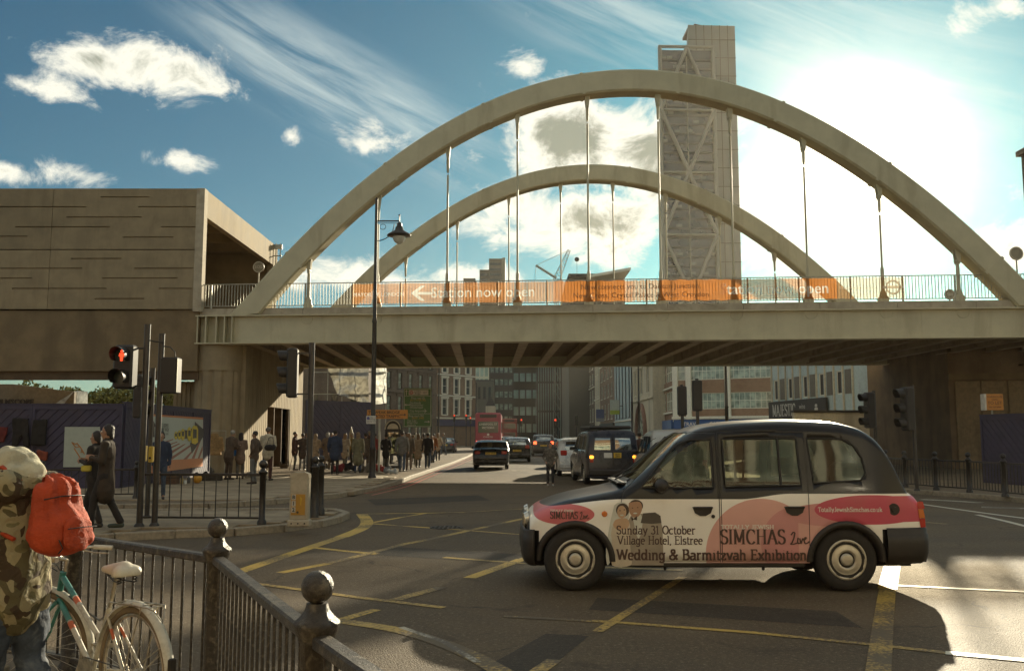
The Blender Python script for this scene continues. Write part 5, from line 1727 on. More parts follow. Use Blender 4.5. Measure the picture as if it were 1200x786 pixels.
 for (x, y, w_) in ((1.86, 0.38, 0.5), (3.6, 0.0, 1.25)):
  m = MB(); m.bbox((x, y, 0.66), (0.5, w_, 0.22), b=0.05); m.bbox((x + 0.27, y, 1.02), (0.14, w_, 0.62), b=0.05)
  if w_ < 1: m.bbox((x + 0.29, y, 1.42), (0.09, 0.28, 0.18), b=0.03)
  m.build("seat", [SEATM], root)
 m = MB(); m.bbox((1.32, 0, 0.99), (0.42, 1.3, 0.22), b=0.06); m.build("dashboard", [INNER], root)
 m = MB(); T = rotM((1.58, 0.38, 1.10), ry=R(-62))
 m.path([(0.19 * math.cos(a * .314), 0.19 * math.sin(a * .314), 0) for a in range(20)], 0.014, 6, 0, T, closed=True); m.box(-.19, .19, -.02, .02, -.01, .01, 0, T)
 m.build("steering_wheel", [INNER], root)
 m = MB(); m.box(2.36, 2.38, -0.62, 0.62, 0.55, 1.0); m.box(2.36, 2.38, -0.62, -0.58, 1.0, 1.6); m.box(2.36, 2.38, 0.58, 0.62, 1.0, 1.6)
 m.build("partition", [INNER], root)
 return root, S
taxi, TS = make_cab("black London taxi with pink and white wedding exhibition livery in the junction", TAXI_BLACK, livery())
place(taxi, (0.1, 10.03 + 0.875 - 0.0, 0), 0)
def tmap(x, z, o): return (x, -(TS.w(x, z) + 0.0045 + o), z)
def lx(px): return (px - 600) * 10.03 / 1080 - 0.1
def lz(py): return 1.65 - (py - 510) * 10.03 / 1080
for body, a, b, yb, hh, pen, mt in (
  ("Sunday 31 October", 721, 812, 622.5, 0.085, (.12, .09), TXT), ("Village Hotel, Elstree", 722, 820, 634, 0.085, (.12, .09), TXT),
  ("Wedding & Barmitzvah Exhibition", 721, 939, 651.5, 0.105, (.15, .11), TXT), ("SIMCHAS", 840, 915, 633.5, 0.150, (.15, .045), TXT),
  ("TOTALLY JEWISH", 841, 902, 616.5, 0.040, (.16, .14), LWHITE), ("TotallyJewishSimchas.co.uk", 953, 1027, 597, 0.045, (.13, .11), LWHITE),
  ("SIMCHAS", 645, 677, 605.5, 0.075, (.17, .06), TXT), ("TOTALLY JEWISH", 645, 672, 597.5, 0.022, (.16, .14), LWHITE)):
 m = slab_text(body, lx(a), lx(b), lz(yb), hh, tmap, (pen[0] * 1.12, pen[1] * 1.1), 0.0 if mt is TXT else 0.0002)
 m.build("lettering", [mt], taxi)
# the script word "Live", twice
def script_live(x0, x1, zb, h):
 k = (x1 - x0)
 st = [[(0.05, .75), (0.18, 1.0), (0.26, .95), (0.2, .5), (0.08, 0.08), (0.0, 0.05), (0.1, 0.0), (0.25, .05), (0.36, .12)],
          [(0.42, .55), (0.38, .2), (0.42, .05), (0.5, .12)], [(0.5, .5), (0.56, .05), (0.66, .5)], [(0.66, .5), (0.72, .35), (0.7, .3), (0.8, .42), (0.86, .55), (0.78, .58), (0.72, .3), (0.78, .05), (0.9, .1), (1.0, .25)]]
 m = MB()
 for s_ in st:
  for a, b in zip(s_, s_[1:]):
   d = Vector((b[0] - a[0], b[1] - a[1]));
   nrm = Vector((-d.y, d.x)).normalized()
   w = 0.035 + 0.03 * abs(nrm.x)
   q = [(a[0] - nrm.x * w * .6, a[1] - nrm.y * w), (b[0] - nrm.x * w * .6, b[1] - nrm.y * w), (b[0] + nrm.x * w * .6, b[1] + nrm.y * w), (a[0] + nrm.x * w * .6, a[1] + nrm.y * w)]
   m.add([tmap(x0 + u * k, zb + v * h, 0.0003 * (len(m.f) % 5)) for u, v in q], [(0, 1, 2, 3)])
 m.build("lettering", [TXT], taxi)
script_live(lx(920), lx(942), lz(634), 0.13)
script_live(lx(679), lx(690), lz(606), 0.08)
# printed couple on the front door
SKINP = material("print_skin", (0.42, 0.24, 0.14), 0.45, var=0.05); SKINP2 = material("print_skin_light", (0.55, 0.36, 0.22), 0.45, var=0.05)
HAIRP = material("print_hair", (0.055, 0.032, 0.02), 0.45, var=0.1); SUITP = material("print_suit", (0.085, 0.07, 0.055), 0.45, var=0.1)
GREYP = material("print_grey", (0.34, 0.29, 0.22), 0.45, var=0.1); DRESSP = material("print_dress", (0.58, 0.50, 0.38), 0.45, var=0.1); VEILP = material("print_veil", (0.60, 0.60, 0.52), 0.45, var=0.1)
def decal(name, pts, mt, o, smooth_=True, ell=None):
 if ell:
  cx, cy, rx, ry = ell
  pts = [(cx + rx * math.cos(i * .3307), cy + ry * math.sin(i * .3307)) for i in range(19)]
 elif smooth_:
  P3 = [Vector((p[0], p[1], 0)) for p in pts]; P3.append(P3[0]); q = spl(P3, 4)[:-1]; pts = [(p.x, p.y) for p in q]
 xs_ = [(lx(p[0]), lz(p[1])) for p in pts]
 b = bmesh.new()
 f = b.faces.new([b.verts.new((x, 0, z)) for x, z in xs_])
 bmesh.ops.triangulate(b, faces=[f])
 # refine so that the print follows the panel
 bmesh.ops.subdivide_edges(b, edges=b.edges, cuts=2, use_grid_fill=True)
 for v in b.verts: v.co = Vector(tmap(v.co.x, v.co.z, o))
 b.normal_update()
 if sum(f.normal.y for f in b.faces) > 0: bmesh.ops.reverse_faces(b, faces=b.faces)
 bm_obj(name, b, [mt], taxi)
# all points in photo pixels
decal("printed_veil", [(719, 590), (724, 587), (733, 588), (736, 600), (732, 615), (720, 640), (711, 658), (709, 640), (714, 610)], VEILP, -0.0019)
decal("printed_suit", [(738, 602), (745, 600), (757, 599), (770, 600), (774, 615), (775, 658), (735, 658), (733, 630), (732, 612)], GREYP, -0.0015, False)
decal("printed_shirt", [(740, 604), (749, 600), (751, 612), (746, 628)], VEILP, -0.0012)
decal("printed_jacket", [(749, 610), (752, 599), (766, 598), (772, 602), (773, 610), (762, 611)], SUITP, -0.0011, False)
decal("printed_dress", [(719, 608), (726, 606), (734, 606), (737, 615), (735, 630), (737, 645), (737, 658), (716, 658), (717, 635), (715, 622)], DRESSP, -0.0010)
decal("printed_shoulder", [(717, 612), (721, 606), (733, 605), (736, 612), (731, 617), (721, 617)], SKINP2, -0.0007)
decal("printed_hair", None, HAIRP, -0.0008, ell=(728.5, 595.5, 7.6, 7.8))
decal("printed_face", None, SKINP2, -0.0004, ell=(727.5, 597.5, 5.3, 7.2))
decal("printed_hair", None, HAIRP, -0.0009, ell=(744, 590.5, 8.2, 7.0))
decal("printed_face", [(736, 587), (748, 586), (751, 593), (748, 601), (743, 604), (738, 601), (735.5, 594)], SKINP, -0.0004)
decal("printed_bow_tie", [(738, 603), (741, 605), (745, 602), (745, 607), (741, 606), (739, 608)], HAIRP, 0.0002, False)
for (cx, cy, rx, ry, mt) in ((725.5, 596, .9, .6, HAIRP), (730.5, 595, .9, .6, HAIRP), (727.5, 601.2, 2.2, .9, VEILP), (740, 593, .9, .5, HAIRP), (746, 592.5, .9, .5, HAIRP), (743, 599, 2.4, .9, VEILP)):
 decal("printed_feature", None, mt, 0.0006, ell=(cx, cy, rx, ry))
taxi.rotation_euler = (0, 0, R(-0.6))
# ================================================================== other vehicles
KINDS = {
 'sedan': dict(prof=[(0, .5), (.05, .66), (.3, .76), (1.1, .90), (1.38, .96), (2.0, 1.33), (2.3, 1.41), (2.9, 1.42), (3.35, 1.34), (3.95, 1.04), (4.4, 1.0), (4.55, .85), (4.6, .5)], W=1.78, H=1.42,
   side=[[(1.72, .99), (2.72, .99), (2.72, 1.33), (2.25, 1.32), (2.0, 1.22)], [(2.8, .99), (3.75, 1.01), (3.3, 1.27), (2.8, 1.33)]], wind=[(-.62, 1.0), (.62, 1.0), (.5, 1.36), (-.5, 1.36)], wx=(1.3, 2.25), rear=[(-.58, 1.06), (.58, 1.06), (.47, 1.35), (-.47, 1.35)], rx=(3.2, 4.05), wh=(.85, 3.6), r=.31, lamp=(.72, .92), plate=.78, zb=.95),
 'hatch': dict(prof=[(0, .5), (.05, .68), (.3, .80), (.9, .95), (1.1, 1.0), (1.75, 1.43), (2.1, 1.53), (2.8, 1.55), (3.4, 1.50), (3.72, 1.38), (3.92, 1.05), (4.0, .85), (4.05, .5)], W=1.74, H=1.55,
   side=[[(1.5, 1.04), (2.35, 1.04), (2.35, 1.43), (2.0, 1.42), (1.75, 1.3)], [(2.43, 1.04), (3.45, 1.08), (3.3, 1.38), (2.43, 1.43)]], wind=[(-.62, 1.05), (.62, 1.05), (.5, 1.46), (-.5, 1.46)], wx=(1.05, 2.0), rear=[(-.58, 1.08), (.58, 1.08), (.5, 1.40), (-.5, 1.40)], rx=(3.5, 4.02), wh=(.75, 3.3), r=.30, lamp=(.82, 1.08), plate=.72, zb=1.0),
 'suv': dict(prof=[(0, .6), (.05, .82), (.3, .95), (1.1, 1.05), (1.3, 1.1), (1.9, 1.58), (2.2, 1.70), (3.0, 1.74), (3.9, 1.70), (4.2, 1.58), (4.36, 1.2), (4.42, 1.0), (4.5, .6)], W=1.85, H=1.74,
   side=[[(1.75, 1.15), (2.6, 1.15), (2.6, 1.60), (2.2, 1.58), (1.95, 1.42)], [(2.68, 1.15), (4.05, 1.18), (3.9, 1.56), (2.68, 1.60)]], wind=[(-.65, 1.15), (.65, 1.15), (.55, 1.62), (-.55, 1.62)], wx=(1.25, 2.1), rear=[(-.62, 1.2), (.62, 1.2), (.55, 1.58), (-.55, 1.58)], rx=(4.0, 4.45), wh=(.9, 3.6), r=.36, lamp=(.92, 1.2), plate=.85, zb=1.1),
 'van': dict(prof=[(0, .6), (.05, .8), (.3, .95), (.9, 1.08), (1.1, 1.15), (1.75, 1.65), (2.0, 1.78), (2.6, 1.83), (3.6, 1.85), (4.28, 1.82), (4.40, 1.70), (4.47, 1.1), (4.5, .9), (4.52, .5)], W=1.8, H=1.85,
   side=[[(1.5, 1.16), (2.4, 1.16), (2.4, 1.64), (2.05, 1.62), (1.8, 1.45)], [(2.5, 1.16), (3.4, 1.16), (3.4, 1.64), (2.5, 1.64)], [(3.5, 1.16), (4.25, 1.16), (4.18, 1.62), (3.5, 1.64)]], wind=[(-.62, 1.2), (.62, 1.2), (.52, 1.70), (-.52, 1.70)], wx=(1.05, 2.0), rear=None, rx=(4.2, 4.5), wh=(.8, 3.65), r=.32, lamp=(.74, .92), plate=.95, zb=1.1),
}
def make_car(kind, label, col, cat="car", name="parked_car", lit=False, metal=0.2, glass=None, group=None):
 K = KINDS[kind]
 S = Shell(K['prof'], K['W'], zb=K['zb'], tumble=0.30 if kind != 'van' else 0.16, wheels=((K['wh'][0], K['r']), (K['wh'][1], K['r'])), ra=K['r'] + .07, sill=.24, rc=.14, nose=.6, tail=.5, fn=.14, ft=.10, arch_c=K['r'], st=36)
 pm = paint_mat("car_paint_" + "_".join(str(int(c * 100)) for c in col), col, .28, .7, metal)
 root = thing(name, label, cat, group=group)
 bm = S.bm()
 sidef = lambda f: abs(f.calc_center_median().y) > .5 and f.calc_center_median().z > .3
 panes = []
 for poly in K['side']:
  fs = carve(bm, poly, 'y', sidef)
  for sgn in (-1, 1): panes.append(("side_window", split_off(bm, [f for f in fs if f.is_valid and f.calc_center_median().y * sgn > 0])))
 fs = carve(bm, K['wind'], 'x', lambda f: K['wx'][0] < f.calc_center_median().x < K['wx'][1] and abs(f.calc_center_median().y) < .72)
 panes.append(("windscreen", split_off(bm, fs)))
 rw = [K['rear']] if K['rear'] else [[(-.64, 1.17), (-.08, 1.17), (-.08, 1.56), (-.60, 1.56)], [(.08, 1.17), (.64, 1.17), (.60, 1.56), (.08, 1.56)]]
 for poly in rw:
  fs = carve(bm, poly, 'x', lambda f: K['rx'][0] < f.calc_center_median().x and abs(f.calc_center_median().y) < .78)
  panes.append(("rear_window", split_off(bm, fs)))
 rim_in(bm, .02)
 bm_obj("body", bm, [pm, SEAL], root)
 for nm, b in panes:
  for v in b.verts: v.co.y *= .99
  bm_obj(nm, b, [glass or DARKGL], root)
 for x in K['wh']:
  for sg in (-1, 1): wheel(root, x, sg * (S.W / 2 - .12), K['r'], .19, None, sg)
 x1 = S.x1
 m = MB(); m.box(.2, x1 - .15, -.66, .66, .2, .5); m.build("underbody", [MUD], root)
 for xb_ in (x1 - .06, .08): m = MB(); m.bbox((xb_, 0, .42), (.22, S.W * .93, .22), b=.05); m.build("bumper", [TRIM if kind in ('van', 'suv') else pm], root)
 lm = TAILON if lit else TAIL
 for sg in (-1, 1):
  z0, z1 = K['lamp']
  xr = x1 - (.02 if kind != 'van' else .05)
  m = MB()
  yw = S.w(x1, z0)
  if kind == 'van': m.bbox((xr + .01, sg * (yw - .09), .80), (.06, .14, .12), b=.02); m.bbox((xr + .01, sg * (yw - .09), .93), (.06, .14, .11), m=1, b=.02)
  else: m.bbox((x1 - .08, sg * (yw - .16), (z0 + z1) / 2), (.14, .26, (z1 - z0) * .8), b=.03)
  m.build("tail_light", [lm, AMBERON], root)
  m = MB(); m.bbox((.06, sg * (S.w(.1, .6) - .2), .66 if kind != 'suv' else .8), (.14, .3, .13), b=.04); m.build("headlight", [CLEARL], root)
  m = MB(); m.bbox((K['wx'][0] + .42, sg * (S.W / 2 + .07), K['zb'] + .08), (.1, .18, .12), b=.03); m.build("mirror", [TRIM], root)
 m = MB()
 if kind == 'van':
  m.bbox((x1 + .012, .16 - .02, .99), (.012, .26, .17), b=.004); pl = m.build("number_plate", [PLATEY], root)
  for k_, zz in enumerate((1.02, .955)): lettering(("GK51", "ZRX")[k_], .075, INK, pl, (x1 + .021, .14, zz), R(90), bold=.002)
  m = MB(); m.bbox((x1 + .012, -.18, .99), (.012, .28, .17), b=.004); pl = m.build("plate", [PLATEW], root)
 else:
  m.bbox((x1 + .012 - (.02 if kind == 'sedan' else 0), 0, K['plate']), (.014, .52, .115), b=.004); pl = m.build("number_plate", [PLATEY], root)
  lettering("LK53 WVA", .095, INK, pl, (x1 + .022 - (.02 if kind == 'sedan' else 0), 0, K['plate']), R(90), bold=.002)
 if kind == 'van':
  m = MB(); m.box(x1 - .008, x1 + .004, -.012, .012, .6, 1.72); m.build("shut_line", [SEAL], root)
  m = MB(); m.bbox((2.9, 0, 1.92), (2.4, 1.45, .12), b=.05); m.build("roof_box", [TRIM], root)
 m = MB(); m.bbox((1.95 + (.2 if kind != 'hatch' else 0), 0, .8), (.5, 1.3, .5), b=.08)
 for sg in (-1, 1): m.bbox((2.15, sg * .36, 1.15 if kind != 'suv' else 1.3), (.13, .46, .45), b=.05)
 m.bbox((3.15, 0, .95), (.2, 1.3, .5), b=.06)
 m.build("seat", [SEATM], root)
 return root
def car_at(root, kind, X, Y, yaw=0.0):
 """rear of the car at (X, Y), nose pointing down the street"""
 L = KINDS[kind]['prof'][-1][0]
 a = R(yaw)
 place(root, (X - math.sin(a) * L * 1.0, Y + math.cos(a) * L, 0), -math.pi / 2 + a)
c1 = make_car('sedan', "dark saloon car with yellow rear plate, nearest in the left lane", (.03, .028, .026)); car_at(c1, 'sedan', at(575, 549, 45).x, 45)
c2 = make_car('hatch', "dark people carrier ahead of the dark saloon in the left lane", (.022, .022, .022)); car_at(c2, 'hatch', at(606, 541, 57).x, 57)
c3 = make_car('suv', "off-road car with lit red brake lights in the middle of the street", (.055, .05, .04), lit=True); car_at(c3, 'suv', at(637, 533, 74).x, 74)
c4 = make_car('hatch', "white hatchback half hidden behind the dark van", (.62, .60, .54)); car_at(c4, 'hatch', 2.72, 37.5, 2)
v1 = make_car('van', "dark blue van with two rear windows and roof box behind the taxi", (.022, .024, .035), cat="van", name="parked_van"); car_at(v1, 'van', 3.38, 31, 4)
c5 = make_car('hatch', "silver hatchback with bright roof showing over the dark van's bonnet", (.5, .5, .46)); car_at(c5, 'hatch', 3.75, 49, 1)
c6 = make_car('hatch', "pale silver car right of the dark van", (.45, .47, .45)); car_at(c6, 'hatch', 6.05, 39, 0)
c7 = make_car('sedan', "silver saloon turning across the street in front of the off-road car", (.5, .5, .46)); place(c7, (at(613, 520, 88).x, 88, 0), R(8))
c8 = copy_tree(c2); car_at(c8, 'hatch', at(594, 520, 96).x, 96); c8['label'] = "small dark car far ahead beside the red coach"
c9 = copy_tree(c7); place(c9, (at(640, 519, 112).x, 112, 0), R(5)); c9['label'] = "silver saloon crossing far ahead right of the off-road car"
c10 = copy_tree(c1); car_at(c10, 'sedan', at(521, 519, 84).x, 84); c10['label'] = "dark saloon with red tail lamp beyond the people on the left pavement"
for o in (c1, c2, c3, c4, c5, c6, c7, c8, c9, c10): o['group'] = "cars in the street beyond the bridge"
cab2, _ = make_cab("silver cab seen from behind through the black taxi's windows", TAXI_SILVER, None)
place(cab2, (4.95, 27.0 + 4.575, 0), -math.pi / 2)
# ---------------------------------------------------------------- buses
def make_bus(label, col, H, L, name, double):
 root = thing(name, label, "bus")
 pm = paint_mat("bus_" + name, col, .35, .4)
 W = 2.5
 m = MB(); m.bbox((0, L / 2, H / 2 + .18), (W, L, H - .36), b=.12); m.build("body", [pm], root)
 GLB = material("bus_window", (.035, .04, .035), .08, var=.2, spec=.8)
 rows = [(1.35, 2.15), (2.75, 3.55)] if double else [(1.9, 3.0)]
 for z0, z1 in rows:
  m = MB(); m.bbox((0, -.01, (z0 + z1) / 2), (W * .78, .04, z1 - z0), b=.03); m.build("rear_window", [GLB], root)
  for sg in (-1, 1):
   for k in range(6):
    m = MB(); m.bbox((sg * (W / 2 + .005), 1.0 + k * (L - 1.6) / 6 + .6, (z0 + z1) / 2), (.03, (L - 1.6) / 6 - .12, z1 - z0), b=.02); m.build("side_window", [GLB], root)
 m = MB(); m.bbox((0, -.02, H - .32), (W * .66, .05, .32), b=.02); m.build("destination_blind", [material("blind_black", (.05, .03, .02), .4)], root)
 for sg in (-1, 1):
  m = MB(); m.bbox((sg * (W / 2 - .16), -.03, .95), (.16, .06, .34), b=.02); m.build("tail_light", [TAILON], root)
  for y in (2.6, L - 2.6):
   T = Matrix.Translation((sg * (W / 2 - .13), y, .5)) @ Matrix.Rotation(math.pi / 2, 4, 'Y')
   m = MB(); m.lathe([(.3, -.14), (.47, -.14), (.5, -.1), (.5, .1), (.47, .14), (.3, .14)], (0, 0, 0), 24, 0, True, T); m.build("wheel", [TYRE], root)
 m = MB(); m.bbox((0, -.03, .72), (.55, .03, .13), b=.004); m.build("number_plate", [PLATEY], root)
 m = MB(); m.bbox((0, .3, .32), (W * .94, .7, .3), b=.04); m.build("bumper", [TRIM], root)
 return root
coach = make_bus("pink-red coach seen from behind with dark rear window, far along the left lane", (.36, .055, .075), 3.85, 10.5, "coach", False)
place(coach, (at(572, 528, 90).x, 90, 0))
lettering("LIVERPOOL ST", .27, LWHITE, coach, (0, -.05, 2.72)); lettering("VICTORIA", .27, LWHITE, coach, (0, -.05, 2.38))
lettering("STANSTED", .2, LWHITE, coach, (0, -.025, 1.5)); lettering("www.coachservice.com", .16, LWHITE, coach, (0, -.025, 1.2))
m = MB(); m.tube((0, -.02, 1.74), (0, -.03, 1.74), .12, n=16); m.build("badge", [LWHITE], coach)
dd = make_bus("red double-decker bus ahead of the coach", (.30, .04, .03), 4.35, 10.8, "double_decker_bus", True)
place(dd, (at(597, 518, 150).x, 150, 0))
# ================================================================== people
SKIN = material("skin", (0.36, 0.20, 0.12), 0.55, var=0.08, scale=14)
SKIND = material("skin_dark", (0.11, 0.058, 0.035), 0.5, var=0.08, scale=14)
EYEW = material("eye", (0.6, 0.56, 0.5), 0.3, var=0); EYED = material("iris", (0.02, 0.015, 0.01), 0.2, var=0)
CL = {}
def cloth(name, col, bump=0.35, var=0.25, sc=7):
 return material("cloth_" + name, col, 0.88, var=var, scale=sc, bump=bump, bscale=16)
CAMO = None
def camo():
 m = bpy.data.materials.new("camouflage_cloth"); m.use_nodes = True
 nt = m.node_tree; p = nt.nodes['Principled BSDF']
 tc = N(nt, "ShaderNodeTexCoord")
 a = N(nt, "ShaderNodeTexNoise", i_Scale=5.5, i_Detail=1.5, i_Roughness=.4, i_Distortion=1.2); nt.links.new(tc.outputs['Object'], a.inputs['Vector'])
 mp = N(nt, "ShaderNodeMapping"); mp.inputs['Location'].default_value = (5, 2, 9); nt.links.new(tc.outputs['Object'], mp.inputs[0])
 b = N(nt, "ShaderNodeTexNoise", i_Scale=6.5, i_Detail=1.5, i_Roughness=.4, i_Distortion=1.4); nt.links.new(mp.outputs[0], b.inputs['Vector'])
 c = MIX(nt, M2(nt, 'GREATER_THAN', a.outputs[0], .52), (0.30, 0.26, 0.15), (0.10, 0.085, 0.04))
 c = MIX(nt, M2(nt, 'GREATER_THAN', b.outputs[0], .56), c, (0.055, 0.035, 0.018))
 c = MIX(nt, M2(nt, 'LESS_THAN', b.outputs[0], .40), c, (0.16, 0.145, 0.07))
 nt.links.new(c, p.inputs['Base Color']); p.inputs['Roughness'].default_value = .9
 w = N(nt, "ShaderNodeTexNoise", i_Scale=9.0, i_Detail=5.0, i_Distortion=1.0); nt.links.new(tc.outputs['Object'], w.inputs['Vector'])
 bpn = N(nt, "ShaderNodeBump", i_Strength=.9, i_Distance=.04); nt.links.new(w.outputs[0], bpn.inputs['Height']); nt.links.new(bpn.outputs[0], p.inputs['Normal'])
 return m
CAMO = camo()
def cap(mb, a, b, ra, rb=None, sq=None, n=10):
 """tapered capsule; sq = (x, y) squash about its own middle"""
 a, b = Vector(a), Vector(b)
 if rb is None: rb = ra
 T = None
 if sq:
  c = (a + b) / 2
  T = Matrix.Translation(c) @ Matrix.Diagonal((sq[0], sq[1], 1, 1)) @ Matrix.Translation(-c)
 mb.ball(a, ra, n, 0, T); mb.ball(b, rb, n, 0, T)
 if (b - a).length > 1e-4: mb.tube(a, b, ra, rb, n, 0, True, True, T)
def fuse(mb, name, mats, parent, voxel=.025, smooth=3, fac=.5, wrinkle=0, wscale=12, post=None):
 """weld overlapping shapes into one continuous surface"""
 if not isinstance(mats, (list, tuple)): mats = [mats]
 me = mb.mesh("tmp", mats)
 tmp = bpy.data.objects.new("tmp", me); COL.objects.link(tmp)
 r = tmp.modifiers.new("r", 'REMESH'); r.mode = 'VOXEL'; r.voxel_size = voxel; r.use_smooth_shade = True
 if smooth:
  s = tmp.modifiers.new("s", 'SMOOTH'); s.iterations = smooth; s.factor = fac
 o = mesh_obj(name, bpy.data.meshes.new(name), parent)
 PENDING_FUSE.append((tmp, o, mats, wrinkle, wscale, post))
 return o
def hand_parts(mb, w, d, up, s=1.0, curl=.5, side=1, n=8):
 """palm, four unequal curled fingers and a thumb; w wrist, d direction, up back of the hand"""
 d = Vector(d).normalized(); up = (Vector(up) - d * Vector(up).dot(d)).normalized(); lat = d.cross(up) * side
 w = Vector(w)
 for t in (-.022, 0, .022):
  cap(mb, w + lat * t * s * .8, w + d * .085 * s + lat * t * s * 1.25, .015 * s, .014 * s, n=n)
 for i, (t, ln) in enumerate(((-.033, .066), (-.011, .078), (.011, .073), (.033, .056))):
  p = w + d * .09 * s + lat * t * s
  dd = d; seg = (ln * .42, ln * .32, ln * .26)
  for k, q in enumerate(seg):
   a = curl * (.5 + .35 * k)
   nd = (dd * math.cos(a) - up * math.sin(a)).normalized(); up = up
   cap(mb, p, p + nd * q * s, .0088 * s, .0078 * s, n=n); p = p + nd * q * s; dd = nd
 th = (d * .55 + lat * -.75 - up * .3).normalized()
 p = w + d * .025 * s - lat * .022 * s
 cap(mb, p, p + th * .04 * s, .012 * s, .010 * s, n=n); cap(mb, p + th * .04 * s, p + th * .04 * s + (th * .6 + d * .7 - up * .3 * curl).normalized() * .032 * s, .010 * s, .008 * s, n=n)
def person(label, h=1.72, top=None, topL=.86, legs=None, hair=(0.03, .02, .012), hairs='short', walk=.0, face=0.0, loc=(0, 0, 0), arms='down', build=1.0, skirt=None, hood=False, shoes=(.03, .022, .016), near=False, skin=None, group=None, lean=0.0, head_turn=0.0, shirt=None, topmat=None, legmat=None, flare=1.0, detail=None):
 """a figure facing -Y before turning; face = heading of the turn"""
 k = h / 1.75
 pal = ((.025, .02, .016), (.09, .06, .04), (.03, .04, .07), (.13, .12, .10), (.07, .03, .022), (.16, .11, .07))
 if top is DK and not near: top = pal[int(abs(loc[0]) * 97) % 6]
 if legs is DK and not near: legs = (pal + (JEAN, (.09, .08, .06)))[int(abs(loc[0]) * 61) % 8]
 root = thing("person", label, "person", loc, face, group)
 vx = .017 if near else .028
 n = 12 if near else 8
 sk = skin or SKIN
 off = -.42 if arms == 'drive' else 0
 def V(x, y, z): return Vector((x * k, (y - lean * max(0, z - .9)) * k, (z + off) * k))
 st = walk * .30
 hip = {s: V(.095 * s, 0, .90) for s in (-1, 1)}
 foot = {1: V(.10, -st, .085 + (.0 if walk >= 0 else 0)), -1: V(-.10, st * 1.15, .085 + .06 * abs(walk))}
 knee = {s: (hip[s] + foot[s]) / 2 + Vector((0, -.035 * k - .05 * k * abs(walk) * (1 if s < 0 else .4), .01)) for s in (-1, 1)}
 if off:
  knee = {s: Vector((.13 * s, -.44, .50)) for s in (-1, 1)}; foot = {s: Vector((.13 * s, -.56, .10)) for s in (-1, 1)}
 sh = {s: V(.185 * s * build, .01, 1.425) for s in (-1, 1)}
 A = {}
 for s in (-1, 1):
  if arms == 'down':
   el = sh[s] + Vector((.05 * s, (.03 - .10 * walk * s * -1) * k, -.28 * k)); wr = el + Vector((.0 * s, (-.05 - .12 * walk * s * -1) * k, -.245 * k))
  elif arms == 'pockets':
   el = sh[s] + Vector((.09 * s, .09 * k, -.26 * k)); wr = el + Vector((-.07 * s, -.12 * k, -.17 * k))
  elif arms == 'front':
   el = sh[s] + Vector((.04 * s, -.02 * k, -.28 * k)); wr = el + Vector((-.10 * s, -.20 * k, .06 * k))
  elif arms == 'one_up':
   el = sh[s] + Vector((.05 * s, -.03 * k, -.28 * k)); wr = (el + Vector((-.06, -.16 * k, .17 * k))) if s > 0 else el + Vector((0, -.06 * k, -.24 * k))
  elif arms == 'drive':
   el = sh[s] + Vector((.04 * s, -.12 * k, -.24 * k)); wr = el + Vector((-.03 * s, -.17 * k, .10 * k))
  A[s] = (el, wr)
 hd = V(math.sin(head_turn) * .01, -.01, 1.635)
 # body: one continuous surface
 m = MB()
 cap(m, V(0, 0, .93), V(0, 0, 1.0), .155 * k * build, .135 * k * build, (1, .68), n)
 cap(m, V(0, 0, 1.0), V(0, 0, 1.22), .13 * k * build, .155 * k * build, (1, .66), n)
 cap(m, V(0, 0, 1.22), V(0, .01, 1.37), .155 * k * build, .14 * k * build, (1.05, .66), n)
 for s in (-1, 1):
  cap(m, V(.05 * s, .01, 1.42), sh[s], .065 * k, .055 * k, n=n)
  cap(m, sh[s], A[s][0], .050 * k, .040 * k, n=n); cap(m, A[s][0], A[s][1], .038 * k, .026 * k, n=n)
  dr = (A[s][1] - A[s][0]).normalized()
  if near: hand_parts(m, A[s][1], dr + Vector((-.1 * s, -.15, 0)), Vector((s, -.3, .2)), 1.05 * k, .6, s, 8)
  else:
   cap(m, A[s][1], A[s][1] + dr * .075 * k, .032 * k, .036 * k, (.75, 1), n); cap(m, A[s][1] + dr * .08 * k, A[s][1] + dr * .15 * k + Vector((0, -.02, 0)), .026 * k, .018 * k, n=n)
   cap(m, A[s][1] + dr * .03 * k, A[s][1] + dr * .08 * k + Vector((0, -.045 * k, 0)), .018 * k, .013 * k, n=6)
  cap(m, hip[s], knee[s], .082 * k, .052 * k, n=n); cap(m, knee[s], foot[s], .052 * k, .036 * k, n=n)
  cap(m, foot[s] + Vector((0, .02, -.03)), foot[s] + Vector((.01 * s, -.14, -.05)), .038 * k, .03 * k, n=n)
 cap(m, V(0, .01, 1.44), V(0, 0, 1.57), .056 * k, .052 * k, n=n)
 HT = Matrix.Translation(hd) @ Matrix.Rotation(head_turn, 4, 'Z')
 hp = lambda x, y, z: HT @ Vector((x * k, y * k, z * k))
 m.ball((0, .012 * k, .03 * k), (.076 * k, .094 * k, .095 * k), 14 if near else 10, 0, HT)
 cap(m, hp(0, -.015, -.02), hp(0, -.045, -.085), .062 * k, .038 * k, n=n)
 cap(m, hp(0, -.088, .01), hp(0, -.102, -.022), .011 * k, .016 * k, n=6)
 for s in (-1, 1): m.ball((s * .078 * k, .012 * k, -.008 * k), (.012 * k, .022 * k, .033 * k), 8, 0, HT)
 if near:
  m.ball((0, -.084 * k, -.052 * k), (.022 * k, .012 * k, .006 * k), 8, 0, HT); m.ball((0, -.082 * k, -.064 * k), (.02 * k, .012 * k, .007 * k), 8, 0, HT)
 fuse(m, "body", [sk], root, .012 if near else .026, 2 if near else 1)
 if near:
  for s in (-1, 1):
   e = MB(); e.ball((s * .031 * k, -.078 * k, .008 * k), .0125 * k, 10, 0, HT); e.ball((s * .031 * k, -.0865 * k, .008 * k), .006 * k, 8, 1, HT)
   e.build("eye", [EYEW, EYED], root)
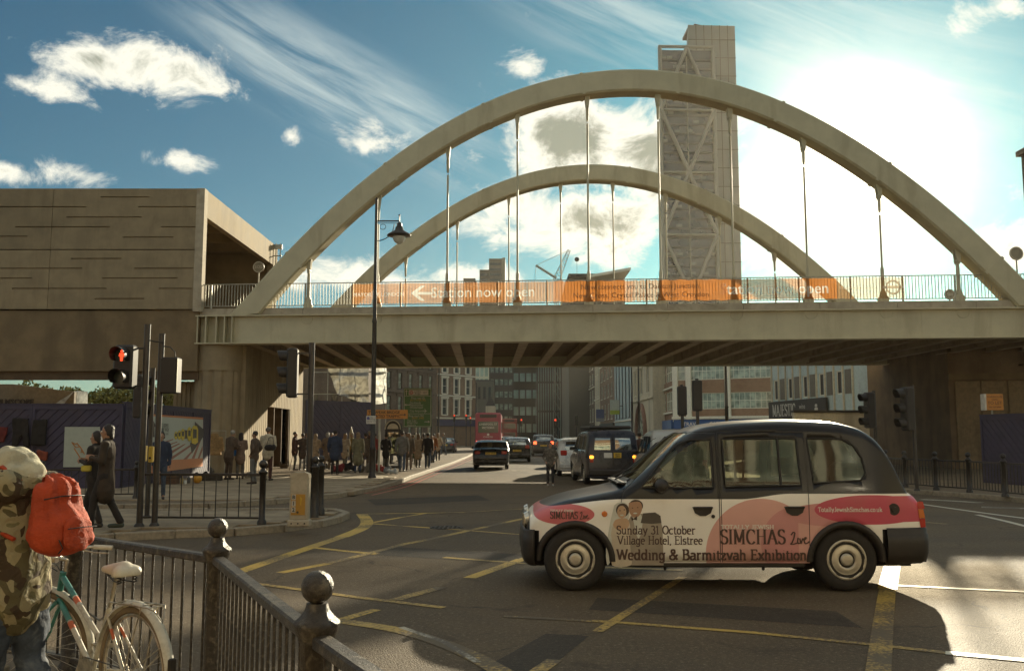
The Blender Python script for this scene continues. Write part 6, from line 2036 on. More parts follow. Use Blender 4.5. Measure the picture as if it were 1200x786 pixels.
 # top
 tm = topmat or cloth("top_%d_%d_%d" % tuple(int(c * 1000) for c in top), top)
 m = MB(); g = .022 * k
 cap(m, V(0, 0, 1.22), V(0, .01, 1.37), .162 * k * build + g, .148 * k * build + g, (1.05, .72), n)
 cap(m, V(0, 0, 1.0), V(0, 0, 1.22), .140 * k * build + g, .160 * k * build + g, (1, .72), n)
 zl = topL
 cap(m, V(0, 0, zl + .03), V(0, 0, 1.0), (.155 * build * flare + max(0, .95 - zl) * .12) * k + g, .145 * k * build + g, (1, .74), n)
 for s in (-1, 1):
  cap(m, V(.04 * s, .01, 1.43), sh[s], .075 * k, .07 * k, n=n)
  cap(m, sh[s], A[s][0], .066 * k, .056 * k, n=n); cap(m, A[s][0], A[s][1], .054 * k, .042 * k, n=n)
 cap(m, V(0, .015, 1.45), V(0, .012, 1.50), .078 * k, .066 * k, n=n)
 if hood: cap(m, V(0, .08, 1.47), V(0, .09, 1.52), .10 * k, .07 * k, (1, .8), n)
 fuse(m, "coat" if zl < .8 else "jacket", [tm], root, vx, 1, wrinkle=.012 * k, wscale=9)
 # legs
 if skirt:
  m = MB(); cap(m, V(0, 0, .55), V(0, 0, .98), .21 * k, .16 * k, (1, .8), n); fuse(m, "skirt", [cloth("skirt_%d" % int(skirt[0] * 1000), skirt)], root, vx, 1)
 lm = legmat or cloth("legs_%d_%d_%d" % tuple(int(c * 1000) for c in legs), legs)
 m = MB()
 cap(m, V(0, 0, .90), V(0, 0, 1.0), .165 * k * build, .15 * k * build, (1, .72), n)
 for s in (-1, 1):
  cap(m, hip[s], knee[s], .098 * k, .068 * k, n=n); cap(m, knee[s], foot[s] + Vector((0, .01, .02)), .066 * k, .058 * k, n=n)
 fuse(m, "trousers", [lm], root, vx, 1, wrinkle=.010 * k, wscale=10)
 # shoes
 for s in (-1, 1):
  m = MB(); cap(m, foot[s] + Vector((0, .035, -.035)), foot[s] + Vector((.012 * s, -.16, -.048)), .048 * k, .036 * k, (1, 1), n)
  fuse(m, "shoe", [material("shoe_%d" % int(shoes[0] * 1000), shoes, .6)], root, .02, 1)
 # hair
 if hairs:
  hm = material("hair_%d" % int(hair[0] * 1000), hair, .55, var=.35, scale=40, bump=.6, bscale=70)
  m = MB()
  m.ball((0, .028 * k, .045 * k), (.088 * k, .096 * k, .092 * k), 12, 0, HT)
  if hairs in ('long', 'bob'):
   e = -.22 if hairs == 'long' else -.09
   cap(m, hp(0, .065, .02), hp(0, .085, e), .075 * k, .055 * k, (1.15, .6), n)
   for s in (-1, 1): cap(m, hp(.07 * s, .02, .03), hp(.075 * s, .035, e + .04), .026 * k, .022 * k, n=n)
  if hairs == 'bun': m.ball((0, .10 * k, .10 * k), .045 * k, 10, 0, HT)
  if hairs == 'cap':
   cap(m, hp(0, -.06, .075), hp(0, -.12, .062), .055 * k, .04 * k, (1, 1), n)
  fuse(m, "hair" if hairs != 'cap' else "cap", [hm], root, .017, 1, wrinkle=.006 * k, wscale=35)
 return root
def shoulder_bag(label, loc, col, size=(.30, .12, .24), face=0.0, strap=True, name="bag", cat="bag", zc=.95):
 root = thing(name, label, cat, loc, face)
 m = MB(); cap(m, (-size[0] / 2 + .05, 0, zc), (size[0] / 2 - .05, 0, zc), size[2] * .45, None, (1, size[1] / size[2] * 1.2))
 fuse(m, "pouch", [cloth("bag_%d_%d" % (int(col[0] * 1000), int(col[2] * 1000)), col)], root, .022, 2, wrinkle=.012)
 if strap:
  m = MB(); m.path([(-size[0] / 2 + .02, 0, zc + .06), (-.06, .0, zc + .32), (.0, .0, 1.47), (.08, 0, zc + .34), (size[0] / 2 - .02, 0, zc + .06)], .012, 6); m.build("strap", [BLACK], root)
 return root
def gp(px, py, z=.12):
 g = gr(px, py, z); return (g.x, g.y, z)
DK = (.022, .017, .014); DKB = (.035, .028, .022); NAVY = (.02, .024, .035); TAN = (.30, .20, .11); JEAN = (.05, .065, .09); OLV = (.16, .14, .075); CREAM = (.48, .42, .30); GREY = (.12, .105, .085)
GRP = "people on the pavement beside the bridge"
def at_feet(px, py, **kw):
 return person(loc=gp(px, py), **kw)
# two women crossing in front of the hoarding
w1 = person("woman in dark brown fur-like coat walking left past the hoarding with blank poster", h=1.70, top=(.045, .03, .018), topL=.62, legs=DK, hair=(.02, .013, .01), hairs='bob', walk=.65, face=R(-82), loc=gp(121, 622), arms='front', near=True, shoes=(.05, .06, .04))
w2 = person("woman in black jacket walking beside the woman in the fur-like coat", h=1.60, top=DK, topL=.86, legs=(.03, .024, .02), hair=(.02, .014, .01), hairs='bob', walk=-.6, face=R(-95), loc=gp(108, 617), arms='front', near=True)
b1 = thing("paper_bag", "small yellow package held by the woman in the fur-like coat", "package", (w1.location.x - .30, w1.location.y - .05, 0), R(15))
m = MB(); m.bbox((0, 0, 1.12), (.16, .05, .10), b=.02); m.build("wrapper", [material("yellow_wrapper", (.55, .45, .05), .5)], b1)
b2 = thing("carrier_bag", "pale carrier bag hanging from the hand of the woman in black jacket", "bag", (w2.location.x - .28, w2.location.y - .25, 0))
m = MB(); cap(m, (0, 0, .62), (0, 0, .85), .13, .06, (1, .5)); fuse(m, "pouch", [material("white_plastic_bag", (.55, .58, .55), .35, var=.1, bump=.4)], b2, .02, 1, wrinkle=.02, wscale=18)
at_feet(186, 585, label="person in dark clothes standing behind the signal poles by the train poster", h=1.62, top=DK, legs=DK, hairs='bob', face=R(20), arms='down')
at_feet(267, 562, label="man in dark anorak with grey hair bending over the market goods", h=1.70, top=DK, topL=.75, legs=DK, hair=(.3, .28, .24), face=R(150), arms='front', lean=.25, build=1.15)
at_feet(281, 561, label="dark-haired woman with patterned scarf beside the man in the anorak", h=1.62, top=(.20, .13, .09), topL=.7, legs=GREY, hair=(.02, .014, .01), hairs='long', face=R(200), arms='front')
at_feet(297, 567, label="man in black jacket and light jeans looking down at the goods", h=1.66, top=DK, legs=(.14, .14, .13), hair=(.02, .015, .01), face=R(-100), arms='pockets', build=1.1)
p5 = at_feet(313, 563, label="person in pale jacket and dark trousers with black shoulder bag", h=1.80, top=CREAM, topL=.84, legs=DK, hairs='cap', hair=(.12, .1, .08), face=R(170), arms='front', build=1.15)
shoulder_bag("black shoulder bag on the back of the person in the pale jacket", (p5.location.x + .14, p5.location.y - .24, .12), DK, zc=1.12, face=R(0))
at_feet(345, 551, label="man in dark clothes leaning on a stick by the doorway", h=1.68, top=DK, topL=.8, legs=DK, face=R(100), arms='down', build=1.2)
at_feet(354, 551, label="person in black standing close behind the man with the stick", h=1.62, top=DK, topL=.7, legs=DK, face=R(180), arms='pockets')
at_feet(369, 553, label="woman with long fair hair in a tan coat beside the traffic light pole", h=1.60, top=TAN, topL=.72, legs=DK, hair=(.25, .15, .07), hairs='long', face=R(180), arms='front')
at_feet(383, 550, label="person in dark coat with a bright head between two groups", h=1.66, top=DK, topL=.6, legs=DK, hair=(.3, .2, .1), hairs='bob', face=R(200), arms='pockets')
at_feet(392, 556, label="tall man in long black coat seen from behind near the lamp post", h=1.72, top=DK, topL=.72, legs=DK, face=R(180), arms='down', build=1.15)
at_feet(404, 549, label="woman in light beige coat with fair hair walking under the bridge", h=1.62, top=(.40, .33, .23), topL=.66, legs=DK, hair=(.25, .16, .08), hairs='long', walk=.5, face=R(170), arms='front')
at_feet(419, 554, label="woman in long olive coat left of the lamp post", h=1.66, top=OLV, topL=.5, legs=DK, hair=(.22, .14, .07), hairs='long', face=R(185), arms='down', flare=1.1)
at_feet(428, 551, label="person in brown jacket just left of the lamp post", h=1.62, top=(.1, .07, .045), topL=.8, legs=DK, face=R(190), arms='pockets')
at_feet(439, 550, label="person in red and dark top just right of the lamp post", h=1.62, top=(.28, .05, .04), topL=.85, legs=DK, face=R(150), arms='front')
at_feet(452, 550, label="person in dark coat in front of the telephone kiosk", h=1.58, top=DK, topL=.7, legs=DK, face=R(170), arms='pockets')
at_feet(471, 553, label="man in black jacket and blue jeans walking away beside the kerb", h=1.70, top=DK, topL=.84, legs=JEAN, face=R(180), walk=.6, arms='down', build=1.1)
at_feet(479, 551, label="woman in brown jacket beside the man in blue jeans", h=1.62, top=(.1, .075, .05), topL=.75, legs=DK, hair=(.2, .12, .06), hairs='long', face=R(185), walk=.6, arms='down')
at_feet(490, 548, label="woman in light tan coat with belted waist walking away", h=1.60, top=(.36, .27, .17), topL=.58, legs=DK, hair=(.2, .13, .07), hairs='long', face=R(175), walk=.5, arms='down')
at_feet(501, 549, label="man in black suit walking by the red kerb lines", h=1.64, top=DK, topL=.8, legs=DK, face=R(180), walk=.7, arms='down')
for i, (px, fy, lb, c, hr, hs) in enumerate((
  (508, 541, "person in orange-brown top among the far walkers", (.30, .12, .05), DK, 'short'),
  (513, 540, "person in a pale top at the front of the far walkers", (.4, .34, .25), (.2, .13, .07), 'long'),
  (486, 541, "person in grey jacket behind the green direction sign's posts", GREY, DK, 'short'),
  (496, 539, "person in black coat farthest along the left pavement", DK, DK, 'bob'),
  (463, 541, "person in dark red jacket behind the kiosk", (.14, .03, .025), DK, 'short'),
  (477, 539, "person in navy jacket farther along between the direction signs", NAVY, DK, 'cap'))):
 at_feet(px, fy, label=lb, h=1.64 + .03 * (i % 3), top=c, topL=.75, legs=DK, hair=hr, hairs=hs, face=R(160 + 20 * i), walk=.5, arms=('down', 'pockets')[i % 2])
# the denser rear of the crowd
EX = [(340, 545, "shopper in rust-brown coat by the doorway's edge", (.22, .1, .05), 'bob'), (361, 546, "person in charcoal jacket just behind the traffic light pole", GREY, 'cap'), (376, 546, "person in maroon top between the fair-haired woman and the bright head", (.16, .04, .04), 'short'), (388, 545, "person in pale grey hooded top behind the tall man", (.3, .28, .24), 'short'),
 (398, 544, "short dark-haired person in navy behind the woman in beige", NAVY, 'long'), (412, 545, "person in mustard scarf and dark coat behind the woman in olive", (.28, .2, .06), 'bob'), (424, 544, "person in white top left of the lamp post base", (.5, .48, .4), 'short'), (433, 545, "person in black hooded coat behind the lamp post", DK, 'cap'),
 (445, 545, "person in tan jacket left of the kiosk", (.26, .18, .1), 'short'), (458, 543, "person in blue anorak in front of the kiosk's door", (.05, .08, .16), 'short'), (466, 544, "fair-haired woman in grey coat right of the kiosk", (.16, .15, .13), 'long'), (484, 544, "person in dark green jacket behind the woman in tan", (.06, .08, .04), 'short'),
 (494, 543, "child-sized person in light top near the black suit", (.4, .36, .28), 'bob'), (505, 542, "person in black jacket behind the man in the black suit", DK, 'short'), (517, 536, "farthest walker in brown at the end of the pavement", (.12, .08, .05), 'short'), (520, 533, "farthest walker in black at the end of the pavement", DK, 'bob')]
rn_ = random.Random(9)
for px, fy, lb, c, hs in EX[1::2]:
 at_feet(px, fy, label=lb, h=rn_.uniform(1.5, 1.78) if 'child' not in lb else 1.35, top=c, topL=rn_.uniform(.55, .86), legs=rn_.choice((DK, DKB, JEAN, GREY)), hair=rn_.choice(((.03, .02, .012), (.2, .13, .06), (.1, .06, .03), (.28, .25, .2))), hairs=hs, face=R(rn_.uniform(0, 360)), walk=rn_.choice((0, .4, .8, -.6)), arms=rn_.choice(('down', 'pockets', 'front', 'one_up')), build=rn_.uniform(.9, 1.2), lean=rn_.uniform(-.03, .12), head_turn=rn_.uniform(-.5, .5))
# in the road
pl = cloth("plaid_shirt", (.12, .10, .075), var=.5, sc=18)
at_man = person("man in checked shirt and dark jeans standing in the road by the dark van", h=1.42, top=(.1, .1, .1), topmat=pl, topL=.84, legs=(.03, .026, .024), face=R(0), loc=(gr(645, 569, 0).x, gr(645, 569, 0).y, 0), arms='pockets', shoes=(.4, .38, .33))
person("man in dark coat standing beside the dark van's right-hand side", h=1.76, top=DK, topL=.8, legs=DK, face=R(180), loc=(4.75, 34.6, 0), arms='down')
# stick of the leaning man
st_ = thing("walking_stick", "thin wooden walking stick leaned on by the man at the doorway", "walking stick", gp(339, 551))
m = MB(); m.path([(0, 0, 0), (.16, 0, .8), (.14, 0, .86), (.08, 0, .87)], .014, 6); m.build("shaft", [material("cane_wood", (.2, .12, .06), .6)], st_)
# taxi driver
dr = person("driver in dark jacket at the wheel of the black taxi", h=1.74, top=DKB, topL=.9, legs=DK, face=R(-90), loc=(0.1 + 1.98, 10.9 + .38, .35), arms='drive', near=True)
# ================================================================== cyclist with backpack
CY = Vector((-2.56, 4.86, .05))
FACE = R(157 + 90)
KS = .93
cyc = thing("person", "person in camouflage jacket and pale hood wheeling a bicycle at the left edge", "person", CY, FACE); cyc.scale = (KS,) * 3
def V3(x, y, z): return Vector((x, y, z))
CREAMC = cloth("hood_cream", (.46, .43, .31), bump=.9, sc=5)
DENIM = material("denim", (.045, .06, .085), .8, var=.35, scale=9, bump=.6, bscale=14, stain=(.20, .22, .23), stain_amt=.6, stain_scale=7)
k = 1.0
# left grip of the bicycle in the person's frame
def to_local(p): return (1 / KS) * (Matrix.Translation(CY) @ Matrix.Rotation(FACE, 4, 'Z')).inverted() @ Vector(p)
GRIP = Vector((-2.56, 5.05, 0.84 + .115))
gl = to_local(GRIP)
hipz = .86
shL, shR = V3(.20, -.04, 1.36), V3(-.20, -.04, 1.36)
# the body
m = MB()
cap(m, V3(0, 0, .90), V3(0, -.01, 1.0), .16, .14, (1, .7)); cap(m, V3(0, -.01, 1.0), V3(0, -.03, 1.32), .14, .16, (1, .68))
side_arm = 1 if gl.x > 0 else -1
shA = shL if gl.x > 0 else shR
wrist = gl - (gl - shA).normalized() * .085 + Vector((0, 0, .03))
elb = (shA + wrist) / 2 + Vector((.06 * side_arm, .05, -.09))
cap(m, shA, elb, .052, .042); cap(m, elb, wrist, .04, .028)
hand_parts(m, wrist, (gl - wrist), Vector((0, 0, 1)), 1.05, .95, side_arm)
shB = shR if gl.x > 0 else shL
eB = shB + Vector((-.06 * side_arm, .0, -.28)); wB = eB + Vector((0, -.14, -.20))
cap(m, shB, eB, .052, .042); cap(m, eB, wB, .04, .028); hand_parts(m, wB, (wB - eB), Vector((-side_arm, 0, 0)), 1.05, .6, -side_arm)
cap(m, V3(0, -.03, 1.38), V3(0, -.08, 1.46), .06, .055)
m.ball((0, -.10, 1.535), (.078, .095, .10), 14); cap(m, V3(0, -.14, 1.50), V3(0, -.165, 1.44), .06, .038)
cap(m, V3(0, -.20, 1.53), V3(0, -.212, 1.50), .011, .016)
for s in (-1, 1):
 kn = V3(.10 * s, -.06 if s > 0 else .02, .50); ft = V3(.11 * s, -.10 if s > 0 else .16, .09)
 cap(m, V3(.095 * s, 0, .9), kn, .085, .055); cap(m, kn, ft, .055, .038); cap(m, ft + V3(0, .02, -.03), ft + V3(0, -.15, -.05), .04, .03)
fuse(m, "body", [SKIN], cyc, .012, 2)
m = MB()
cap(m, V3(0, -.01, .84), V3(0, 0, 1.05), .215, .185, (1, .80), 14); cap(m, V3(0, 0, 1.05), V3(0, -.02, 1.33), .185, .185, (1.02, .76), 14)
for s, e_, w_, S_ in ((side_arm, elb, wrist, shA), (-side_arm, eB, wB, shB)):
 cap(m, V3(.05 * s, -.01, 1.40), S_, .095, .095, n=14); cap(m, S_, e_, .092, .078, n=14); cap(m, e_, w_ - (w_ - e_) * .08, .075, .055, n=14)
cap(m, V3(0, -.03, 1.40), V3(0, -.05, 1.46), .11, .10, n=14)
fuse(m, "jacket", [CAMO], cyc, .016, 2, wrinkle=.022, wscale=7)
m = MB(); cap(m, wrist - (wrist - elb) * .22, wrist - (wrist - elb) * .02, .062, .057, n=14); fuse(m, "cuff", [cloth("cuff_pale", (.40, .34, .2), bump=.8)], cyc, .014, 1, wrinkle=.01, wscale=20)
m = MB()
cap(m, V3(0, -.05, 1.54), V3(0, -.09, 1.55), .112, .108, (.98, 1.15), 16); cap(m, V3(0, .02, 1.46), V3(0, .06, 1.50), .13, .09, (1.15, .8), 14); cap(m, V3(-.10, -.02, 1.45), V3(.10, -.02, 1.45), .085, .085, n=14)
fuse(m, "hood", [CREAMC], cyc, .015, 2, wrinkle=.02, wscale=10)
m = MB(); cap(m, V3(-.12, .05, 1.44), V3(.12, .05, 1.44), .09, .09, n=12); cap(m, V3(-.17, -.02, 1.43), V3(.17, -.02, 1.43), .075, .075, n=12); fuse(m, "collar", [CAMO], cyc, .016, 2, wrinkle=.02, wscale=10)
m = MB()
cap(m, V3(0, 0, .84), V3(0, 0, .95), .175, .16, (1, .75), 14)
for s in (-1, 1):
 kn = V3(.10 * s, -.06 if s > 0 else .02, .50); ft = V3(.11 * s, -.10 if s > 0 else .16, .12)
 cap(m, V3(.095 * s, 0, .86), kn, .112, .088, n=14); cap(m, kn, ft, .086, .078, n=14)
fuse(m, "jeans", [DENIM], cyc, .015, 2, wrinkle=.018, wscale=11)
for s in (-1, 1):
 ft = V3(.11 * s, -.10 if s > 0 else .16, .09)
 m = MB(); cap(m, ft + V3(0, .04, -.03), ft + V3(.01 * s, -.17, -.045), .052, .04); fuse(m, "shoe", [material("trainer", (.10, .08, .06), .6)], cyc, .014, 1)
# backpack: on the back, hanging low and to the bicycle's side
BPC = material("orange_red_nylon", (.44, .055, .012), .78, var=.16, scale=5, bump=1.0, bscale=15)
pack = thing("backpack", "orange-red drawstring backpack on the back of the person in camouflage", "backpack", CY, FACE); pack.scale = (.88, .88, .68); pack.location.z = .48
m = MB()
q = .05 * side_arm
cap(m, V3(q, .25, 1.02), V3(q, .23, 1.28), .165, .13, (1.12, .72), 16); cap(m, V3(q, .28, .98), V3(q, .29, 1.08), .165, .15, (1.08, .85), 16); cap(m, V3(q, .22, 1.30), V3(q, .20, 1.38), .10, .06, (1.3, .7), 14)
from mathutils import noise as _ns
def pack_folds(me, q=q):
 for v in me.vertices:
  c_ = v.co.copy()
  u = math.atan2(c_.x - q, c_.y - .12)
  # gathers running up to the drawcord, slack creases lower down
  a_ = .013 * math.sin(u * 15 + 3 * _ns.noise(c_ * 4)) * max(0, min(1, (c_.z - 1.0) / .3)) + .022 * _ns.noise(Vector((c_.x * 9, c_.y * 9, c_.z * 5)))
  a_ += .008 * math.sin((c_.z * 46 + u * 6)) * max(0, .5 - abs(c_.z - 1.0) * 3)
  v.co = c_ + v.normal * a_
fuse(m, "bag_body", [BPC], pack, .012, 3, post=pack_folds)
m = MB(); cap(m, V3(q, .43, .95), V3(q, .41, 1.05), .085, .075, (1.3, .42), 12); fuse(m, "front_pocket", [BPC], pack, .012, 2, wrinkle=.01, wscale=16)
m = MB(); m.path([(q - .10, .455, 1.04), (q, .47, 1.045), (q + .10, .455, 1.04)], .004, 5); m.path([(q - .14, .30, 1.26), (q - .05, .345, 1.27), (q + .06, .345, 1.27), (q + .14, .30, 1.25)], .005, 5); m.path([(q + .11, .40, .96), (q + .10, .42, .90), (q + .11, .40, .86)], .004, 5)
m.build("zip", [SEAL], pack)
for s in (-1, 1):
 m = MB(); m.path([(.10 * s, .12, 1.38), (.13 * s, .0, 1.485), (.15 * s, -.12, 1.42), (.16 * s, -.19, 1.28), (.17 * s, -.12, 1.08), (.14 * s, .14, .96)], .016, 6); m.build("strap", [BPC], pack)
# ================================================================== bicycle
bike = thing("bicycle", "old white and teal step-through bicycle with mudguards and rear rack", "bicycle", (-1.94, 4.88, .115), R(141)); bike.scale = (.95,) * 3
TEAL = material("teal_enamel", (.035, .20, .165), .35, var=.15, scale=20, coat=.4, stain=(.02, .05, .04), stain_amt=.4, stain_scale=25)
BWHT = material("scuffed_white_enamel", (.56, .53, .43), .42, var=.12, scale=16, coat=.3, stain=(.24, .18, .11), stain_amt=.6, stain_scale=22)
BRED = material("orange_stripe", (.62, .15, .05), .4, var=.1)
STL = material("tarnished_chrome", (.48, .43, .34), .3, .85, var=.25, scale=30)
BRT = material("tyre_tan", (.20, .15, .09), .8, var=.2)
SADL = material("cream_saddle", (.60, .56, .45), .5, var=.1, scale=10, bump=.2)
r = .335
def bwheel(parent, cx, name_rot=0.0):
 t = thing("tmp", "", "", (0, 0, 0))
 bpy.data.objects.remove(t)
 m = MB(); T = Matrix.Translation((0, 0, 0)) @ Matrix.Rotation(math.pi / 2, 4, 'X')
 m.path([(r * math.cos(a * math.pi / 24), 0, r * math.sin(a * math.pi / 24)) for a in range(48)], .019, 8, 0, closed=True)
 w = m.build("wheel", [BRT], parent)
 m = MB(); m.path([((r - .026) * math.cos(a * math.pi / 24), 0, (r - .026) * math.sin(a * math.pi / 24)) for a in range(48)], .012, 6, 0, closed=True); m.build("rim", [STL], w)
 m = MB()
 for s in range(36):
  a = 2 * math.pi * s / 36; b_ = a + (.9 if s % 2 else -.9)
  m.tube((.022 * math.cos(b_), .028 * (1 if s % 4 < 2 else -1), .022 * math.sin(b_)), ((r - .03) * math.cos(a), 0, (r - .03) * math.sin(a)), .0013, n=3, cap=False)
 sp_ = m.build("spokes", [STL], w); sp_['kind'] = 'stuff'
 m = MB(); m.tube((0, -.05, 0), (0, .05, 0), .022, n=12); m.tube((0, -.065, 0), (0, .065, 0), .008, n=8); m.build("hub", [STL], w)
 return w
rw_ = bwheel(bike, 0); rw_.location = (0, 0, .34)
def guard(parent, c, a0, a1, name="mudguard"):
 m = MB(); n_ = 28; vs = []
 for i in range(n_ + 1):
  a = R(a0 + (a1 - a0) * i / n_)
  for j, (o_, y_) in enumerate(((-.012, -.029), (.006, -.02), (.012, 0), (.006, .02), (-.012, .029))):
   rr_ = r + .038 + o_
   vs.append((c[0] + rr_ * math.cos(a), c[1] + y_, c[2] + rr_ * math.sin(a)))
 m.add(vs, [(i * 5 + j, i * 5 + j + 1, (i + 1) * 5 + j + 1, (i + 1) * 5 + j) for i in range(n_) for j in range(4)], 0, True)
 return m.build(name, [BWHT], parent)
guard(bike, (0, 0, .34), 20, 190)
BB = V3(.44, 0, .29); ST_ = V3(.28, 0, .66); HT0 = V3(.90, 0, .62); HT1 = V3(.85, 0, .80)
HTm = HT0.lerp(HT1, .85); HTl = HT0.lerp(HT1, .15)
def tube_part(name, a, b, r_, mt, y=0):
 m = MB(); m.tube(a, b, r_, n=10); return m.build(name, [mt], bike)
tube_part("seat_tube", BB, ST_, .016, BWHT)
for a, b, nm in ((HTm, V3(.37, 0, .47), "upper_tube"), (HTl, BB, "down_tube")):
 q_ = a.lerp(b, .34)
 tube_part(nm, q_, b, .0155, BWHT); tube_part(nm, a, q_, .0175, TEAL)
 tube_part("stripe", a.lerp(b, .36), a.lerp(b, .45), .0165, BRED)
tube_part("head_tube", HT0, HT1, .019, TEAL)
for s in (-1, 1):
 tube_part("chain_stay", BB + V3(0, s * .02, 0), V3(0, s * .055, .34), .009, BWHT)
 tube_part("seat_stay", ST_ + V3(-.01, s * .018, -.04), V3(0, s * .055, .34), .008, BWHT)
 a, b = ST_ + V3(-.01, s * .018, -.04), V3(0, s * .055, .34)
 tube_part("stripe", a.lerp(b, .25), a.lerp(b, .42), .009, BRED)
 tube_part("mudguard_stay", V3(0, s * .05, .34), V3(-.30, s * .028, .52), .003, STL)
tube_part("seat_post", ST_, ST_ + V3(-.055, 0, .16), .0125, STL)
m = MB()
sc_ = ST_ + V3(-.075, 0, .20)
cap(m, sc_ + V3(-.09, -.045, 0), sc_ + V3(-.09, .045, 0), .042, None, None, 12); cap(m, sc_ + V3(-.06, 0, .005), sc_ + V3(.15, 0, .0), .06, .022, (1, 1), 12)
def flat_under(me, z0=sc_.z - .012):
 for v in me.vertices:
  if v.co.z < z0: v.co.z = z0 + (v.co.z - z0) * .25
fuse(m, "saddle", [SADL], bike, .010, 3, post=flat_under)
m = MB()
for s in (-1, 1):
 m.path([sc_ + V3(-.10 + .012 * math.cos(t * .9), s * .045 + .012 * math.sin(t * .9), -.055 + t * .0022) for t in range(22)], .0035, 4)
 m.path([sc_ + V3(-.1, s * .04, -.05), sc_ + V3(.0, s * .025, -.05), sc_ + V3(.13, 0, -.02)], .004, 5)
m.build("saddle_spring", [BLACK], bike)
# rack
m = MB()
for s in (-1, 1):
 m.path([V3(.20, s * .045, .70), V3(-.20, s * .05, .715), V3(-.235, s * .03, .70)], .005, 6); m.path([V3(-.14, s * .05, .71), V3(0, s * .06, .35)], .004, 6)
for x in (.1, 0, -.1, -.2): m.tube(V3(x, -.048, .712), V3(x, .048, .712), .004, n=6)
m.path([V3(-.235, -.03, .70), V3(-.27, 0, .64), V3(-.235, .03, .70)], .004, 5)
m.build("rack", [STL], bike)
m = MB(); m.bbox((-.375, 0, .44), (.02, .045, .07), b=.006); m.build("reflector", [BLACK], bike)
# cranks, chain ring, chain guard, pedals
m = MB(); m.tube(BB + V3(0, .035, 0), BB + V3(0, .045, 0), .085, n=28); m.build("chain_ring", [STL], bike)
m = MB(); m.path([V3(0, .045, .37), V3(.44, .045, .37)], .0035, 5); m.path([V3(0, .045, .31), V3(.44, .045, .21)], .0035, 5); m.build("chain", [BLACK], bike)
for s, dr_ in ((-1, V3(.13, 0, .10)), (1, V3(-.13, 0, -.10))):
 m = MB(); m.tube(BB + V3(0, s * .05, 0), BB + V3(0, s * .06, 0) + dr_, .009, .007, 8); m.build("crank", [STL], bike)
 m = MB(); c_ = BB + dr_ + V3(0, s * .115, 0)
 for yy in (-.035, -.012, .012, .035): m.bbox(c_ + V3(0, yy, 0), (.085, .008, .022))
 for xx in (-.042, .042): m.bbox(c_ + V3(xx, 0, 0), (.006, .09, .026))
 m.build("pedal", [STL], bike)
tube_part("kickstand", V3(.10, -.05, .30), V3(.14, -.17, .02), .007, STL)
m = MB(); m.path([V3(.31, -.02, .62), V3(.45, -.03, .56), V3(.62, -.025, .60), V3(.80, -.02, .66)], .006, 6); m.build("pump", [BLACK], bike)
# steering assembly: turned to the left
steer = thing("fork", None, None); steer.parent = bike
for key in ("label", "category"):
 if key in steer: del steer[key]
steer.location = (.885, 0, 0); steer.rotation_euler = (0, 0, R(32))
H = lambda x, y, z: V3(x, y, z)
def sp_part(name, build_fn, mts):
 m = MB(); build_fn(m); return m.build(name, mts, steer)
def f1(m):
 for s in (-1, 1): m.path([H(.0, s * .03, .62), H(.03, s * .05, .58), H(.09, s * .055, .42), H(.145, s * .055, .34)], .011, 8)
 m.tube(H(-.0, -.04, .62), H(0, .04, .62), .013, n=8)
sp_part("fork_blade", f1, [TEAL])
fw = bwheel(steer, 0); fw.location = (.145, 0, .34)
guard(steer, (.145, 0, .34), -10, 195)
def f2(m):
 m.tube(H(-.03, 0, .78), H(-.04, 0, .87), .011, n=10); m.tube(H(-.04, 0, .865), H(.02, 0, .88), .012, n=10)
sp_part("stem", f2, [STL])
def f3(m):
 for s in (-1, 1): m.path([H(.02, 0, .88), H(.03, s * .07, .885), H(.02, s * .17, .905), H(-.03, s * .25, .915), H(-.13, s * .285, .91)], .0105, 8)
sp_part("handlebar", f3, [STL])
for s in (-1, 1):
 sp_part("grip", lambda m: m.path([H(-.05, s * .262, .914), H(-.16, s * .292, .907)], .0155, 10), [SADL])
 sp_part("brake_lever", lambda m: m.path([H(.0, s * .22, .90), H(-.06, s * .255, .88), H(-.14, s * .28, .875)], .005, 6), [STL])
sp_part("brake_cable", lambda m: (m.path([H(.0, .22, .905), H(.10, .16, .92), H(.10, .06, .87), H(.02, .0, .80)], .003, 5), m.path([H(.0, -.22, .905), H(.11, -.14, .93), H(.09, -.05, .87), H(.0, -.02, .78)], .003, 5)), [BLACK])
# lean onto its stand very slightly
# ================================================================== buildings beyond the bridge
BRK = brick_mat("stock_brick", (0.22, 0.13, 0.07), (0.30, 0.18, 0.10))
BRK2 = brick_mat("red_brick", (0.20, 0.085, 0.05), (0.26, 0.12, 0.07))
BRK3 = brick_mat("dark_brick", (0.12, 0.08, 0.05), (0.17, 0.11, 0.07))
STUC = material("cream_stucco", (0.62, 0.54, 0.38), 0.8, var=0.1, stain=(0.25, 0.2, 0.14), stain_amt=0.6, stain_scale=.5, streak=True)
PALEB = material("pale_blue_render", (0.48, 0.56, 0.54), 0.75, var=0.08, stain=(0.2, 0.2, 0.17), stain_amt=0.4, streak=True)
WTRIM = material("white_trim", (0.80, 0.75, 0.60), 0.6, var=0.06)
DTRIM = material("dark_trim", (0.05, 0.04, 0.03), 0.6, var=0.1)
ROOFM = material("slate_roof", (0.06, 0.055, 0.05), 0.7, var=0.2)
WGL = material("window_glass", (0.05, 0.06, 0.055), 0.06, var=0.3, scale=1.5, spec=0.9)
WGLP = material("window_glass_pale", (0.34, 0.37, 0.29), 0.08, var=0.5, scale=1.2, spec=0.9)
WINC = {}
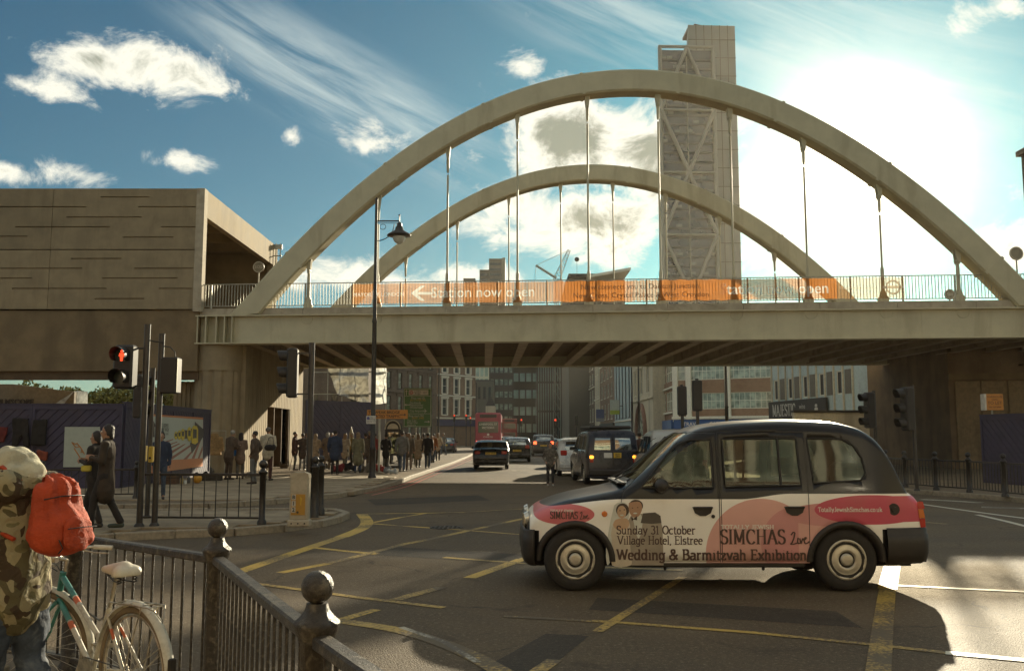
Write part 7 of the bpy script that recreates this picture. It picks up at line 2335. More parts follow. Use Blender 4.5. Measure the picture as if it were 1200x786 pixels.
def window_meshes(w, h, frame, glass, bars=(1, 1), fw=.07, sill=True):
 key = (round(w, 2), round(h, 2), frame.name, glass.name, bars, sill)
 if key in WINC: return WINC[key]
 m = MB()
 for x0, x1, z0, z1 in ((0, fw, 0, h), (w - fw, w, 0, h), (fw, w - fw, 0, fw), (fw, w - fw, h - fw, h)): m.box(x0, x1, .06, .14, z0, z1)
 nx, nz = bars
 for i in range(1, nx + 1): m.box(w * i / (nx + 1) - fw * .3, w * i / (nx + 1) + fw * .3, .08, .13, fw, h - fw)
 for i in range(1, nz + 1): m.box(fw, w - fw, .075, .135, h * i / (nz + 1) - fw * .4, h * i / (nz + 1) + fw * .4)
 if sill: m.box(-.1, w + .1, -.1, .05, -.12, -.003)
 g = MB(); g.box(fw * .5, w - fw * .5, .105, .12, fw * .5, h - fw * .5)
 WINC[key] = (m.mesh("window", [frame]), g.mesh("pane", [glass]))
 return WINC[key]
def building(name, label, A, B, H, depth, wall, rows, cols, frame=WTRIM, glass=WGL, bars=(1, 1), surround=None, z0=0, cornice=None, shop=None, roofh=0.0, cat="building", sill=True, bands=None, hole=.3):
 """A, B: ends of the street face, seen left to right; rows (z0, z1), cols as fractions (f0, f1)"""
 A = Vector((A[0], A[1], 0)); B = Vector((B[0], B[1], 0)); L = (B - A).length
 root = thing(name, label, cat, A, math.atan2(B.y - A.y, B.x - A.x))
 cx = [(f0 * L, f1 * L) for f0, f1 in cols]
 xs = sorted({0, L} | {round(v, 4) for c in cx for v in c}); zs = sorted({z0, H} | {v for r in rows for v in r})
 def d(i, j):
  x, z = (xs[i] + xs[i + 1]) / 2, (zs[j] + zs[j + 1]) / 2
  return hole if any(a < x < b for a, b in cx) and any(a < z < b for a, b in rows) else 0.0
 m = relief(xs, zs, d)
 m.add([(0, 0, z0), (0, 0, H), (0, depth, H), (0, depth, z0)], [(0, 1, 2, 3)]); m.add([(L, 0, z0), (L, depth, z0), (L, depth, H), (L, 0, H)], [(0, 1, 2, 3)]); m.add([(0, depth, z0), (0, depth, H), (L, depth, H), (L, depth, z0)], [(0, 1, 2, 3)])
 m.build("wall", [wall], root)
 m = MB()
 if roofh: m.prism([(0, H), (L, H), (L, H + .01), (L * .5, H + roofh), (0, H + .01)], .3, depth - .1)
 else: m.box(0.02, L - .02, .02, depth - .02, H - .02, H + .25)
 m.build("roof", [ROOFM], root)
 if cornice:
  for zc in cornice:
   m = MB(); m.bbox((L / 2, -.08, zc), (L + .1, .24, .22), b=.04); m.build("cornice", [surround or WTRIM], root)
 for (a, b) in cx:
  for (p, q) in rows:
   fm, gm = window_meshes(b - a, q - p, frame, glass, bars, sill=sill)
   w = mesh_obj("window", fm, root, (a, 0, p)); mesh_obj("pane", gm, w)
   if surround:
    key = ("sur", round(b - a, 2), round(q - p, 2), surround.name)
    if key not in WINC:
     s = MB(); ww, hh = b - a, q - p
     s.box(-.28, -.002, -.09, .02, -.05, hh + .05); s.box(ww + .002, ww + .28, -.09, .02, -.05, hh + .05); s.box(-.4, ww + .4, -.16, .02, hh + .05, hh + .34)
     WINC[key] = s.mesh("surround", [surround])
    mesh_obj("surround", WINC[key], root, (a, 0, p))
 if shop:
  m = MB(); m.bbox((L / 2, -.12, shop[1]), (L * .98, .25, shop[2]), b=.03); m.build("shop_fascia", [shop[0]], root)
 return root, L
def C(n, w=.5, m=.06):
 s = (1 - 2 * m) / n
 return [(m + s * i + s * (1 - w) / 2, m + s * i + s * (1 + w) / 2) for i in range(n)]
def P2(px, Y): return (at(px, 510, Y).x, Y)
PUBB = material("pub_blue", (.05, .055, .12), .5)
# left side of the street
building("brick_building", "brown brick corner building with three columns of white-framed windows above a dark pub front", P2(511, 143), P2(557, 151), 14.5, 12, BRK, [(4.85, 7.35), (8.15, 10.6), (11.5, 13.9)], C(3, .36, .05), surround=WTRIM, cornice=[4.35, 7.85, 11.15], shop=(PUBB, 3.6, 1.0), bars=(0, 1))
building("brick_building", "dark Victorian brick block behind the green direction sign", P2(446, 128), P2(511, 142), 14.5, 12, BRK3, [(1.0, 3.3), (4.9, 7.2), (8.3, 10.6), (11.6, 13.6)], C(5, .34, .03), frame=DTRIM, glass=WGLP, surround=BRK3, cornice=[4.2, 7.8, 11.1], bars=(0, 1))
building("brick_building", "low dark brick building under plastic sheeting beyond the west abutment", P2(352, 92), P2(430, 92), 9.4, 14, BRK3, [(3.9, 5.9)], C(3, .34), frame=DTRIM, glass=WGL)
# far towers
GLT = material("tower_glass", (0.10, 0.13, 0.125), 0.12, var=0.4, scale=.2, spec=0.9)
GLL = material("tower_glass_bright", (0.45, 0.56, 0.50), 0.12, var=0.35, scale=.15, spec=0.9)
CLAD = material("tower_cladding_dark", (0.075, 0.055, 0.04), 0.6, var=0.15, scale=.3)
TWH = material("tower_steel", (0.75, 0.74, 0.62), 0.5, var=0.08)
def glass_tower(name, label, p0, p1, Y, H, fl, cols_, band, glass, frame, depth=25, skew=0, fins=False, brace=None, cat="office tower"):
 A = Vector((*P2(p0, Y), 0)); B = Vector((*P2(p1, Y + skew), 0)); L = (B - A).length
 root = thing(name, label, cat, A, math.atan2(B.y - A.y, B.x - A.x))
 m = MB(); m.box(.3, L - .3, .3, depth, 0, H - .2); m.build("glazing", [glass], root)
 z = 0; pc_ = MB(); pc_.box(0, L, 0, .6, 0, band); bm_ = pc_.mesh("floor_band", [frame])
 while z < H: mesh_obj("floor_band", bm_, root, (0, 0, z)); z += fl
 pc_ = MB(); pc_.box(-.22, .22, -.25, .28, 0, H); cm = pc_.mesh("mullion", [frame])
 for i in range(cols_ + 1): mesh_obj("mullion", cm, root, (.22 + (L - .44) * i / cols_, 0, 0))
 m = MB(); m.box(0, L, 0.3, depth + .1, H - .2, H + .6); m.build("roof", [frame], root)
 if brace:
  for (a, b) in brace:
   m = MB(); m.tube((a[0] * L, -1.2, a[1]), (b[0] * L, -1.2, b[1]), .9, n=8); m.build("brace", [TWH], root)
 return root
glass_tower("office_building", "pale turquoise glass block with white diagonal between the brick pub and the dark offices", 556, 573, 300, 34, 4, 3, .8, GLL, TWH, brace=[((.55, 24), (.95, 30)), ((.95, 30), (.55, 36))])
building("low_building", "grey flat-roofed block with yellow side wall left of the red coach", P2(557, 190), P2(578, 190), 12.8, 14, material("grey_render", (.14, .13, .105), .8), [(9.2, 11.6), (4, 6.4)], C(3, .5), frame=DTRIM)
building("low_building", "small pale gabled house behind the red coach", P2(569, 175), P2(580, 175), 7.2, 10, STUC, [(3.6, 5.0)], C(2, .3), roofh=2.2)
glass_tower("office_building", "narrow dark office block with pale square windows above the coaches", 573, 602, 270, 36, 3.6, 5, 1.9, WGLP, CLAD)
glass_tower("office_building", "dark office slab with wide pale window bands in the street's vanishing point", 600, 632, 285, 37, 5.2, 4, 2.6, GLL, CLAD)
glass_tower("office_building", "fluted glass block with tall vertical fins right of the dark office slab", 629, 662, 255, 32, 8, 11, .5, GLL, CLAD)
glass_tower("office_building", "white-framed glass block with steel diagonals over the brick terrace", 656, 716, 300, 38, 7.6, 5, .9, GLL, TWH, brace=[((.2, 12), (.62, 38)), ((.62, 12), (1.0, 38))])
# right-hand terrace running down the street
XR = 17.6
def Yp(px): return XR * 1080 / (px - 600)
def terr(p0, p1, H, wall, label, **k):
 return building(k.pop('nm', "terrace_house"), label, (XR, Yp(p0)), (XR, Yp(p1)), H, 12, wall, **k)
terr(660.5, 674, 14.2, BRK2, "low red-brown brick terrace farthest down the right side", rows=[(4.5, 6.5), (8, 10)], cols=C(9, .4, .02), cornice=[13.4], shop=(DTRIM, 3.2, .9))
terr(674, 679.5, 19.5, PALEB, "narrow pale blue house front in the right-hand terrace", rows=[(5, 8), (10, 13), (15, 17.5)], cols=C(2, .4))
terr(680, 696.5, 20.3, BRK3, "dark brick row with pale sash windows in the right-hand terrace", rows=[(4.6, 7.4), (8.6, 11.4), (12.6, 15.0), (16, 18)], cols=C(6, .45, .03), cornice=[12, 19.6], shop=(DTRIM, 3.4, 1.0), glass=WGLP)
terr(697, 702.5, 18.0, STUC, "narrow cream stucco house with tall windows in the right-hand terrace", rows=[(4.6, 8.4), (9.6, 13.0), (14, 16.4)], cols=C(2, .4), cornice=[9, 17.4])
terr(703, 719.5, 15.6, BRK, "brown brick house with white sashes and blue sign in the right-hand terrace", rows=[(4.6, 7.4), (8.6, 11.0), (12, 14)], cols=C(4, .4, .04), cornice=[14.9], shop=(DTRIM, 3.4, .9))
terr(720, 740, 14.6, PALEB, "pale blue-white building with tall dark strips of windows", rows=[(4.4, 13.2)], cols=C(5, .42, .03), frame=DTRIM, bars=(0, 3), cornice=[3.9])
bl, L_ = terr(740.5, 765, 13.2, STUC, "ornate cream stone building with round arch beside the brick office", rows=[(7.2, 10.6)], cols=C(3, .36, .05), surround=STUC, cornice=[6.4, 11.8], bars=(0, 1))
# its arched shop window
m = MB(); m.path([(L_ * .5 + 4.3 * math.cos(R(a)), -.15, 1.6 + 4.1 * math.sin(R(a))) for a in range(0, 181, 12)], .35, 8); m.build("arch_surround", [BRK2], bl)
m = MB(); m.prism([(L_ * .5 + 4.0 * math.cos(R(a)), 1.6 + 3.9 * math.sin(R(a))) for a in range(0, 181, 12)] , -.08, -.02); m.build("arched_window", [WGLP], bl)
# estate board and blue board on the terrace
for px, z, c1_, c2_, lab in ((728.5, 6.0, (.55, .56, .45), (.45, .50, .06), "green and white estate agent's board on the pale blue building"), (710, 5.2, (.12, .14, .24), (.3, .3, .3), "small blue board on the brown brick house")):
 r_ = thing("sign_board", lab, "sign", (XR - .9, Yp(px), 0))
 m = MB(); m.box(-1.0, .5, -.03, .03, z - 1.0, z + 1.3); m.build("board", [material("board_" + str(px), c1_, .5)], r_)
 m = MB(); m.box(-1.0, .5, -.05, -.032, z - 1.0, z - .35); m.build("stripe", [material("board_stripe_" + str(px), c2_, .5)], r_)
 m = MB(); m.box(.5, .95, -.03, .03, z + .3, z + .4); m.build("bracket", [DTRIM], r_)
# brick office with blue shopfront
BLUS = material("blue_shopfront", (.05, .12, .30), .45, var=.1)
BOFF = brick_mat("office_brick", (0.30, 0.155, 0.08), (0.36, 0.20, 0.105))
o1, L1 = building("office_building", "brown brick office with long window bands and blue shopfront behind the taxi", P2(791, 106), P2(908, 100), 15.0, 16, BOFF, [(4.6, 6.4), (7.9, 9.9), (11.3, 13.0)], [(.02, .12), (.165, .52), (.56, .985)], bars=(7, 1), glass=WGLP, sill=False)
for f in (0.0, .14, .54):
 m = MB(); m.bbox((L1 * f + .2, -.12, 8.9), (.62, .34, 11.4), b=.03); m.build("pilaster", [WTRIM], o1)
m = MB(); m.bbox((L1 / 2, -.25, 3.62), (L1 + .3, .6, .30), b=.03); m.build("canopy", [WTRIM], o1)
m = MB(); m.bbox((L1 / 2, -.2, 2.9), (L1, .3, 1.05), b=.03); m.build("shop_fascia", [BLUS], o1)
for x, t in ((2.2, "TRAVEL"), (8.2, "Phone cards"), (4.9, "CAFE")): lettering(t, .6, LWHITE, o1, (x, -.36, 2.9), bold=.01)
o2, L2 = building("office_building", "window-banded flank of the brick office running down the street", (at(766, 510, 128).x, 128), P2(790.3, 106.6), 14.9, 10, BOFF, [(4.6, 6.8), (8.0, 10.2), (11.4, 13.2)], [(.03, .33), (.36, .66), (.69, .985)], bars=(3, 1), glass=WGLP, sill=False)
for z in (4.3, 7.2, 10.8):
 m = MB(); m.bbox((L2 / 2, -.1, z), (L2, .25, .22), b=.02); m.build("cornice", [WTRIM], o2)
m = MB(); m.bbox((L2 / 2, -.2, 2.9), (L2, .3, 1.05), b=.03); m.build("shop_fascia", [BLUS], o2)
# wine shop
mj, LM = building("wine_shop", "white-panelled shop building with dark sign reading MAJESTIC wine", P2(905, 74), P2(1010, 59.5), 8.4, 14, PALEB, [(4.42, 6.0)], [(.04 + .092 * i, .04 + .092 * i + .052) for i in range(10)], frame=WTRIM, glass=DTRIM, bars=(0, 0), sill=False)
for i in range(11):
 m = MB(); m.box(LM * (.018 + .092 * i), LM * (.018 + .092 * i) + .12, -.1, -.001, 2.9, 8.3); m.build("mullion", [STUC], mj)
for i in (1, 3, 5, 7, 9):
 m = MB(); m.box(LM * (.04 + .092 * i) - .02, LM * (.092 + .092 * i) + .02, -.04, .05, 4.40, 6.02); m.build("panel", [material("wine_shop_panel", (.17, .14, .10), .5)], mj)
m = MB(); m.box(.1, LM * .70, -.28, -.12, 2.2, 4.28); m.build("sign_fascia", [DTRIM], mj)
SERW = material("sign_silver_lettering", (.55, .52, .44), .5)
m = slab_text("MAJESTIC", .9, LM * .36, 3.15, .85, lambda x, z, o: (x, -.30 - o, z), (.16, .07)); m.build("lettering", [SERW], mj)
lettering("wine", .55, SERW, mj, (LM * .44, -.30, 3.75))
m = MB()
for k_ in range(9): m.ball((LM * .60 + .22 * (k_ % 3 - 1) * (1 - .3 * (k_ // 3)), -.31, 3.25 + .25 * (k_ // 3)), (.12, .02, .12), 6)
m.build("grape_emblem", [SERW], mj)
for k_, t in enumerate(("WINE", "BEER", "ROSE", "WINE")): lettering(t, .7, material("green_lettering", (.12, .25, .10), .5), mj, (1.6 + k_ * 2.1, -.11, 7.3))
low = thing("boundary_wall", "low cream rendered wall block below the wine shop sign", "wall", (*P2(932, 57), 0))
m = MB(); m.box(0, 5.2, 0, .5, 0, 3.05); m.build("wall", [STUC], low)
m = MB(); m.box(-.08, 5.25, -.08, .55, 3.05, 3.2); m.build("coping", [DTRIM], low)
# ---------------- Tower above the bridge
TY = 372.0
tz = lambda py: at(800, py, TY).z
def tx(px): return at(px, 200, TY).x
x0_, x1_ = tx(774), tx(841)
tw = thing("skyscraper", "tall glass tower with diagonal steel bracing and a taller pale slab behind", "skyscraper", (x0_, TY, 0), R(1.5))
TWL = x1_ - x0_
DGL = material("tower_dark_glass", (0.022, 0.025, 0.024), 0.12, var=0.4, scale=.08, spec=.8)
HZ = tz(55)
m = MB(); m.slab([(.6, 1), (TWL - .6, 1), (TWL + 6, 30), (6.5, 30)], 0, HZ - 1); m.build("glazing", [DGL], tw)
fb = MB(); fb.box(.8, TWL - .8, .6, 1.0, 0, .9); fm_ = fb.mesh("floor_band", [material("tower_floor_edge", (.06, .06, .052), .6)])
bl_ = MB(); bl_.box(0, 2.4, .8, .99, 1.1, 2.3); blm = bl_.mesh("blind", [material("tower_blind", (.26, .27, .23), .6)])
z = 30.0; random.seed(11); cb_ = 0
while z < HZ - 5:
 mesh_obj("floor_band", fm_, tw, (0, 0, z))
 for q in range(8):
  if random.random() < .22 and cb_ < 280: mesh_obj("blind", blm, tw, (1.0 + q * (TWL - 2.5) / 8, 0, z)); cb_ += 1
 z += 4.0
STLT = material("tower_bracing_steel", (0.30, 0.285, 0.23), 0.5, var=0.08)
def tpart(name, a, b, r_):
 m = MB(); m.tube(a, b, r_, n=8); m.build(name, [STLT], tw)
for x in (.6, TWL - .6): tpart("mega_column", (x, 0, 0), (x, 0, HZ), .85)
tpart("mega_column", (TWL * .5, .5, 0), (TWL * .5, .5, HZ - 4), .3)
nodes = [tz(57), tz(129), tz(202), tz(275), tz(348), tz(421)]
tpart("ring_beam", (0, -.2, HZ), (TWL, -.2, HZ), .7)
for zz in nodes[1:]: tpart("ring_beam", (0, -.2, zz), (TWL, -.2, zz), .55)
for i in range(5):
 a, b = nodes[i], nodes[i + 1]
 for s in (0, 1):
  e = .6 if s == 0 else TWL - .6
  if i % 2 == 0: tpart("brace", (TWL / 2, -.6, a), (e, -.6, b), .85)
  else: tpart("brace", (e, -.6, a), (TWL / 2, -.6, b), .85)
m = MB(); sx0, sx1 = at(811, 200, TY + 14).x - x0_, at(867, 200, TY + 15).x - x0_
ZS = at(840, 29, TY + 14).z
m.slab([(sx0, 14), (sx1, 14.5), (sx1 + 8, 46), (sx0 + 6, 46)], 0, ZS); m.build("core_slab", [material("tower_slab_cladding", (.25, .25, .21), .45, var=.05, scale=.1)], tw)
m = MB(); m.box(sx0 + 1, sx0 + 14, 18, 30, ZS, ZS + 1.2); m.path([(sx0 + 4, 20, ZS + 3), (sx0 + 10, 20, ZS + 1.8), (sx0 + 15, 20, ZS + 1.5)], .4, 5); m.build("roof_plant", [CLAD], tw)
for k_ in range(1, 6):
 m = MB(); m.box(sx0 + (sx1 - sx0) * k_ / 6 - .12, sx0 + (sx1 - sx0) * k_ / 6 + .12, 13.85, 14.0, 0, ZS); m.build("panel_joint", [CLAD], tw)
z = 34
while z < ZS:
 m = MB(); m.box(sx0, sx1, 13.84, 14.0, z - .12, z + .12); m.build("panel_joint", [CLAD], tw); z += 8.2
# ---------------- skyline just over the parapet
def block(name, label, p0, p1, py, Y, mt, depth=30, cat="building", lines=6, extra=None):
 a, b = at(p0, py, Y), at(p1, py, Y)
 r_ = thing(name, label, cat, (a.x, Y, 0))
 m = MB(); m.box(0, b.x - a.x, 0, depth, 0, a.z); m.build("wall", [mt], r_)
 for i in range(lines):
  m = MB(); m.box(.5, b.x - a.x - .5, -.3, 0, a.z * (1 - .03 * (i + 1)) - .6, a.z * (1 - .03 * (i + 1)) + .4); m.build("window_band", [WGL], r_)
 return r_, a, b
GT = material("distant_block", (.16, .135, .10), .7, var=.1, scale=.1); GT2 = material("distant_block_pale", (.30, .27, .20), .7, var=.1, scale=.1)
block("apartment_block", "taller distant block with pale side over the Station now open banner", 573, 588, 303, 420, GT)
block("apartment_block", "pale narrow side slab of the taller distant block", 588.2, 592, 302, 421, GT2, lines=0)
block("apartment_block", "lower distant block left of the taller one", 562, 573, 316, 430, GT)
block("apartment_block", "low distant block with stepped roof left of the other two", 543, 557, 326, 400, GT, lines=2)
r_, a, b = block("market_hall", "long low dark roof above the middle banner", 666, 706, 325.5, 210, GT, lines=0)
m = MB(); m.box(0, b.x - a.x, -1, 20, a.z, a.z + .8); m.build("roof", [CLAD], r_)
r_, a, b = block("market_hall", "low building with tilted white canopy above the middle banner", 706, 732, 328, 205, GT, lines=0)
m = MB(); m.prism([(-3, a.z + .3), (b.x - a.x + 1.2, a.z + 2.0), (b.x - a.x + 1.2, a.z + 2.6), (-3, a.z + .9)], -1.5, 18); m.build("canopy", [WTRIM], r_)
# luffing crane
CRM = material("crane_steel", (.42, .42, .34), .5)
pA, pT = at(652, 328, 255), at(668, 292, 255)
pT = at(667, 293, 255)
cr = thing("tower_crane", "thin lattice luffing crane with raised jib behind the middle banner", "crane", (pA.x, 255, 0))
def lattice(m, a, b, w, n):
 a, b = Vector(a), Vector(b); u = (b - a) / n; s = Vector((0, 1, 0)) * w; t = (b - a).normalized().cross(Vector((0, 1, 0))) * w
 cs = [s + t, s - t, -s - t, -s + t]
 for c in cs: m.tube(a + c, b + c * .4, .13, .1, 4)
 for i in range(n):
  k0, k1 = 1 - .6 * i / n, 1 - .6 * (i + 1) / n
  for q in range(4): m.tube(a + u * i + cs[q] * k0, a + u * (i + 1) + cs[(q + 1) % 4] * k1, .07, n=3)
m = MB(); lattice(m, (0, 0, 0), (0, 0, pA.z), 1.0, 16); m.build("mast", [CRM], cr)
m = MB(); lattice(m, (0, 0, pA.z), (pT.x - pA.x, 0, pT.z), .9, 10); m.build("jib", [CRM], cr)
cw = at(628, 311, 255)
m = MB(); m.tube((0, 0, pA.z + .5), (cw.x - pA.x, 0, cw.z), .35, n=6); m.build("back_mast", [CRM], cr)
m = MB(); m.tube((cw.x - pA.x, 0, cw.z), (pT.x - pA.x, 0, pT.z), .07, n=4); m.tube((cw.x - pA.x, 0, cw.z), (cw.x - pA.x - .6, 0, pA.z - 4), .06, n=4); m.build("stay_cable", [CRM], cr)
hk = at(676, 304, 255)
m = MB(); m.tube((hk.x - pA.x, 0, hk.z), (hk.x - pA.x, 0, pA.z - 3), .06, n=4); m.ball((hk.x - pA.x, 0, hk.z), .7, 8); m.build("hook", [CLAD], cr)
r_ = thing("chimney_stack", "dark tall building edge at the right border above the arch", "building", (at(1195.5, 172, 62).x, 62, 0))
m = MB(); m.box(0.6, 5, 0, 1, 0, at(1196, 178, 62).z); m.box(.35, 5.25, -.25, 1.25, at(1196, 178, 62).z, at(1196, 172, 62).z); m.build("wall", [BRK3], r_)
# ---------------- things left of the pier: lit sheet, lettered wall, greenery
fw_ = thing("lettered_wall", "grey wall with raised letters FILMSCOPE above the blue hoarding", "wall", (*P2(-40, 53), 0), R(0))
pz = lambda py, Y=53: at(50, py, Y).z
m = MB()
xA, xB = at(-40, 460, 53).x, at(84, 460, 53).x
m.prism([(0, 0), (xB - xA, 0), (xB - xA, pz(459)), (at(12, 450, 53).x - xA, pz(450)), (0, pz(450))], 0, .3); m.build("wall", [material("grey_painted_wall", (.22, .19, .145), .8, stain=(.12, .1, .07))], fw_)
lettering("FILMSCOPE", .42, DTRIM, fw_, (at(14, 471, 53).x - xA, -.03, pz(471)), bold=.012, extrude=.02, space=1.05)
tp = thing("plastic_sheet", "bright sunlit white sheet hung above the blue hoarding", "sheet", (*P2(60, 54), 0))
def sheet_mat(name, col, tr_=.75):
 m = bpy.data.materials.new(name); m.use_nodes = True
 nt = m.node_tree; nt.nodes.clear(); out = N(nt, "ShaderNodeOutputMaterial"); a = N(nt, "ShaderNodeBsdfDiffuse"); b = N(nt, "ShaderNodeBsdfTranslucent"); mx = N(nt, "ShaderNodeMixShader", i_Fac=tr_)
 tc = N(nt, "ShaderNodeTexCoord"); nz = N(nt, "ShaderNodeTexNoise", i_Scale=1.4, i_Detail=5.0, i_Distortion=1.5); nt.links.new(tc.outputs['Object'], nz.inputs['Vector'])
 c = MIX(nt, SMOOTH(nt, nz.outputs[0], .3, .7), tuple(x * .45 for x in col), col)
 g = N(nt, "ShaderNodeBsdfGlossy", i_Roughness=.25); m2 = N(nt, "ShaderNodeMixShader", i_Fac=.12)
 nt.links.new(c, a.inputs[0]); nt.links.new(c, b.inputs[0]); nt.links.new(a.outputs[0], mx.inputs[1]); nt.links.new(b.outputs[0], mx.inputs[2]); nt.links.new(mx.outputs[0], m2.inputs[1]); nt.links.new(g.outputs[0], m2.inputs[2]); nt.links.new(m2.outputs[0], out.inputs[0])
 return m
SHEET = sheet_mat("plastic_sheeting", (.85, .85, .78))
def rippled(m, P, nx=16, nz_=10, amp=.12, seed=0):
 """bilinear patch with folds, P = four corners (bl, br, tr, tl)"""
 from mathutils import noise
 P = [Vector(p) for p in P]; vs = []
 nrm = (P[1] - P[0]).cross(P[3] - P[0]).normalized()
 for i in range(nx + 1):
  for j in range(nz_ + 1):
   u, v = i / nx, j / nz_
   p = P[0] * (1 - u) * (1 - v) + P[1] * u * (1 - v) + P[2] * u * v + P[3] * (1 - u) * v
   d = noise.noise(p * 1.1 + Vector((seed, 0, 0))) + .6 * noise.noise(p * 2.7 + Vector((0, seed, 0)))
   vs.append(p + nrm * amp * d)
 m.add(vs, [(i * (nz_ + 1) + j, (i + 1) * (nz_ + 1) + j, (i + 1) * (nz_ + 1) + j + 1, i * (nz_ + 1) + j + 1) for i in range(nx) for j in range(nz_)], 0, True)
q0, q1, q2, q3 = at(57, 478, 52.5), at(103, 478, 54), at(103, 459, 54), at(87, 458, 53)
m = MB(); rippled(m, [q0, q1, q2, q3], 14, 8, .08); m.build("sheet", [SHEET], tp, W=True)
# scaffolding wrapped in sheeting
sc_r = thing("scaffolding", "scaffold on the dark brick building wrapped in torn silvery plastic", "scaffolding", (*P2(366, 84), 0))
m = MB(); Ys = 84
for (a0, a1, b0, b1, s) in (((362, 470), (430, 474), (430, 420), (362, 420), 1), ((437, 474), (453, 472), (453, 420), (437, 420), 5)):
 rippled(m, [at(*a0, Ys), at(*a1, Ys), at(*b0, Ys), at(*b1, Ys)], 18, 12, .5, s)
m2 = MB(); rippled(m2, [at(437, 474, Ys), at(453, 472, Ys), at(453, 420, Ys), at(437, 420, Ys)], 12, 16, .5, 5)
m = MB(); rippled(m, [at(395, 462, Ys), at(432, 474, Ys), at(432, 420, Ys), at(380, 420, Ys)], 18, 14, .5, 1)
m.build("sheet", [sheet_mat("grey_sheeting", (.30, .28, .22), .5)], sc_r, W=True); m2.build("sheet", [SHEET], sc_r, W=True)
pole_me = MB(); pole_me.tube((0, 0, 0), (0, 0, 9.2), .04, n=6); pme_ = pole_me.mesh("pole", [GALV])
for px in (366, 383, 400, 418, 435, 452): mesh_obj("pole", pme_, sc_r, (at(px, 500, Ys + .4).x - sc_r.location.x, .4, 0))
for zz in (3.4, 5.4, 7.4):
 m = MB(); m.tube((0, .35, zz), (at(452, 500, Ys).x - sc_r.location.x, .35, zz), .04, n=6); m.build("ledger", [GALV], sc_r)
 m = MB(); m.box(0, at(452, 500, Ys).x - sc_r.location.x, .4, 1.2, zz + .05, zz + .1); m.build("deck_board", [material("scaffold_board", (.22, .15, .08), .8)], sc_r)
# greenery bank
LEAF = material("bank_foliage", (.20, .19, .04), .7, var=.6, scale=2.5)
LEAF.node_tree.nodes['Principled BSDF'].inputs['Transmission Weight'].default_value = 0
def foliage(name, label, cat, boxes, n, size, mt, kind=None, seed=3):
 rnd = random.Random(seed); m = MB()
 for _ in range(n):
  b = rnd.choice(boxes)
  while True:
   u = [rnd.uniform(-1, 1) for _ in range(3)]
   if sum(x * x for x in u) < 1: break
  c = Vector((b[0] + u[0] * b[3], b[1] + u[1] * b[4], b[2] + u[2] * b[5]))
  a = Vector((rnd.gauss(0, 1), rnd.gauss(0, 1), rnd.gauss(0, 1))).normalized() * size * rnd.uniform(.6, 1.4); d = a.orthogonal().normalized() * size * .5
  m.add([c - a, c + d, c + a, c - d], [(0, 1, 2, 3)])
 o = m.build(name, [mt]); return tag(o, label, cat, kind=kind)
bx = []
rnd = random.Random(5)
for i in range(26):
 px = 10 + i * 9.4
 p = at(px, 462 + rnd.uniform(-3, 4) - (4 if i % 3 else 0), 66)
 bx.append((p.x, 66.5 + rnd.uniform(-1, 1), p.z - .5, .8, .9, .9 + rnd.uniform(-.2, .4)))
foliage("ground_cover", "yellow-green scrub on the bank behind the blue hoarding", "shrubs", bx, 9000, .15, LEAF, 'stuff')
bankm = MB(); pa, pb = at(-60, 480, 68), at(235, 480, 68); bankm.prism([(pa.x, 0), (pb.x, 0), (pb.x, 3.6), (pa.x, 4.0)], 67, 72); structure("bank", bankm, [material("bank_soil", (.07, .06, .03), .9, var=.4)])
# a few far street trees and lamp columns down the road
# ---------------- the street behind the camera, which the taxi's windows mirror
WB = brick_mat("opposite_brick", (0.22, 0.115, 0.06), (0.28, 0.15, 0.08))
building("office_building", "brick office with pale floor bands across the junction behind the viewpoint", (16, -15), (-16, -15), 14, 10, WB, [(3.8, 5.4), (6.8, 8.4), (9.8, 11.4)], C(9, .72, .02), glass=WGLP, bars=(2, 0), cornice=[3.2, 6.2, 9.2, 12.4], surround=WTRIM)
building("brick_building", "brown brick corner block left behind the viewpoint", (-18, -13), (-42, -4), 12, 10, BRK2, [(3.8, 5.6), (7, 8.8)], C(7, .4, .03), cornice=[3.2, 11.2])
building("brick_building", "cream rendered block right behind the viewpoint", (44, -4), (19, -14), 13, 10, STUC, [(3.8, 5.6), (7, 8.8), (10, 11.6)], C(7, .4, .03), cornice=[3.2])
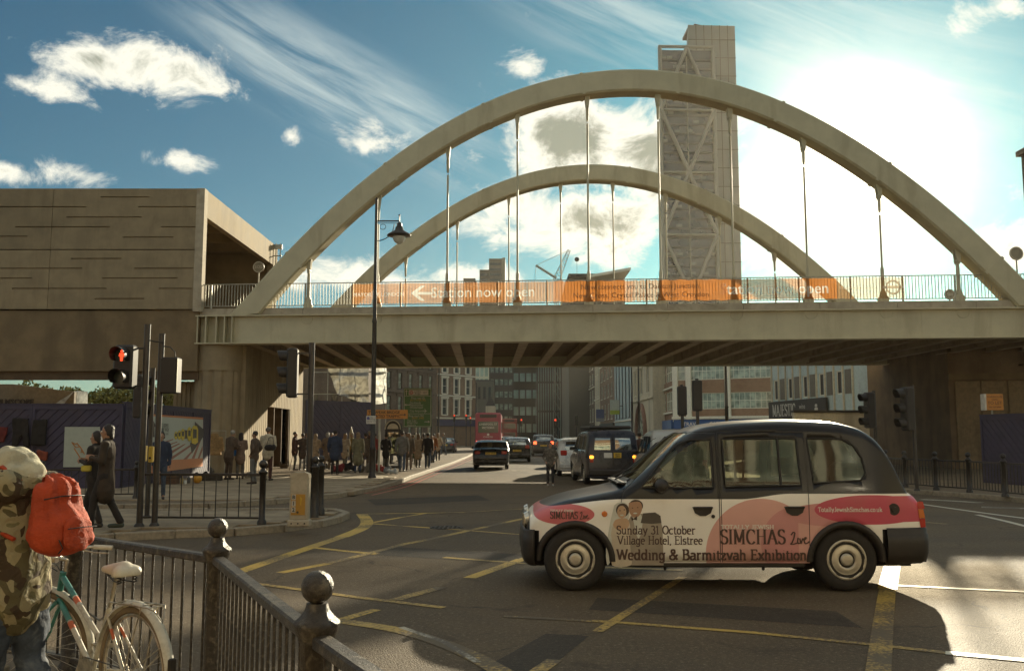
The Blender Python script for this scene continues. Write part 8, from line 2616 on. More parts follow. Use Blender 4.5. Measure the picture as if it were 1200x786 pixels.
# ================================================================== hoardings
PURP = material("indigo_hoarding_paint", (.046, .040, .074), .6, var=.14, scale=2.0, bump=.15, stain=(.07, .05, .07), stain_amt=.5, stain_scale=1.2)
PURPD = material("indigo_hoarding_gap", (.022, .017, .035), .8)
def clip_poly(poly, x0, x1, z0, z1):
 for ax, lim, sg in ((0, x0, 1), (0, x1, -1), (1, z0, 1), (1, z1, -1)):
  out = []
  for i in range(len(poly)):
   a, b = poly[i - 1], poly[i]
   ia, ib = (a[ax] - lim) * sg >= 0, (b[ax] - lim) * sg >= 0
   if ia != ib:
    t = (lim - a[ax]) / (b[ax] - a[ax]); out.append((a[0] + t * (b[0] - a[0]), a[1] + t * (b[1] - a[1])))
   if ib: out.append(b)
  poly = out
  if not poly: return []
 return poly
def hoarding(label, A, B, H=2.42, z0=.12, slant=True, panel=2.3, bw=.22, diag=(1,)):
 A = Vector((A[0], A[1], 0)); B = Vector((B[0], B[1], 0)); L = (B - A).length
 r = thing("hoarding", label, "hoarding", A, math.atan2(B.y - A.y, B.x - A.x))
 m = MB(); m.box(0, L, .03, .08, z0, H - .02); m.build("backing", [PURPD], r)
 n = max(1, round(L / panel)); w = L / n; cnt = 0
 for i in range(n):
  xa, xb = i * w, (i + 1) * w
  for (u0, u1, v0, v1) in ((xa + .003, xa + .09, z0, H), (xb - .09, xb - .003, z0, H), (xa + .09, xb - .09, H - .14, H), (xa + .09, xb - .09, z0, z0 + .14)):
   m = MB(); m.box(u0, u1, -.03, .03, v0, v1); m.build("frame", [PURP], r)
  dg_ = diag[i % len(diag)]
  t = -4.0
  while t < w + 4.0 and cnt < 290:
   q = [(xa + t, z0), (xa + t + bw * 1.25 - .025, z0), (xa + t + bw * 1.25 - .025 - dg_ * (H - z0), H), (xa + t - dg_ * (H - z0), H)]
   p = clip_poly(q, xa + .095, xb - .095, z0 + .145, H - .145)
   if len(p) > 2 and dg_ > 0:
    p = p
   if len(p) > 2:
    m = MB(); m.prism(p, .0, .029); m.build("board", [PURP], r, fix=True); cnt += 1
   t += bw * 1.25
 m = MB(); m.box(0, L, -.05, .1, H, H + .03); m.build("capping", [PURP], r)
 return r, L
hA, HL = hoarding("indigo hoarding of slanted boards carrying the blank poster, far left", P2(-70, 27.0), P2(143, 27.2), H=2.55, diag=(-1, -1, 1))
hB, HL2 = hoarding("indigo hoarding carrying the yellow train poster beside the round pier", P2(145, 27.4), P2(246, 36.5), H=2.62)
POST = material("blank_poster", (.38, .42, .36), .5, var=.05); ORG = material("orange_print", (.50, .20, .04), .5)
def on_board(root, px, py):
 """point on the face of a hoarding seen at px, py"""
 A = root.location; an = root.rotation_euler.z
 d = (at(px, py, 1.0) - EYE)
 n = Vector((math.sin(an), -math.cos(an), 0)); t = n.dot(A - EYE) / n.dot(d)
 p = EYE + d * t - A
 return (p.x * math.cos(an) + p.y * math.sin(an), p.z)
po = thing("poster", "pale blank poster with an orange scribble on the indigo hoarding", "poster", hA.location, hA.rotation_euler.z)
c = [on_board(hA, *p) for p in ((75, 547), (117, 547), (118, 500), (77, 500))]
m = MB(); m.prism([(p[0], p[1] - .0) for p in c], -.06, -.035); m.build("sheet", [POST], po)
m = MB()
for st in ([(86, 519), (90, 524), (95, 523), (98, 528), (100, 532)], [(88, 525), (92, 531), (95, 536)], [(92, 520), (97, 526), (96, 530), (99, 529)], [(85, 518), (89, 520), (92, 519)]):
 pts = [on_board(hA, *p) for p in st]; m.path([(p[0], -.063, p[1]) for p in pts], .016, 4)
m.build("scribble", [ORG], po)
# the train poster
tp_ = thing("poster", "large train poster with yellow-fronted trains and orange rails on the hoarding", "poster", hB.location, hB.rotation_euler.z)
def B2(px, py): return on_board(hB, px, py)
def pprint(name, pts, mt, lay):
 m = MB(); m.prism([B2(*p) for p in pts], -.05 - lay * .0035, -.045 - lay * .0035 + .003); return m.build(name, [mt], tp_, fix=True)
PW = material("poster_pale", (.46, .50, .44), .45, var=.03); PO = material("poster_orange", (.52, .17, .04), .45, var=.05); PYL = material("poster_yellow", (.62, .48, .03), .45); PBK = material("poster_black", (.03, .024, .02), .45); PRL = material("poster_rail_brown", (.26, .09, .05), .45)
pprint("sheet", [(172.5, 555), (236, 546), (236.5, 489), (173, 485)], PO, 0)
pprint("print", [(173, 540), (236, 536.5), (236.3, 491.5), (173, 487)], PW, 1)
for k_, pl_ in enumerate(([(190, 527), (208, 519), (209, 520), (191, 529)], [(190, 522), (206, 517), (206, 518), (190, 524)], [(190, 533), (214, 520), (216, 520), (193, 536)], [(196, 537), (221, 521), (223, 522), (200, 538)], [(213, 538), (222, 529), (224, 529), (217, 538)], [(223, 537), (233, 513), (235, 512), (226, 537)], [(230, 537), (235.5, 522), (235.8, 527), (232, 537)], [(188, 518), (201, 514), (201, 515), (188, 520)])):
 pprint("printed_rail", pl_, PRL, 2)
pprint("printed_shadow", [(221, 519), (235, 509), (236, 512), (223, 531)], PBK, 3)
for k_, (x, y, w, h) in enumerate(((204, 510, 3.2, 5), (208, 509.5, 3.5, 6), (212, 509, 4.2, 7.5), (219.5, 508.5, 4.6, 9))):
 pprint("printed_train_side", [(x, y - h * .75), (x + w * 2.2, y - h * .6), (x + w * 2.2, y + h * .5), (x, y + h * .7)], PBK, 4 + k_)
 ring = [(x + w * .55 * math.cos(i * .5236), y + h * math.sin(i * .5236) * .95) for i in range(12)]
 pprint("printed_train_front", [(p[0], p[1]) for p in ring], PYL, 4.5 + k_)
 pprint("printed_windscreen", [(x - w * .32, y - h * .5), (x + w * .32, y - h * .5), (x + w * .32, y + h * .25), (x - w * .32, y + h * .25)], PBK, 4.8 + k_)
pprint("printed_train_side", [(226, 494), (236, 503), (236, 511), (227, 516)], PBK, 9)
pprint("printed_train_front", [(222.6, 501), (224.5, 498.5), (228, 499), (229.5, 503), (229.3, 518), (226, 520.5), (222, 519), (221.5, 510)], PYL, 10)
pprint("printed_windscreen", [(223.5, 502.5), (227.7, 503), (227.6, 513), (223.3, 513.5)], PBK, 11)
pprint("printed_arrow", [(176.5, 512), (179, 512), (179, 500), (181, 500), (178, 493), (174.5, 500), (176.5, 500)], PBK, 2)
for t_, y_, s_ in (("is open", 497.5, .26), ("this way", 502.5, .26), ("on new trains", 508, .13)):
 p = B2(191, y_); lettering(t_, s_, PBK, tp_, (p[0], -.062, p[1]))
# more hoardings: under the bridge and at the right
hoarding("long indigo hoarding below the sheeted scaffold under the bridge", P2(358, 56), P2(438, 60), H=3.75, panel=3.0, bw=.3)
hC, _ = hoarding("indigo hoarding at the right edge in front of the abutment panels", P2(1150, 30.5), P2(1215, 28.0), H=2.30)
# ================================================================== signals
SIGB = material("signal_housing", (.018, .014, .011), .5, var=.2)
LENS_OFF = material("signal_lens_off", (.03, .045, .035), .25)
LRED = material("signal_red_lit", (.6, .05, .02), .4, emit=(1.0, .07, .02), es=0.9)
POLEM = material("signal_pole_grey", (.035, .028, .022), .38, var=.2, scale=12)
def head(root, c, rz, n=3, s=1.0, lit=None, man=False, backboard=False):
 """signal head centred at c, its lamps facing local -Y after turning"""
 T = rotM(c, rz)
 w, h = .30 * s, .32 * s * n
 m = MB(); m.bbox((0, 0, 0), (w, .20 * s, h), b=.03 * s, M=T)
 if backboard: m.bbox((0, .02, 0), (w * 1.5, .015, h * 1.12), b=.005, M=T)
 hd_ = m.build("signal_head", [SIGB], root)
 for k in range(n):
  z = (n - 1) / 2 * .32 * s - k * .32 * s
  m = MB(); m.tube((0, -.10 * s, z), (0, -.115 * s, z), .10 * s, n=18, M=T); m.build("lens", [LRED if (lit == k and not man) else LENS_OFF], hd_)
  if lit == k and man:
   m = MB(); y0, y1 = -.122 * s, -.118 * s
   m.prism([(.022 * s * math.cos(i * .7854), z + .062 * s + .022 * s * math.sin(i * .7854)) for i in range(8)], y0, y1, 0, T)
   m.prism([(-.035 * s, z + .036 * s), (-.045 * s, z - .01 * s), (-.025 * s, z - .015 * s), (-.018 * s, z - .08 * s), (.018 * s, z - .08 * s), (.025 * s, z - .015 * s), (.045 * s, z - .01 * s), (.035 * s, z + .036 * s)], y0, y1, 0, T)
   m.build("red_man", [LRED], hd_, fix=True)
  m = MB(); N_ = 14; vs = []
  for i in range(N_ + 1):
   a = R(-40 + 260 * i / N_)
   for (yy, rr) in ((-.10, .118), (-.26 - .04 * math.sin(a), .118)): vs.append((rr * s * math.cos(a), yy * s, z + rr * s * math.sin(a)))
  m.add(vs, [(2 * i, 2 * i + 2, 2 * i + 3, 2 * i + 1) for i in range(N_)], 0, True, T); m.build("visor", [SIGB], hd_)
 return hd_
def pole(root, x, y, z0, z1, r, mt=POLEM):
 m = MB(); m.tube((x, y, z0), (x, y, z1), r, n=14); m.lathe([(r * 1.7, z0), (r * 1.7, z0 + .02), (r * 1.15, z0 + .06)], (x, y, 0), 14); m.tube((x, y, z1), (x, y, z1 + .015), r * 1.04, n=14)
 m.build("pole", [mt], root)
def sig(label, px, py_top, Y, z0=.12):
 p = at(px, 560, Y); r = thing("traffic_light", label, "traffic light", (p.x, Y, 0)); return r, at(px, py_top, Y).z
s1, zt = sig("left pole on the island with red man signal and hooded lamps behind", 165.5, 381, 15.8)
pole(s1, 0, 0, .12, zt, .052)
lx_ = at(147, 430, 15.75).x - s1.location.x
head(s1, (lx_, -.05, at(147, 430, 15.75).z), R(-6), n=2, s=1.17, lit=0, man=True)
for zz in (at(150, 408, 15.8).z, at(150, 452, 15.8).z): m = MB(); m.bbox((lx_ / 2, 0, zz), (abs(lx_), .04, .03), b=.008); m.build("bracket", [POLEM], s1)
m = MB(); m.path([(0, 0, zt - .25), (.12, .0, zt - .28), (.3, 0, zt - .30)], .012, 6); m.build("cable", [SIGB], s1)
s2, zt = sig("right pole on the island with square box seen side-on and yellow push button", 183, 392, 15.9)
pole(s2, 0, 0, .12, zt, .05)
bx_ = at(200, 440, 15.9)
m = MB(); m.bbox((bx_.x - s2.location.x, 0, bx_.z), (.29, .26, .62), b=.02); m.build("signal_box", [SIGB], s2)
m = MB(); m.box(bx_.x - s2.location.x + .147, bx_.x - s2.location.x + .153, -.10, -.12, bx_.z - .28, bx_.z + .28); m.build("edge_strip", [GALV], s2)
m = MB(); m.path([(0.03, 0, zt - .2), (.16, -.02, zt - .22), (.24, -.02, zt - .30), (.25, 0, zt - .45)], .012, 6); m.bbox((.1, 0, bx_.z - .2), (.2, .04, .03)); m.build("bracket", [POLEM], s2)
s3, zt = sig("thin rear pole with hooded vehicle lamps between the two island poles", 174, 432, 17.4)
pole(s3, 0, 0, .12, zt, .045); head(s3, (-.22, 0, zt - .52), R(80), n=3, s=.85)
m = MB(); m.bbox((-.1, 0, zt - .3), (.2, .04, .03)); m.build("bracket", [POLEM], s3)
for (px, py, Y, lab) in ((172.5, 531, 16.2, "yellow push button box on the thin rear pole"), (180.5, 532, 15.8, "yellow push button box on the right island pole")):
 p = at(px, py, Y); r = thing("push_button_box", lab, "push button", (p.x, Y, 0)); m = MB(); m.bbox((-.02, -.07, p.z), (.075, .09, .27), b=.012); m.build("case", [material("yellow_button_case", (.50, .34, .04), .45)], r)
 m = MB(); m.tube((-.02, -.12, p.z - .06), (-.02, -.125, p.z - .06), .02, n=10); m.build("button", [SIGB], r)
s4, zt = sig("tall pole behind the white feeder pillar with three-lamp head turned left", 362, 402.5, 17.6)
pole(s4, 0, 0, .12, zt, .055); h4 = at(341, 437, 17.6); head(s4, (h4.x - s4.location.x + .03, 0, h4.z), R(-84), n=3, s=.98)
for zz in (h4.z + .38, h4.z - .40): m = MB(); m.bbox((-.18, 0, zz), (.3, .04, .03)); m.build("bracket", [POLEM], s4)
def rear_sig(label, px, py_t, py_b, Y, n=3, rz=180, s=1.0, zb=0, off=0, top=None):
 r, z1 = sig(label, px, py_t, Y)
 pole(r, 0, 0, zb, z1, .05); zc = (at(px, py_t + 3, Y).z + at(px, py_b, Y).z) / 2
 head(r, (off, -.0 if rz == 180 else 0, zc), R(rz), n=n, s=(at(px, py_t, Y).z - at(px, py_b, Y).z) / (.32 * n)); return r
rear_sig("traffic light seen from behind, left of the pair over the taxi's bonnet", 801, 451, 485, 29, s=1, off=-.0)
rear_sig("taller traffic light seen from behind, right of the pair over the taxi's bonnet", 819, 444, 480, 27.5)
rear_sig("traffic light facing left just past the taxi's roof by the abutment", 1028, 458, 500, 27, rz=-80, off=-.14)
rear_sig("traffic light facing left with long pole in front of the abutment panels", 1074, 452, 503, 26, rz=-80, off=-.16, zb=.12)
for px, py, Y, lab in ((532, 489, 128, "lit red traffic light left of the brick pub's door"), (546, 489, 131, "lit red traffic light in front of the brick pub"), (551, 492, 138, "lit red traffic light farther right at the pub corner"), (611, 494, 122, "lit red traffic light in the street centre by the dark offices"), (651, 494, 100, "lit red traffic light before the low brick terrace"), (676, 490, 92, "unlit traffic light before the pale blue house")):
 r, z1 = sig(lab, px, py - 3.5, Y); pole(r, 0, 0, 0, z1, .06); head(r, (0, -.1, z1 - .48), 0, n=3, s=1.05, lit=0 if 'lit red' in lab else None)
# ================================================================== lamp columns
def lamp_column(label, px, py_base, py_top, arm=True, Y=None, r0=.09):
 g = gr(px, py_base, .12); Y = Y or g.y
 p = at(px, 500, Y); root = thing("street_lamp", label, "street lamp", (p.x, Y, 0)); H = at(px, py_top, Y).z
 m = MB(); m.lathe([(r0 * 1.7, .1), (r0 * 1.7, .18), (r0 * 1.35, .25), (r0 * 1.3, 1.1), (r0 * 1.5, 1.13), (r0, 1.25), (r0 * .9, H * .55), (r0 * 1.1, H * .555), (r0 * .8, H * .57), (r0 * .55, H - .1), (r0 * .7, H - .05), (.01, H + .02)], (0, 0, 0), 14)
 m.build("column", [BLACK], root)
 if arm:
  ax = at(468, 262, Y).x - root.location.x
  za = at(437, 259, Y).z
  m = MB(); m.tube((0, 0, za), (ax, 0, za), .028, n=8); m.tube((0, 0, za - .08), (ax, 0, za - .08), .012, n=6)
  m.path([(0.05, 0, za - .75)] + [(.05 + .62 * math.sin(R(a)), 0, za - .12 - .63 * math.cos(R(a))) for a in range(10, 91, 10)], .016, 6)
  m.path([(.25 + .11 * math.cos(R(a)), 0, za - .22 + .10 * math.sin(R(a))) for a in range(0, 361, 30)], .011, 5)
  m.tube((ax, 0, za + .22), (ax, 0, za - .05), .02, n=8); m.ball((ax, 0, za + .22), .04, 8)
  m.build("bracket_arm", [BLACK], root)
  m = MB(); m.lathe([(.05, za - .05), (.10, za - .10), (.09, za - .18), (.14, za - .24), (.17, za - .36), (.42, za - .50), (.46, za - .56), (.30, za - .60), (.26, za - .60)], (ax, 0, 0), 20); m.build("lantern", [BLACK], root)
  m = MB(); m.lathe([(.24, za - .60), (.23, za - .70), (.17, za - .80), (.08, za - .86), (.001, za - .88)], (ax, 0, 0), 18); m.build("lamp_glass", [material("lamp_bowl", (.62, .62, .54), .15, coat=.8)], root)
 return root, H
lm_, LH = lamp_column("tall black street lamp with bracket lantern in front of the bridge", 437, 560, 232)
lamp_column("black street lamp column rising behind the brick office", 852, 560, 426, arm=False, Y=58, r0=.12)
lamp_column("thin dark lamp column before the ornate cream building", 749, 560, 425, arm=False, Y=82, r0=.12)
lamp_column("thin dark lamp column before the pale blue building", 741, 560, 425, arm=False, Y=88, r0=.12)
lamp_column("dark lamp column left of the red coach", 558, 560, 448, arm=False, Y=100, r0=.12)
lamp_column("thin lamp column by the dark Victorian block", 514, 560, 425, arm=False, Y=95, r0=.10)
# ================================================================== signs, kiosk, feeder pillar
SIGNW = material("sign_white", (.55, .52, .44), .5); SBLU = material("sign_blue", (.08, .08, .25), .5); SGRN = material("sign_green", (.07, .17, .05), .45, var=.05); SORG = material("sign_orange", (.50, .20, .03), .5, var=.08); SYEL = material("sign_yellow_text", (.62, .36, .04), .5)
Yl = lm_.location.y
def flat_sign(name, label, px0, px1, py0, py1, Y, mt, cat="sign", th=.03, posts=(), postr=.035, zb=.12):
 a, b = at(px0, py1, Y), at(px1, py0, Y)
 r = thing(name, label, cat, (a.x, Y, 0)); m = MB(); m.bbox(((b.x - a.x) / 2, 0, (a.z + b.z) / 2), (b.x - a.x, th, b.z - a.z), b=.01); m.build("panel", [mt], r)
 for pf in posts:
  x = at(pf, 500, Y).x - a.x; m = MB(); m.tube((x, .05, zb), (x, .05, b.z - .02), postr, n=8); m.build("post", [GALV], r)
 return r, a, b
r, a, b = flat_sign("direction_sign", "green direction sign with white and yellow lettering and three arrows", 472.5, 506, 454.5, 500.5, 46, SGRN, posts=(487, 501.5))
w, h = b.x - a.x, b.z - a.z
m = MB()
for (x0, x1, z0, z1) in ((.03, w - .03, .03, .055), (.03, w - .03, h - .055, h - .03), (.03, .055, .055, h - .055), (w - .055, w - .03, .055, h - .055), (.055, w - .055, h * .79, h * .79 + .02), (.055, w - .055, h * .34, h * .34 + .02)): m.box(x0, x1, -.024, -.018, a.z + z0, a.z + z1)
m.build("border", [SIGNW], r)
m = MB(); m.box(w * .18, w * .88, -.026, -.018, a.z + h * .82, a.z + h * .95); m.build("white_patch", [SIGNW], r)
m = MB(); m.path([(w * .28 + .075 * math.cos(R(q)), -.03, a.z + h * .885 + .075 * math.sin(R(q))) for q in range(0, 360, 24)], .02, 4, closed=True); m.path([(w * .30 + .03 * math.cos(R(q)), -.03, a.z + h * .885 + .03 * math.sin(R(q))) for q in range(60, 301, 40)], .009, 4); m.build("red_roundel", [material("sign_red", (.4, .04, .04), .5)], r)
for t_, fx, fz, s_, mt in (("London", .50, .912, .105, INK), ("Bridge", .50, .862, .105, INK), ("A10", .76, .885, .10, INK), ("Ring road (S)", .52, .745, .13, SIGNW), ("(A11, A100, A2)", .52, .69, .12, SYEL), ("Docklands", .42, .62, .13, SIGNW), ("Westminster", .46, .565, .13, SIGNW), ("Whitechapel", .46, .505, .13, SIGNW), ("City Airport", .46, .415, .13, SIGNW), ("Ring road (W)", .46, .29, .13, SIGNW), ("(A501, A40)", .52, .235, .12, SYEL), ("The City", .30, .17, .13, SIGNW), ("West End", .32, .115, .13, SIGNW), ("Holborn", .30, .055, .12, SIGNW)):
 lettering(t_, s_ * 1.25, mt, r, (w * fx, -.028, a.z + h * fz), sx=.8)
m = MB()
def arrow(x, z, d, s=.14):
 if d == 'l': P_ = [(-1, 0), (-.3, -.45), (-.3, -.13), (1, -.13), (1, .13), (-.3, .13), (-.3, .45)]
 if d == 'r': P_ = [(1, 0), (.3, .45), (.3, .13), (-1, .13), (-1, -.13), (.3, -.13), (.3, -.45)]
 if d == 'u': P_ = [(0, 1), (-.45, .3), (-.13, .3), (-.13, -1), (.13, -1), (.13, .3), (.45, .3)]
 return [(x + p[0] * s, z + p[1] * s) for p in P_]
for (x, z, d) in ((w * .1, a.z + h * .885, 'u'), (w * .13, a.z + h * .57, 'l'), (w * .85, a.z + h * .14, 'r')): m = MB(); m.prism(arrow(x, z, d), -.026, -.018); m.build("arrow", [SIGNW], r, fix=True)
m = MB(); m.prism([(w * .78 + x * .11, a.z + h * .415 + z * .11) for x, z in ((1, 0), (.2, .18), (-.2, 1), (-.4, 1), (-.15, .15), (-.7, .1), (-.9, .4), (-1, .4), (-.9, 0), (-1, -.4), (-.9, -.4), (-.7, -.1), (-.15, -.15), (-.4, -1), (-.2, -1), (.2, -.18))], -.026, -.018); m.build("aeroplane_symbol", [SIGNW], r, fix=True)
r, a, b = flat_sign("diversion_sign", "orange diversion sign reading weak bridge with arrow right", 430, 478, 480, 490.5, 39, SORG, posts=(444.5,), postr=.045)
w, h = b.x - a.x, b.z - a.z
lettering("TO WEAK BRIDGE", .16, INK, r, (w * .42, -.02, a.z + h * .70), bold=.003); lettering("DIVERTED TRAFFIC", .16, INK, r, (w * .42, -.02, a.z + h * .26), bold=.003)
m = MB(); m.prism(arrow(w * .89, a.z + h * .45, 'r', .13), -.02, -.016); m.build("arrow", [INK], r, fix=True)
r, a, b = flat_sign("parking_sign", "small cream parking plate with blue roundel on the tall street lamp", 429, 440.5, 487, 496.5, Yl - .14, SIGNW)
w, h = b.x - a.x, b.z - a.z
m = MB(); m.tube((w * .22, -.018, a.z + h * .7), (w * .22, -.022, a.z + h * .7), .055, n=16); m.build("roundel", [SBLU], r)
for t_, fz in (("No", .78), ("waiting", .58), ("at any time", .3)): lettering(t_, .075, INK, r, (w * .6, -.018, a.z + h * fz))
# telephone kiosk
ky = 44.0; ka, kb = at(451, 540, ky), at(469, 540, ky); kz = at(460, 492.5, ky).z
ks = thing("telephone_kiosk", "dark telephone kiosk with rounded cream head under the direction sign", "kiosk", ((ka.x + kb.x) / 2, ky, 0)); kw = kb.x - ka.x
m = MB()
for sx in (-1, 1):
 for sy in (0, 1): m.bbox((sx * (kw / 2 - .05), sy * .75, 1.05), (.10, .10, 1.9), b=.01)
for zz in (.16, .75): m.bbox((0, 0, zz), (kw, .08, .09)); m.bbox((0, .75, zz), (kw, .08, .09))
m.build("frame", [DTRIM], ks)
m = MB(); m.prism([(kw / 2 * math.cos(R(q)), kz - .42 + .42 * math.sin(R(q))) for q in range(0, 181, 15)] + [(-kw / 2, kz - .55), (kw / 2, kz - .55)], -.04, .8); m.build("head", [DTRIM], ks, fix=True)
m = MB(); m.path([((kw / 2) * math.cos(R(q)), -.05, kz - .42 + .42 * math.sin(R(q))) for q in range(0, 181, 12)], .03, 6); m.prism([(kw * .36 * math.cos(R(q)), kz - .40 + .26 * math.sin(R(q))) for q in range(0, 181, 15)], -.06, -.045); m.build("head_trim", [STUC], ks)
m = MB(); m.box(-kw / 2 + .1, kw / 2 - .1, .0, .02, .8, kz - .56); m.build("pane", [glass_mat("kiosk_glass", (.5, .55, .45), .7)], ks)
m = MB(); m.bbox((0, .6, 1.2), (.3, .15, .6), b=.02); m.build("telephone", [GALV], ks)
# feeder pillar B12
fa, fb_ = at(338.5, 600, 15.85), at(364, 600, 15.85); fz = at(350, 553, 15.85).z
fp = thing("feeder_pillar", "cream roadside cabinet with orange panel and vertical characters B12", "cabinet", ((fa.x + fb_.x) / 2, 15.85, .12)); w = fb_.x - fa.x
CRB = material("cream_cabinet", (.44, .38, .27), .55, var=.1, scale=8, bump=.1, stain=(.2, .15, .09), stain_amt=.5, stain_scale=4)
H_ = fz - .12
m = MB(); m.bbox((0, 0, .06), (w, .24, .12), b=.02); m.bbox((0, 0, H_ * .52), (w * .88, .2, H_ * .82), b=.03)
m.prism([(-w * .44, H_ * .9), (w * .44, H_ * .9), (w * .42, H_ * .97), (w * .25, H_), (-w * .25, H_), (-w * .42, H_ * .97)], -.10, .10)
m.build("case", [CRB], fp)
for sx in (-.3, 0, .3): m = MB(); m.tube((w * sx, -.12, .06), (w * sx, -.128, .06), .014, n=8); m.build("bolt", [TRIM], fp)
m = MB(); m.box(-w * .34, w * .30, -.112, -.101, H_ * .22, H_ * .60); m.build("orange_panel", [material("orange_panel", (.46, .24, .03), .5, var=.06)], fp)
for k_, ch in enumerate("B12"):
 z = H_ * (.545 - .115 * k_); m = MB(); m.box(-w * .31, -w * .13, -.118, -.1125, z - .045, z + .045); pl_ = m.build("character_tile", [SIGNW], fp); lettering(ch, .085, INK, pl_, (-w * .22, -.121, z), bold=.003)
m = MB(); m.prism([(w * .06, H_ * .56), (w * .16, H_ * .53), (w * .12, H_ * .40), (w * .08, H_ * .40)], -.118, -.113); m.build("warning_mark", [material("mark_yellow", (.6, .38, .03), .5)], fp, fix=True)
m = MB(); m.tube((-w * .03, -.113, H_ * .27), (-w * .03, -.118, H_ * .27), .02, n=12); m.build("lock", [TRIM], fp)
# to let board
r, a, b = flat_sign("to_let_board", "orange TO LET board above the indigo hoarding at right", 1155, 1175, 461.5, 480.5, 31.5, SORG, posts=(1164.5,), postr=.03)
w, h = b.x - a.x, b.z - a.z
for t_, fz_, s_ in (("WAREHOUSE", .82, .09), ("UNITS", .64, .07), ("TO LET", .44, .15), ("020 7377 8989", .18, .07)): lettering(t_, s_, material("to_let_ink", (.16, .06, .02), .6), r, (w * .52, -.02, a.z + h * fz_), bold=.002)
m = MB(); m.box(-.03, .03, -.03, .25, a.z, b.z); m.build("side_panel", [SIGNW], r)
# railway signs standing on the deck
def disc_sign(label, px, py, Y, rad, zbase, text=None):
 p = at(px, py, Y); r = thing("railway_sign", label, "sign", (p.x, Y, zbase)); z = p.z - zbase
 m = MB(); m.tube((0, -.02, z), (0, .02, z), rad, n=24); m.build("disc", [material("sign_grey_disc", (.22, .2, .15), .5)], r)
 m = MB(); m.path([((rad - .03) * math.cos(R(q)), -.025, z + (rad - .03) * math.sin(R(q))) for q in range(0, 360, 20)], .018, 4, closed=True); m.build("rim", [SIGNW], r)
 m = MB(); m.tube((0, .03, 0), (0, .03, z + rad * .8), .035, n=8); m.build("post", [GALV], r)
 if text: lettering(text, rad * .75, SIGNW, r, (0, -.03, z))
 return r
disc_sign("round railway sign on a post at the left end of the parapet", 303, 313, 44, .28, 6.31, "SOS")
disc_sign("round railway sign on a post above the right arch foot", 1191, 297, 39.5, .30, 6.31)
disc_sign("round railway sign behind the right-hand bridge railing", 1113, 345, 40.5, .24, 6.31, "500")
sp_ = thing("signal_bracket", "small rail signal frame on the far corner of the station box", "railway equipment", (at(326, 292, 49.5).x, 49.5, SB))
m = MB(); zq = at(326, 285, 49.5).z - SB
for q in (-.12, .12): m.tube((q, 0, 0), (q, 0, zq), .03, n=6)
m.bbox((0, 0, zq - .2), (.45, .1, .25)); m.bbox((0, 0, zq - .7), (.4, .06, .05)); m.build("frame", [GALV], sp_)
# ================================================================== market goods on the pavement
def heap(label, cat, px, py, col, size, name=None, n=3, squash=.6, seed=0, wr=.03):
 rn = random.Random(seed + int(px)); g = gp(px, py); m = MB()
 r = thing(name or cat.replace(" ", "_"), label, cat, g, rn.uniform(-.5, .5))
 for _ in range(n):
  a = Vector((rn.uniform(-1, 1) * size * .5, rn.uniform(-.5, .5) * size * .5, size * squash * .35)); b_ = a + Vector((rn.uniform(-1, 1) * size * .4, rn.uniform(-.3, .3) * size * .4, rn.uniform(0, .6) * size * squash))
  cap(m, a, b_, size * .27, size * .2, (1, .8), 8)
 fuse(m, "cloth" , [cloth("goods_%d_%d_%d" % tuple(int(c * 100) for c in col), col)], r, .03, 2, wrinkle=wr, wscale=7); return r
def case(label, px, py, d, mt, name="suitcase", cat="suitcase", rz=0):
 r = thing(name, label, cat, gp(px, py), rz); m = MB(); m.bbox((0, 0, d[2] / 2), d, b=.02); m.build("shell", [mt], r); m = MB(); m.bbox((0, 0, d[2] * .72), (d[0] + .01, d[1] + .01, .015)); m.build("seam", [TRIM], r)
 m = MB(); m.path([(-.07, -d[1] / 2, d[2] * .5), (-.06, -d[1] / 2 - .04, d[2] * .5), (.06, -d[1] / 2 - .04, d[2] * .5), (.07, -d[1] / 2, d[2] * .5)], .008, 5); m.build("handle", [TRIM], r); return r
BRN = material("brown_leatherette", (.12, .07, .04), .6, var=.2, scale=8, bump=.2)
case("brown box suitcase on the pavement under the train poster", 197, 567, (.62, .35, .28), BRN)
case("black instrument case lying beside the orange ball", 248, 563, (.7, .3, .22), BLACK, "instrument_case", "case", .2)
heap("crumpled white plastic bags below the train poster", "plastic bags", 205, 556, (.42, .43, .42), .55, "plastic_bags", 4, .8)
heap("blue and purple cloth heap beside the white plastic bags", "cloth heap", 215, 556, (.07, .07, .18), .42, "cloth_heap")
heap("dark holdall next to the instrument case", "bag", 240, 562, DK, .45, "holdall")
heap("grey bag heap right of the flowers", "bag", 246, 554, GREY, .42, "holdall")
heap("pale jumble of cloth at the foot of the pier", "cloth heap", 262, 552, (.3, .26, .2), .4, "cloth_heap")
r = thing("ball", "orange-yellow football among the market goods", "ball", gp(231, 566)); m = MB(); m.ball((0, 0, .15), .15, 18); m.build("skin", [material("orange_ball", (.60, .30, .03), .5)], r)
fl = thing("flower_bunch", "bright bunch of white, green and orange flowers on the market pitch", "flowers", gp(230, 556)); rnd = random.Random(2)
m = MB(); m.lathe([(.12, 0), (.14, .3), (.16, .32)], n=12); m.build("bucket", [BLACK], fl)
for nm, cc, n_ in (("green_leaves", (.12, .30, .04), 40), ("white_blooms", (.7, .7, .6), 26), ("orange_blooms", (.7, .22, .03), 22)):
 m = MB()
 for _ in range(n_): m.ball((rnd.uniform(-.22, .24) + (-.15 if 'orange' in nm else .1 if 'green' in nm else 0), rnd.uniform(-.1, .1), .42 + rnd.uniform(-.1, .28)), rnd.uniform(.02, .045), 6)
 m.build(nm, [material(nm, cc, .6)], fl)
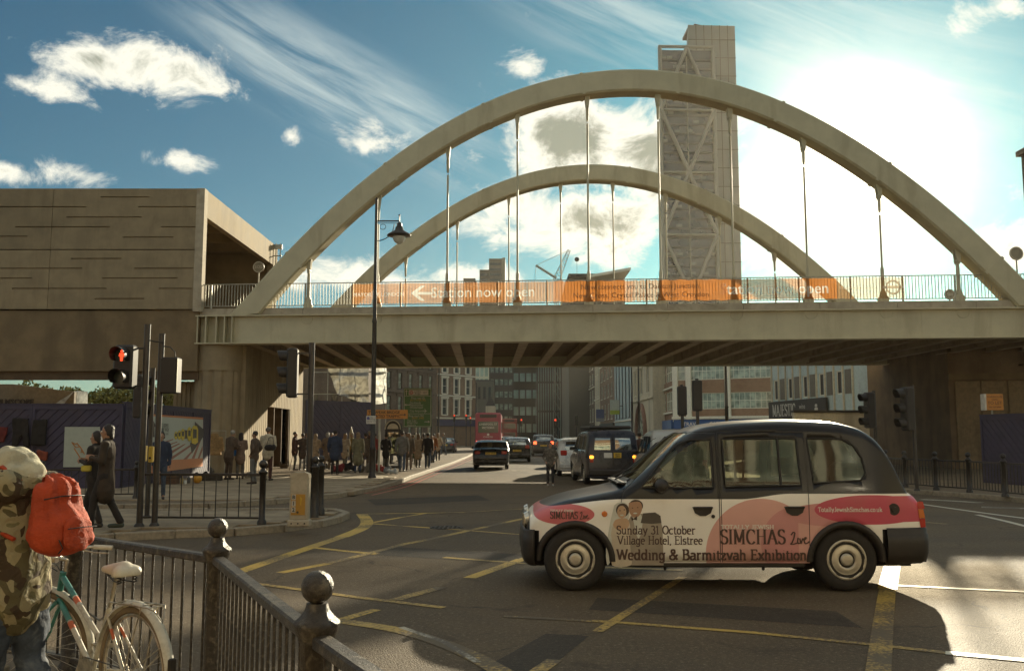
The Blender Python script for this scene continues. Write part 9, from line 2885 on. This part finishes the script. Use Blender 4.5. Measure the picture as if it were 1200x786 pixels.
for i, (px, py, cc, lab) in enumerate(((209, 566, (.4, .4, .36), "small white bottle beside the brown suitcase"), (213, 567, (.35, .26, .1), "small amber bottle beside the white bottle"), (217, 567, (.5, .5, .45), "white mug next to the amber bottle"), (221, 566, (.1, .1, .09), "dark bottle left of the orange football"))):
 r = thing("bottle" if i != 2 else "mug", lab, "bottle" if i != 2 else "mug", gp(px, py)); m = MB()
 m.lathe([(.05, 0), (.055, .02), (.055, .16), (.02, .22), (.02, .28)] if i != 2 else [(.05, 0), (.055, .12), (.045, .12), (.045, .03)], n=12); m.build("glass", [material("bottle_%d" % i, cc, .3)], r)
for px, py, cc, s_, lab in ((398, 552, (.2, .03, .03), .5, "dark red bag on the pavement between two women"), (411, 551, DK, .5, "black bin bag left of the woman in the olive coat"), (428, 553, GREY, .6, "grey cloth heap at the foot of the street lamp"), (447, 552, (.28, .04, .03), .5, "bright red bag right of the street lamp"), (454, 554, (.2, .2, .19), .45, "pale carrier bags by the kiosk"), (461, 555, (.4, .4, .37), .35, "white paper litter heap on the kerb by the kiosk"), (384, 549, DK, .4, "black bag behind the tall man in the black coat"), (288, 560, (.3, .26, .2), .4, "small heap of pale clothing between the shoppers"), (333, 548, (.12, .09, .06), .45, "brown bag on the ground beside the doorway")):
 heap(lab, "bag" if "bag" in lab else "cloth heap", px, py, cc, s_, "bag" if "bag" in lab else "cloth_heap", 3, .6, 4)
bb = thing("carrier_bag", "bright blue carrier bag held by the man in the dark anorak", "bag", gp(273, 561)); m = MB(); cap(m, (0, 0, .95), (.12, 0, 1.15), .16, .08, (1, .5), 10); cap(m, (0, 0, .95), (-.05, 0, 1.25), .12, .05, (1, .5), 10); fuse(m, "pouch", [material("blue_plastic", (.05, .16, .42), .35, bump=.4)], bb, .025, 1, wrinkle=.03)
# clothes hanging on the hoarding and a rail by the pier
def hung(label, root_h, pts, col, name="garment", cat="clothing"):
 g = [on_board(root_h, *p) for p in pts]
 r = thing(name, label, cat, root_h.location, root_h.rotation_euler.z); m = MB()
 m.prism(g, -.13, -.055)
 fuse(m, "cloth", [cloth("hung_%d" % int(col[0] * 1000), col)], r, .03, 2, wrinkle=.03, wscale=5); return r
hung("black trousers hanging on the hoarding, left of two dark garments", hA, [(17, 490), (35, 490), (36, 524), (30, 524), (27, 505), (22, 526), (16, 526)], DK, "trousers")
hung("black long garment hanging on the hoarding, right of two dark garments", hA, [(41, 491), (57, 491), (55, 522), (38, 521)], (.02, .016, .013), "dress")
hung("dull red garment hanging at the hoarding's left", hA, [(-3, 500), (12, 500), (6, 518), (-3, 518)], (.14, .025, .02), "shirt")
hung("orange garment hanging low on the hoarding behind the hood", hA, [(45, 527), (58, 529), (56, 540), (46, 538)], (.22, .05, .025), "shirt")
hg = thing("clothes_rail", "tan jacket on a hanger rail beside the round pier", "clothing", gp(250, 555)); m = MB()
for sx in (-.45, .45): m.tube((sx, 0, 0), (sx, 0, 1.72), .015, n=6)
m.tube((-.45, 0, 1.72), (.45, 0, 1.72), .015, n=6); m.build("rail", [GALV], hg)
m = MB(); m.prism([(-.28, .75), (.28, .75), (.27, 1.4), (.1, 1.62), (-.1, 1.62), (-.27, 1.4)], -.08, .08); cap(m, (-.27, 0, 1.42), (-.36, 0, .95), .07, .06); cap(m, (.27, 0, 1.42), (.36, 0, .95), .07, .06)
fuse(m, "jacket", [cloth("tan_jacket", (.30, .18, .07))], hg, .03, 2, wrinkle=.03, wscale=6)
# surfboard-like white board standing among the shoppers
r = thing("banner_flag", "slim pale leaf-shaped board standing between the walkers and the hoarding", "board", gp(411, 541)); m = MB(); m.prism([(-.02, 0), (.02, 0), (.16, .9), (.12, 1.6), (0, 2.05), (-.12, 1.6), (-.16, .9)], -.03, .03); m.build("board", [material("pale_board", (.35, .33, .26), .6)], r, fix=True)
# ================================================================== the hazy air
def haze(density):
 m = bpy.data.materials.new("haze"); m.use_nodes = True
 nt = m.node_tree; nt.nodes.clear()
 out = N(nt, "ShaderNodeOutputMaterial"); v = N(nt, "ShaderNodeVolumePrincipled")
 v.inputs['Color'].default_value = (1.0, 0.91, 0.74, 1); v.inputs['Density'].default_value = density; v.inputs['Anisotropy'].default_value = 0.55
 nt.links.new(v.outputs[0], out.inputs['Volume'])
 b = MB(); b.box(-2550, 2550, -100, 2550, -1.1, 185)
 return tag(b.build("haze", [m]), kind='stuff')
haze(0.00009)
finish_pending()
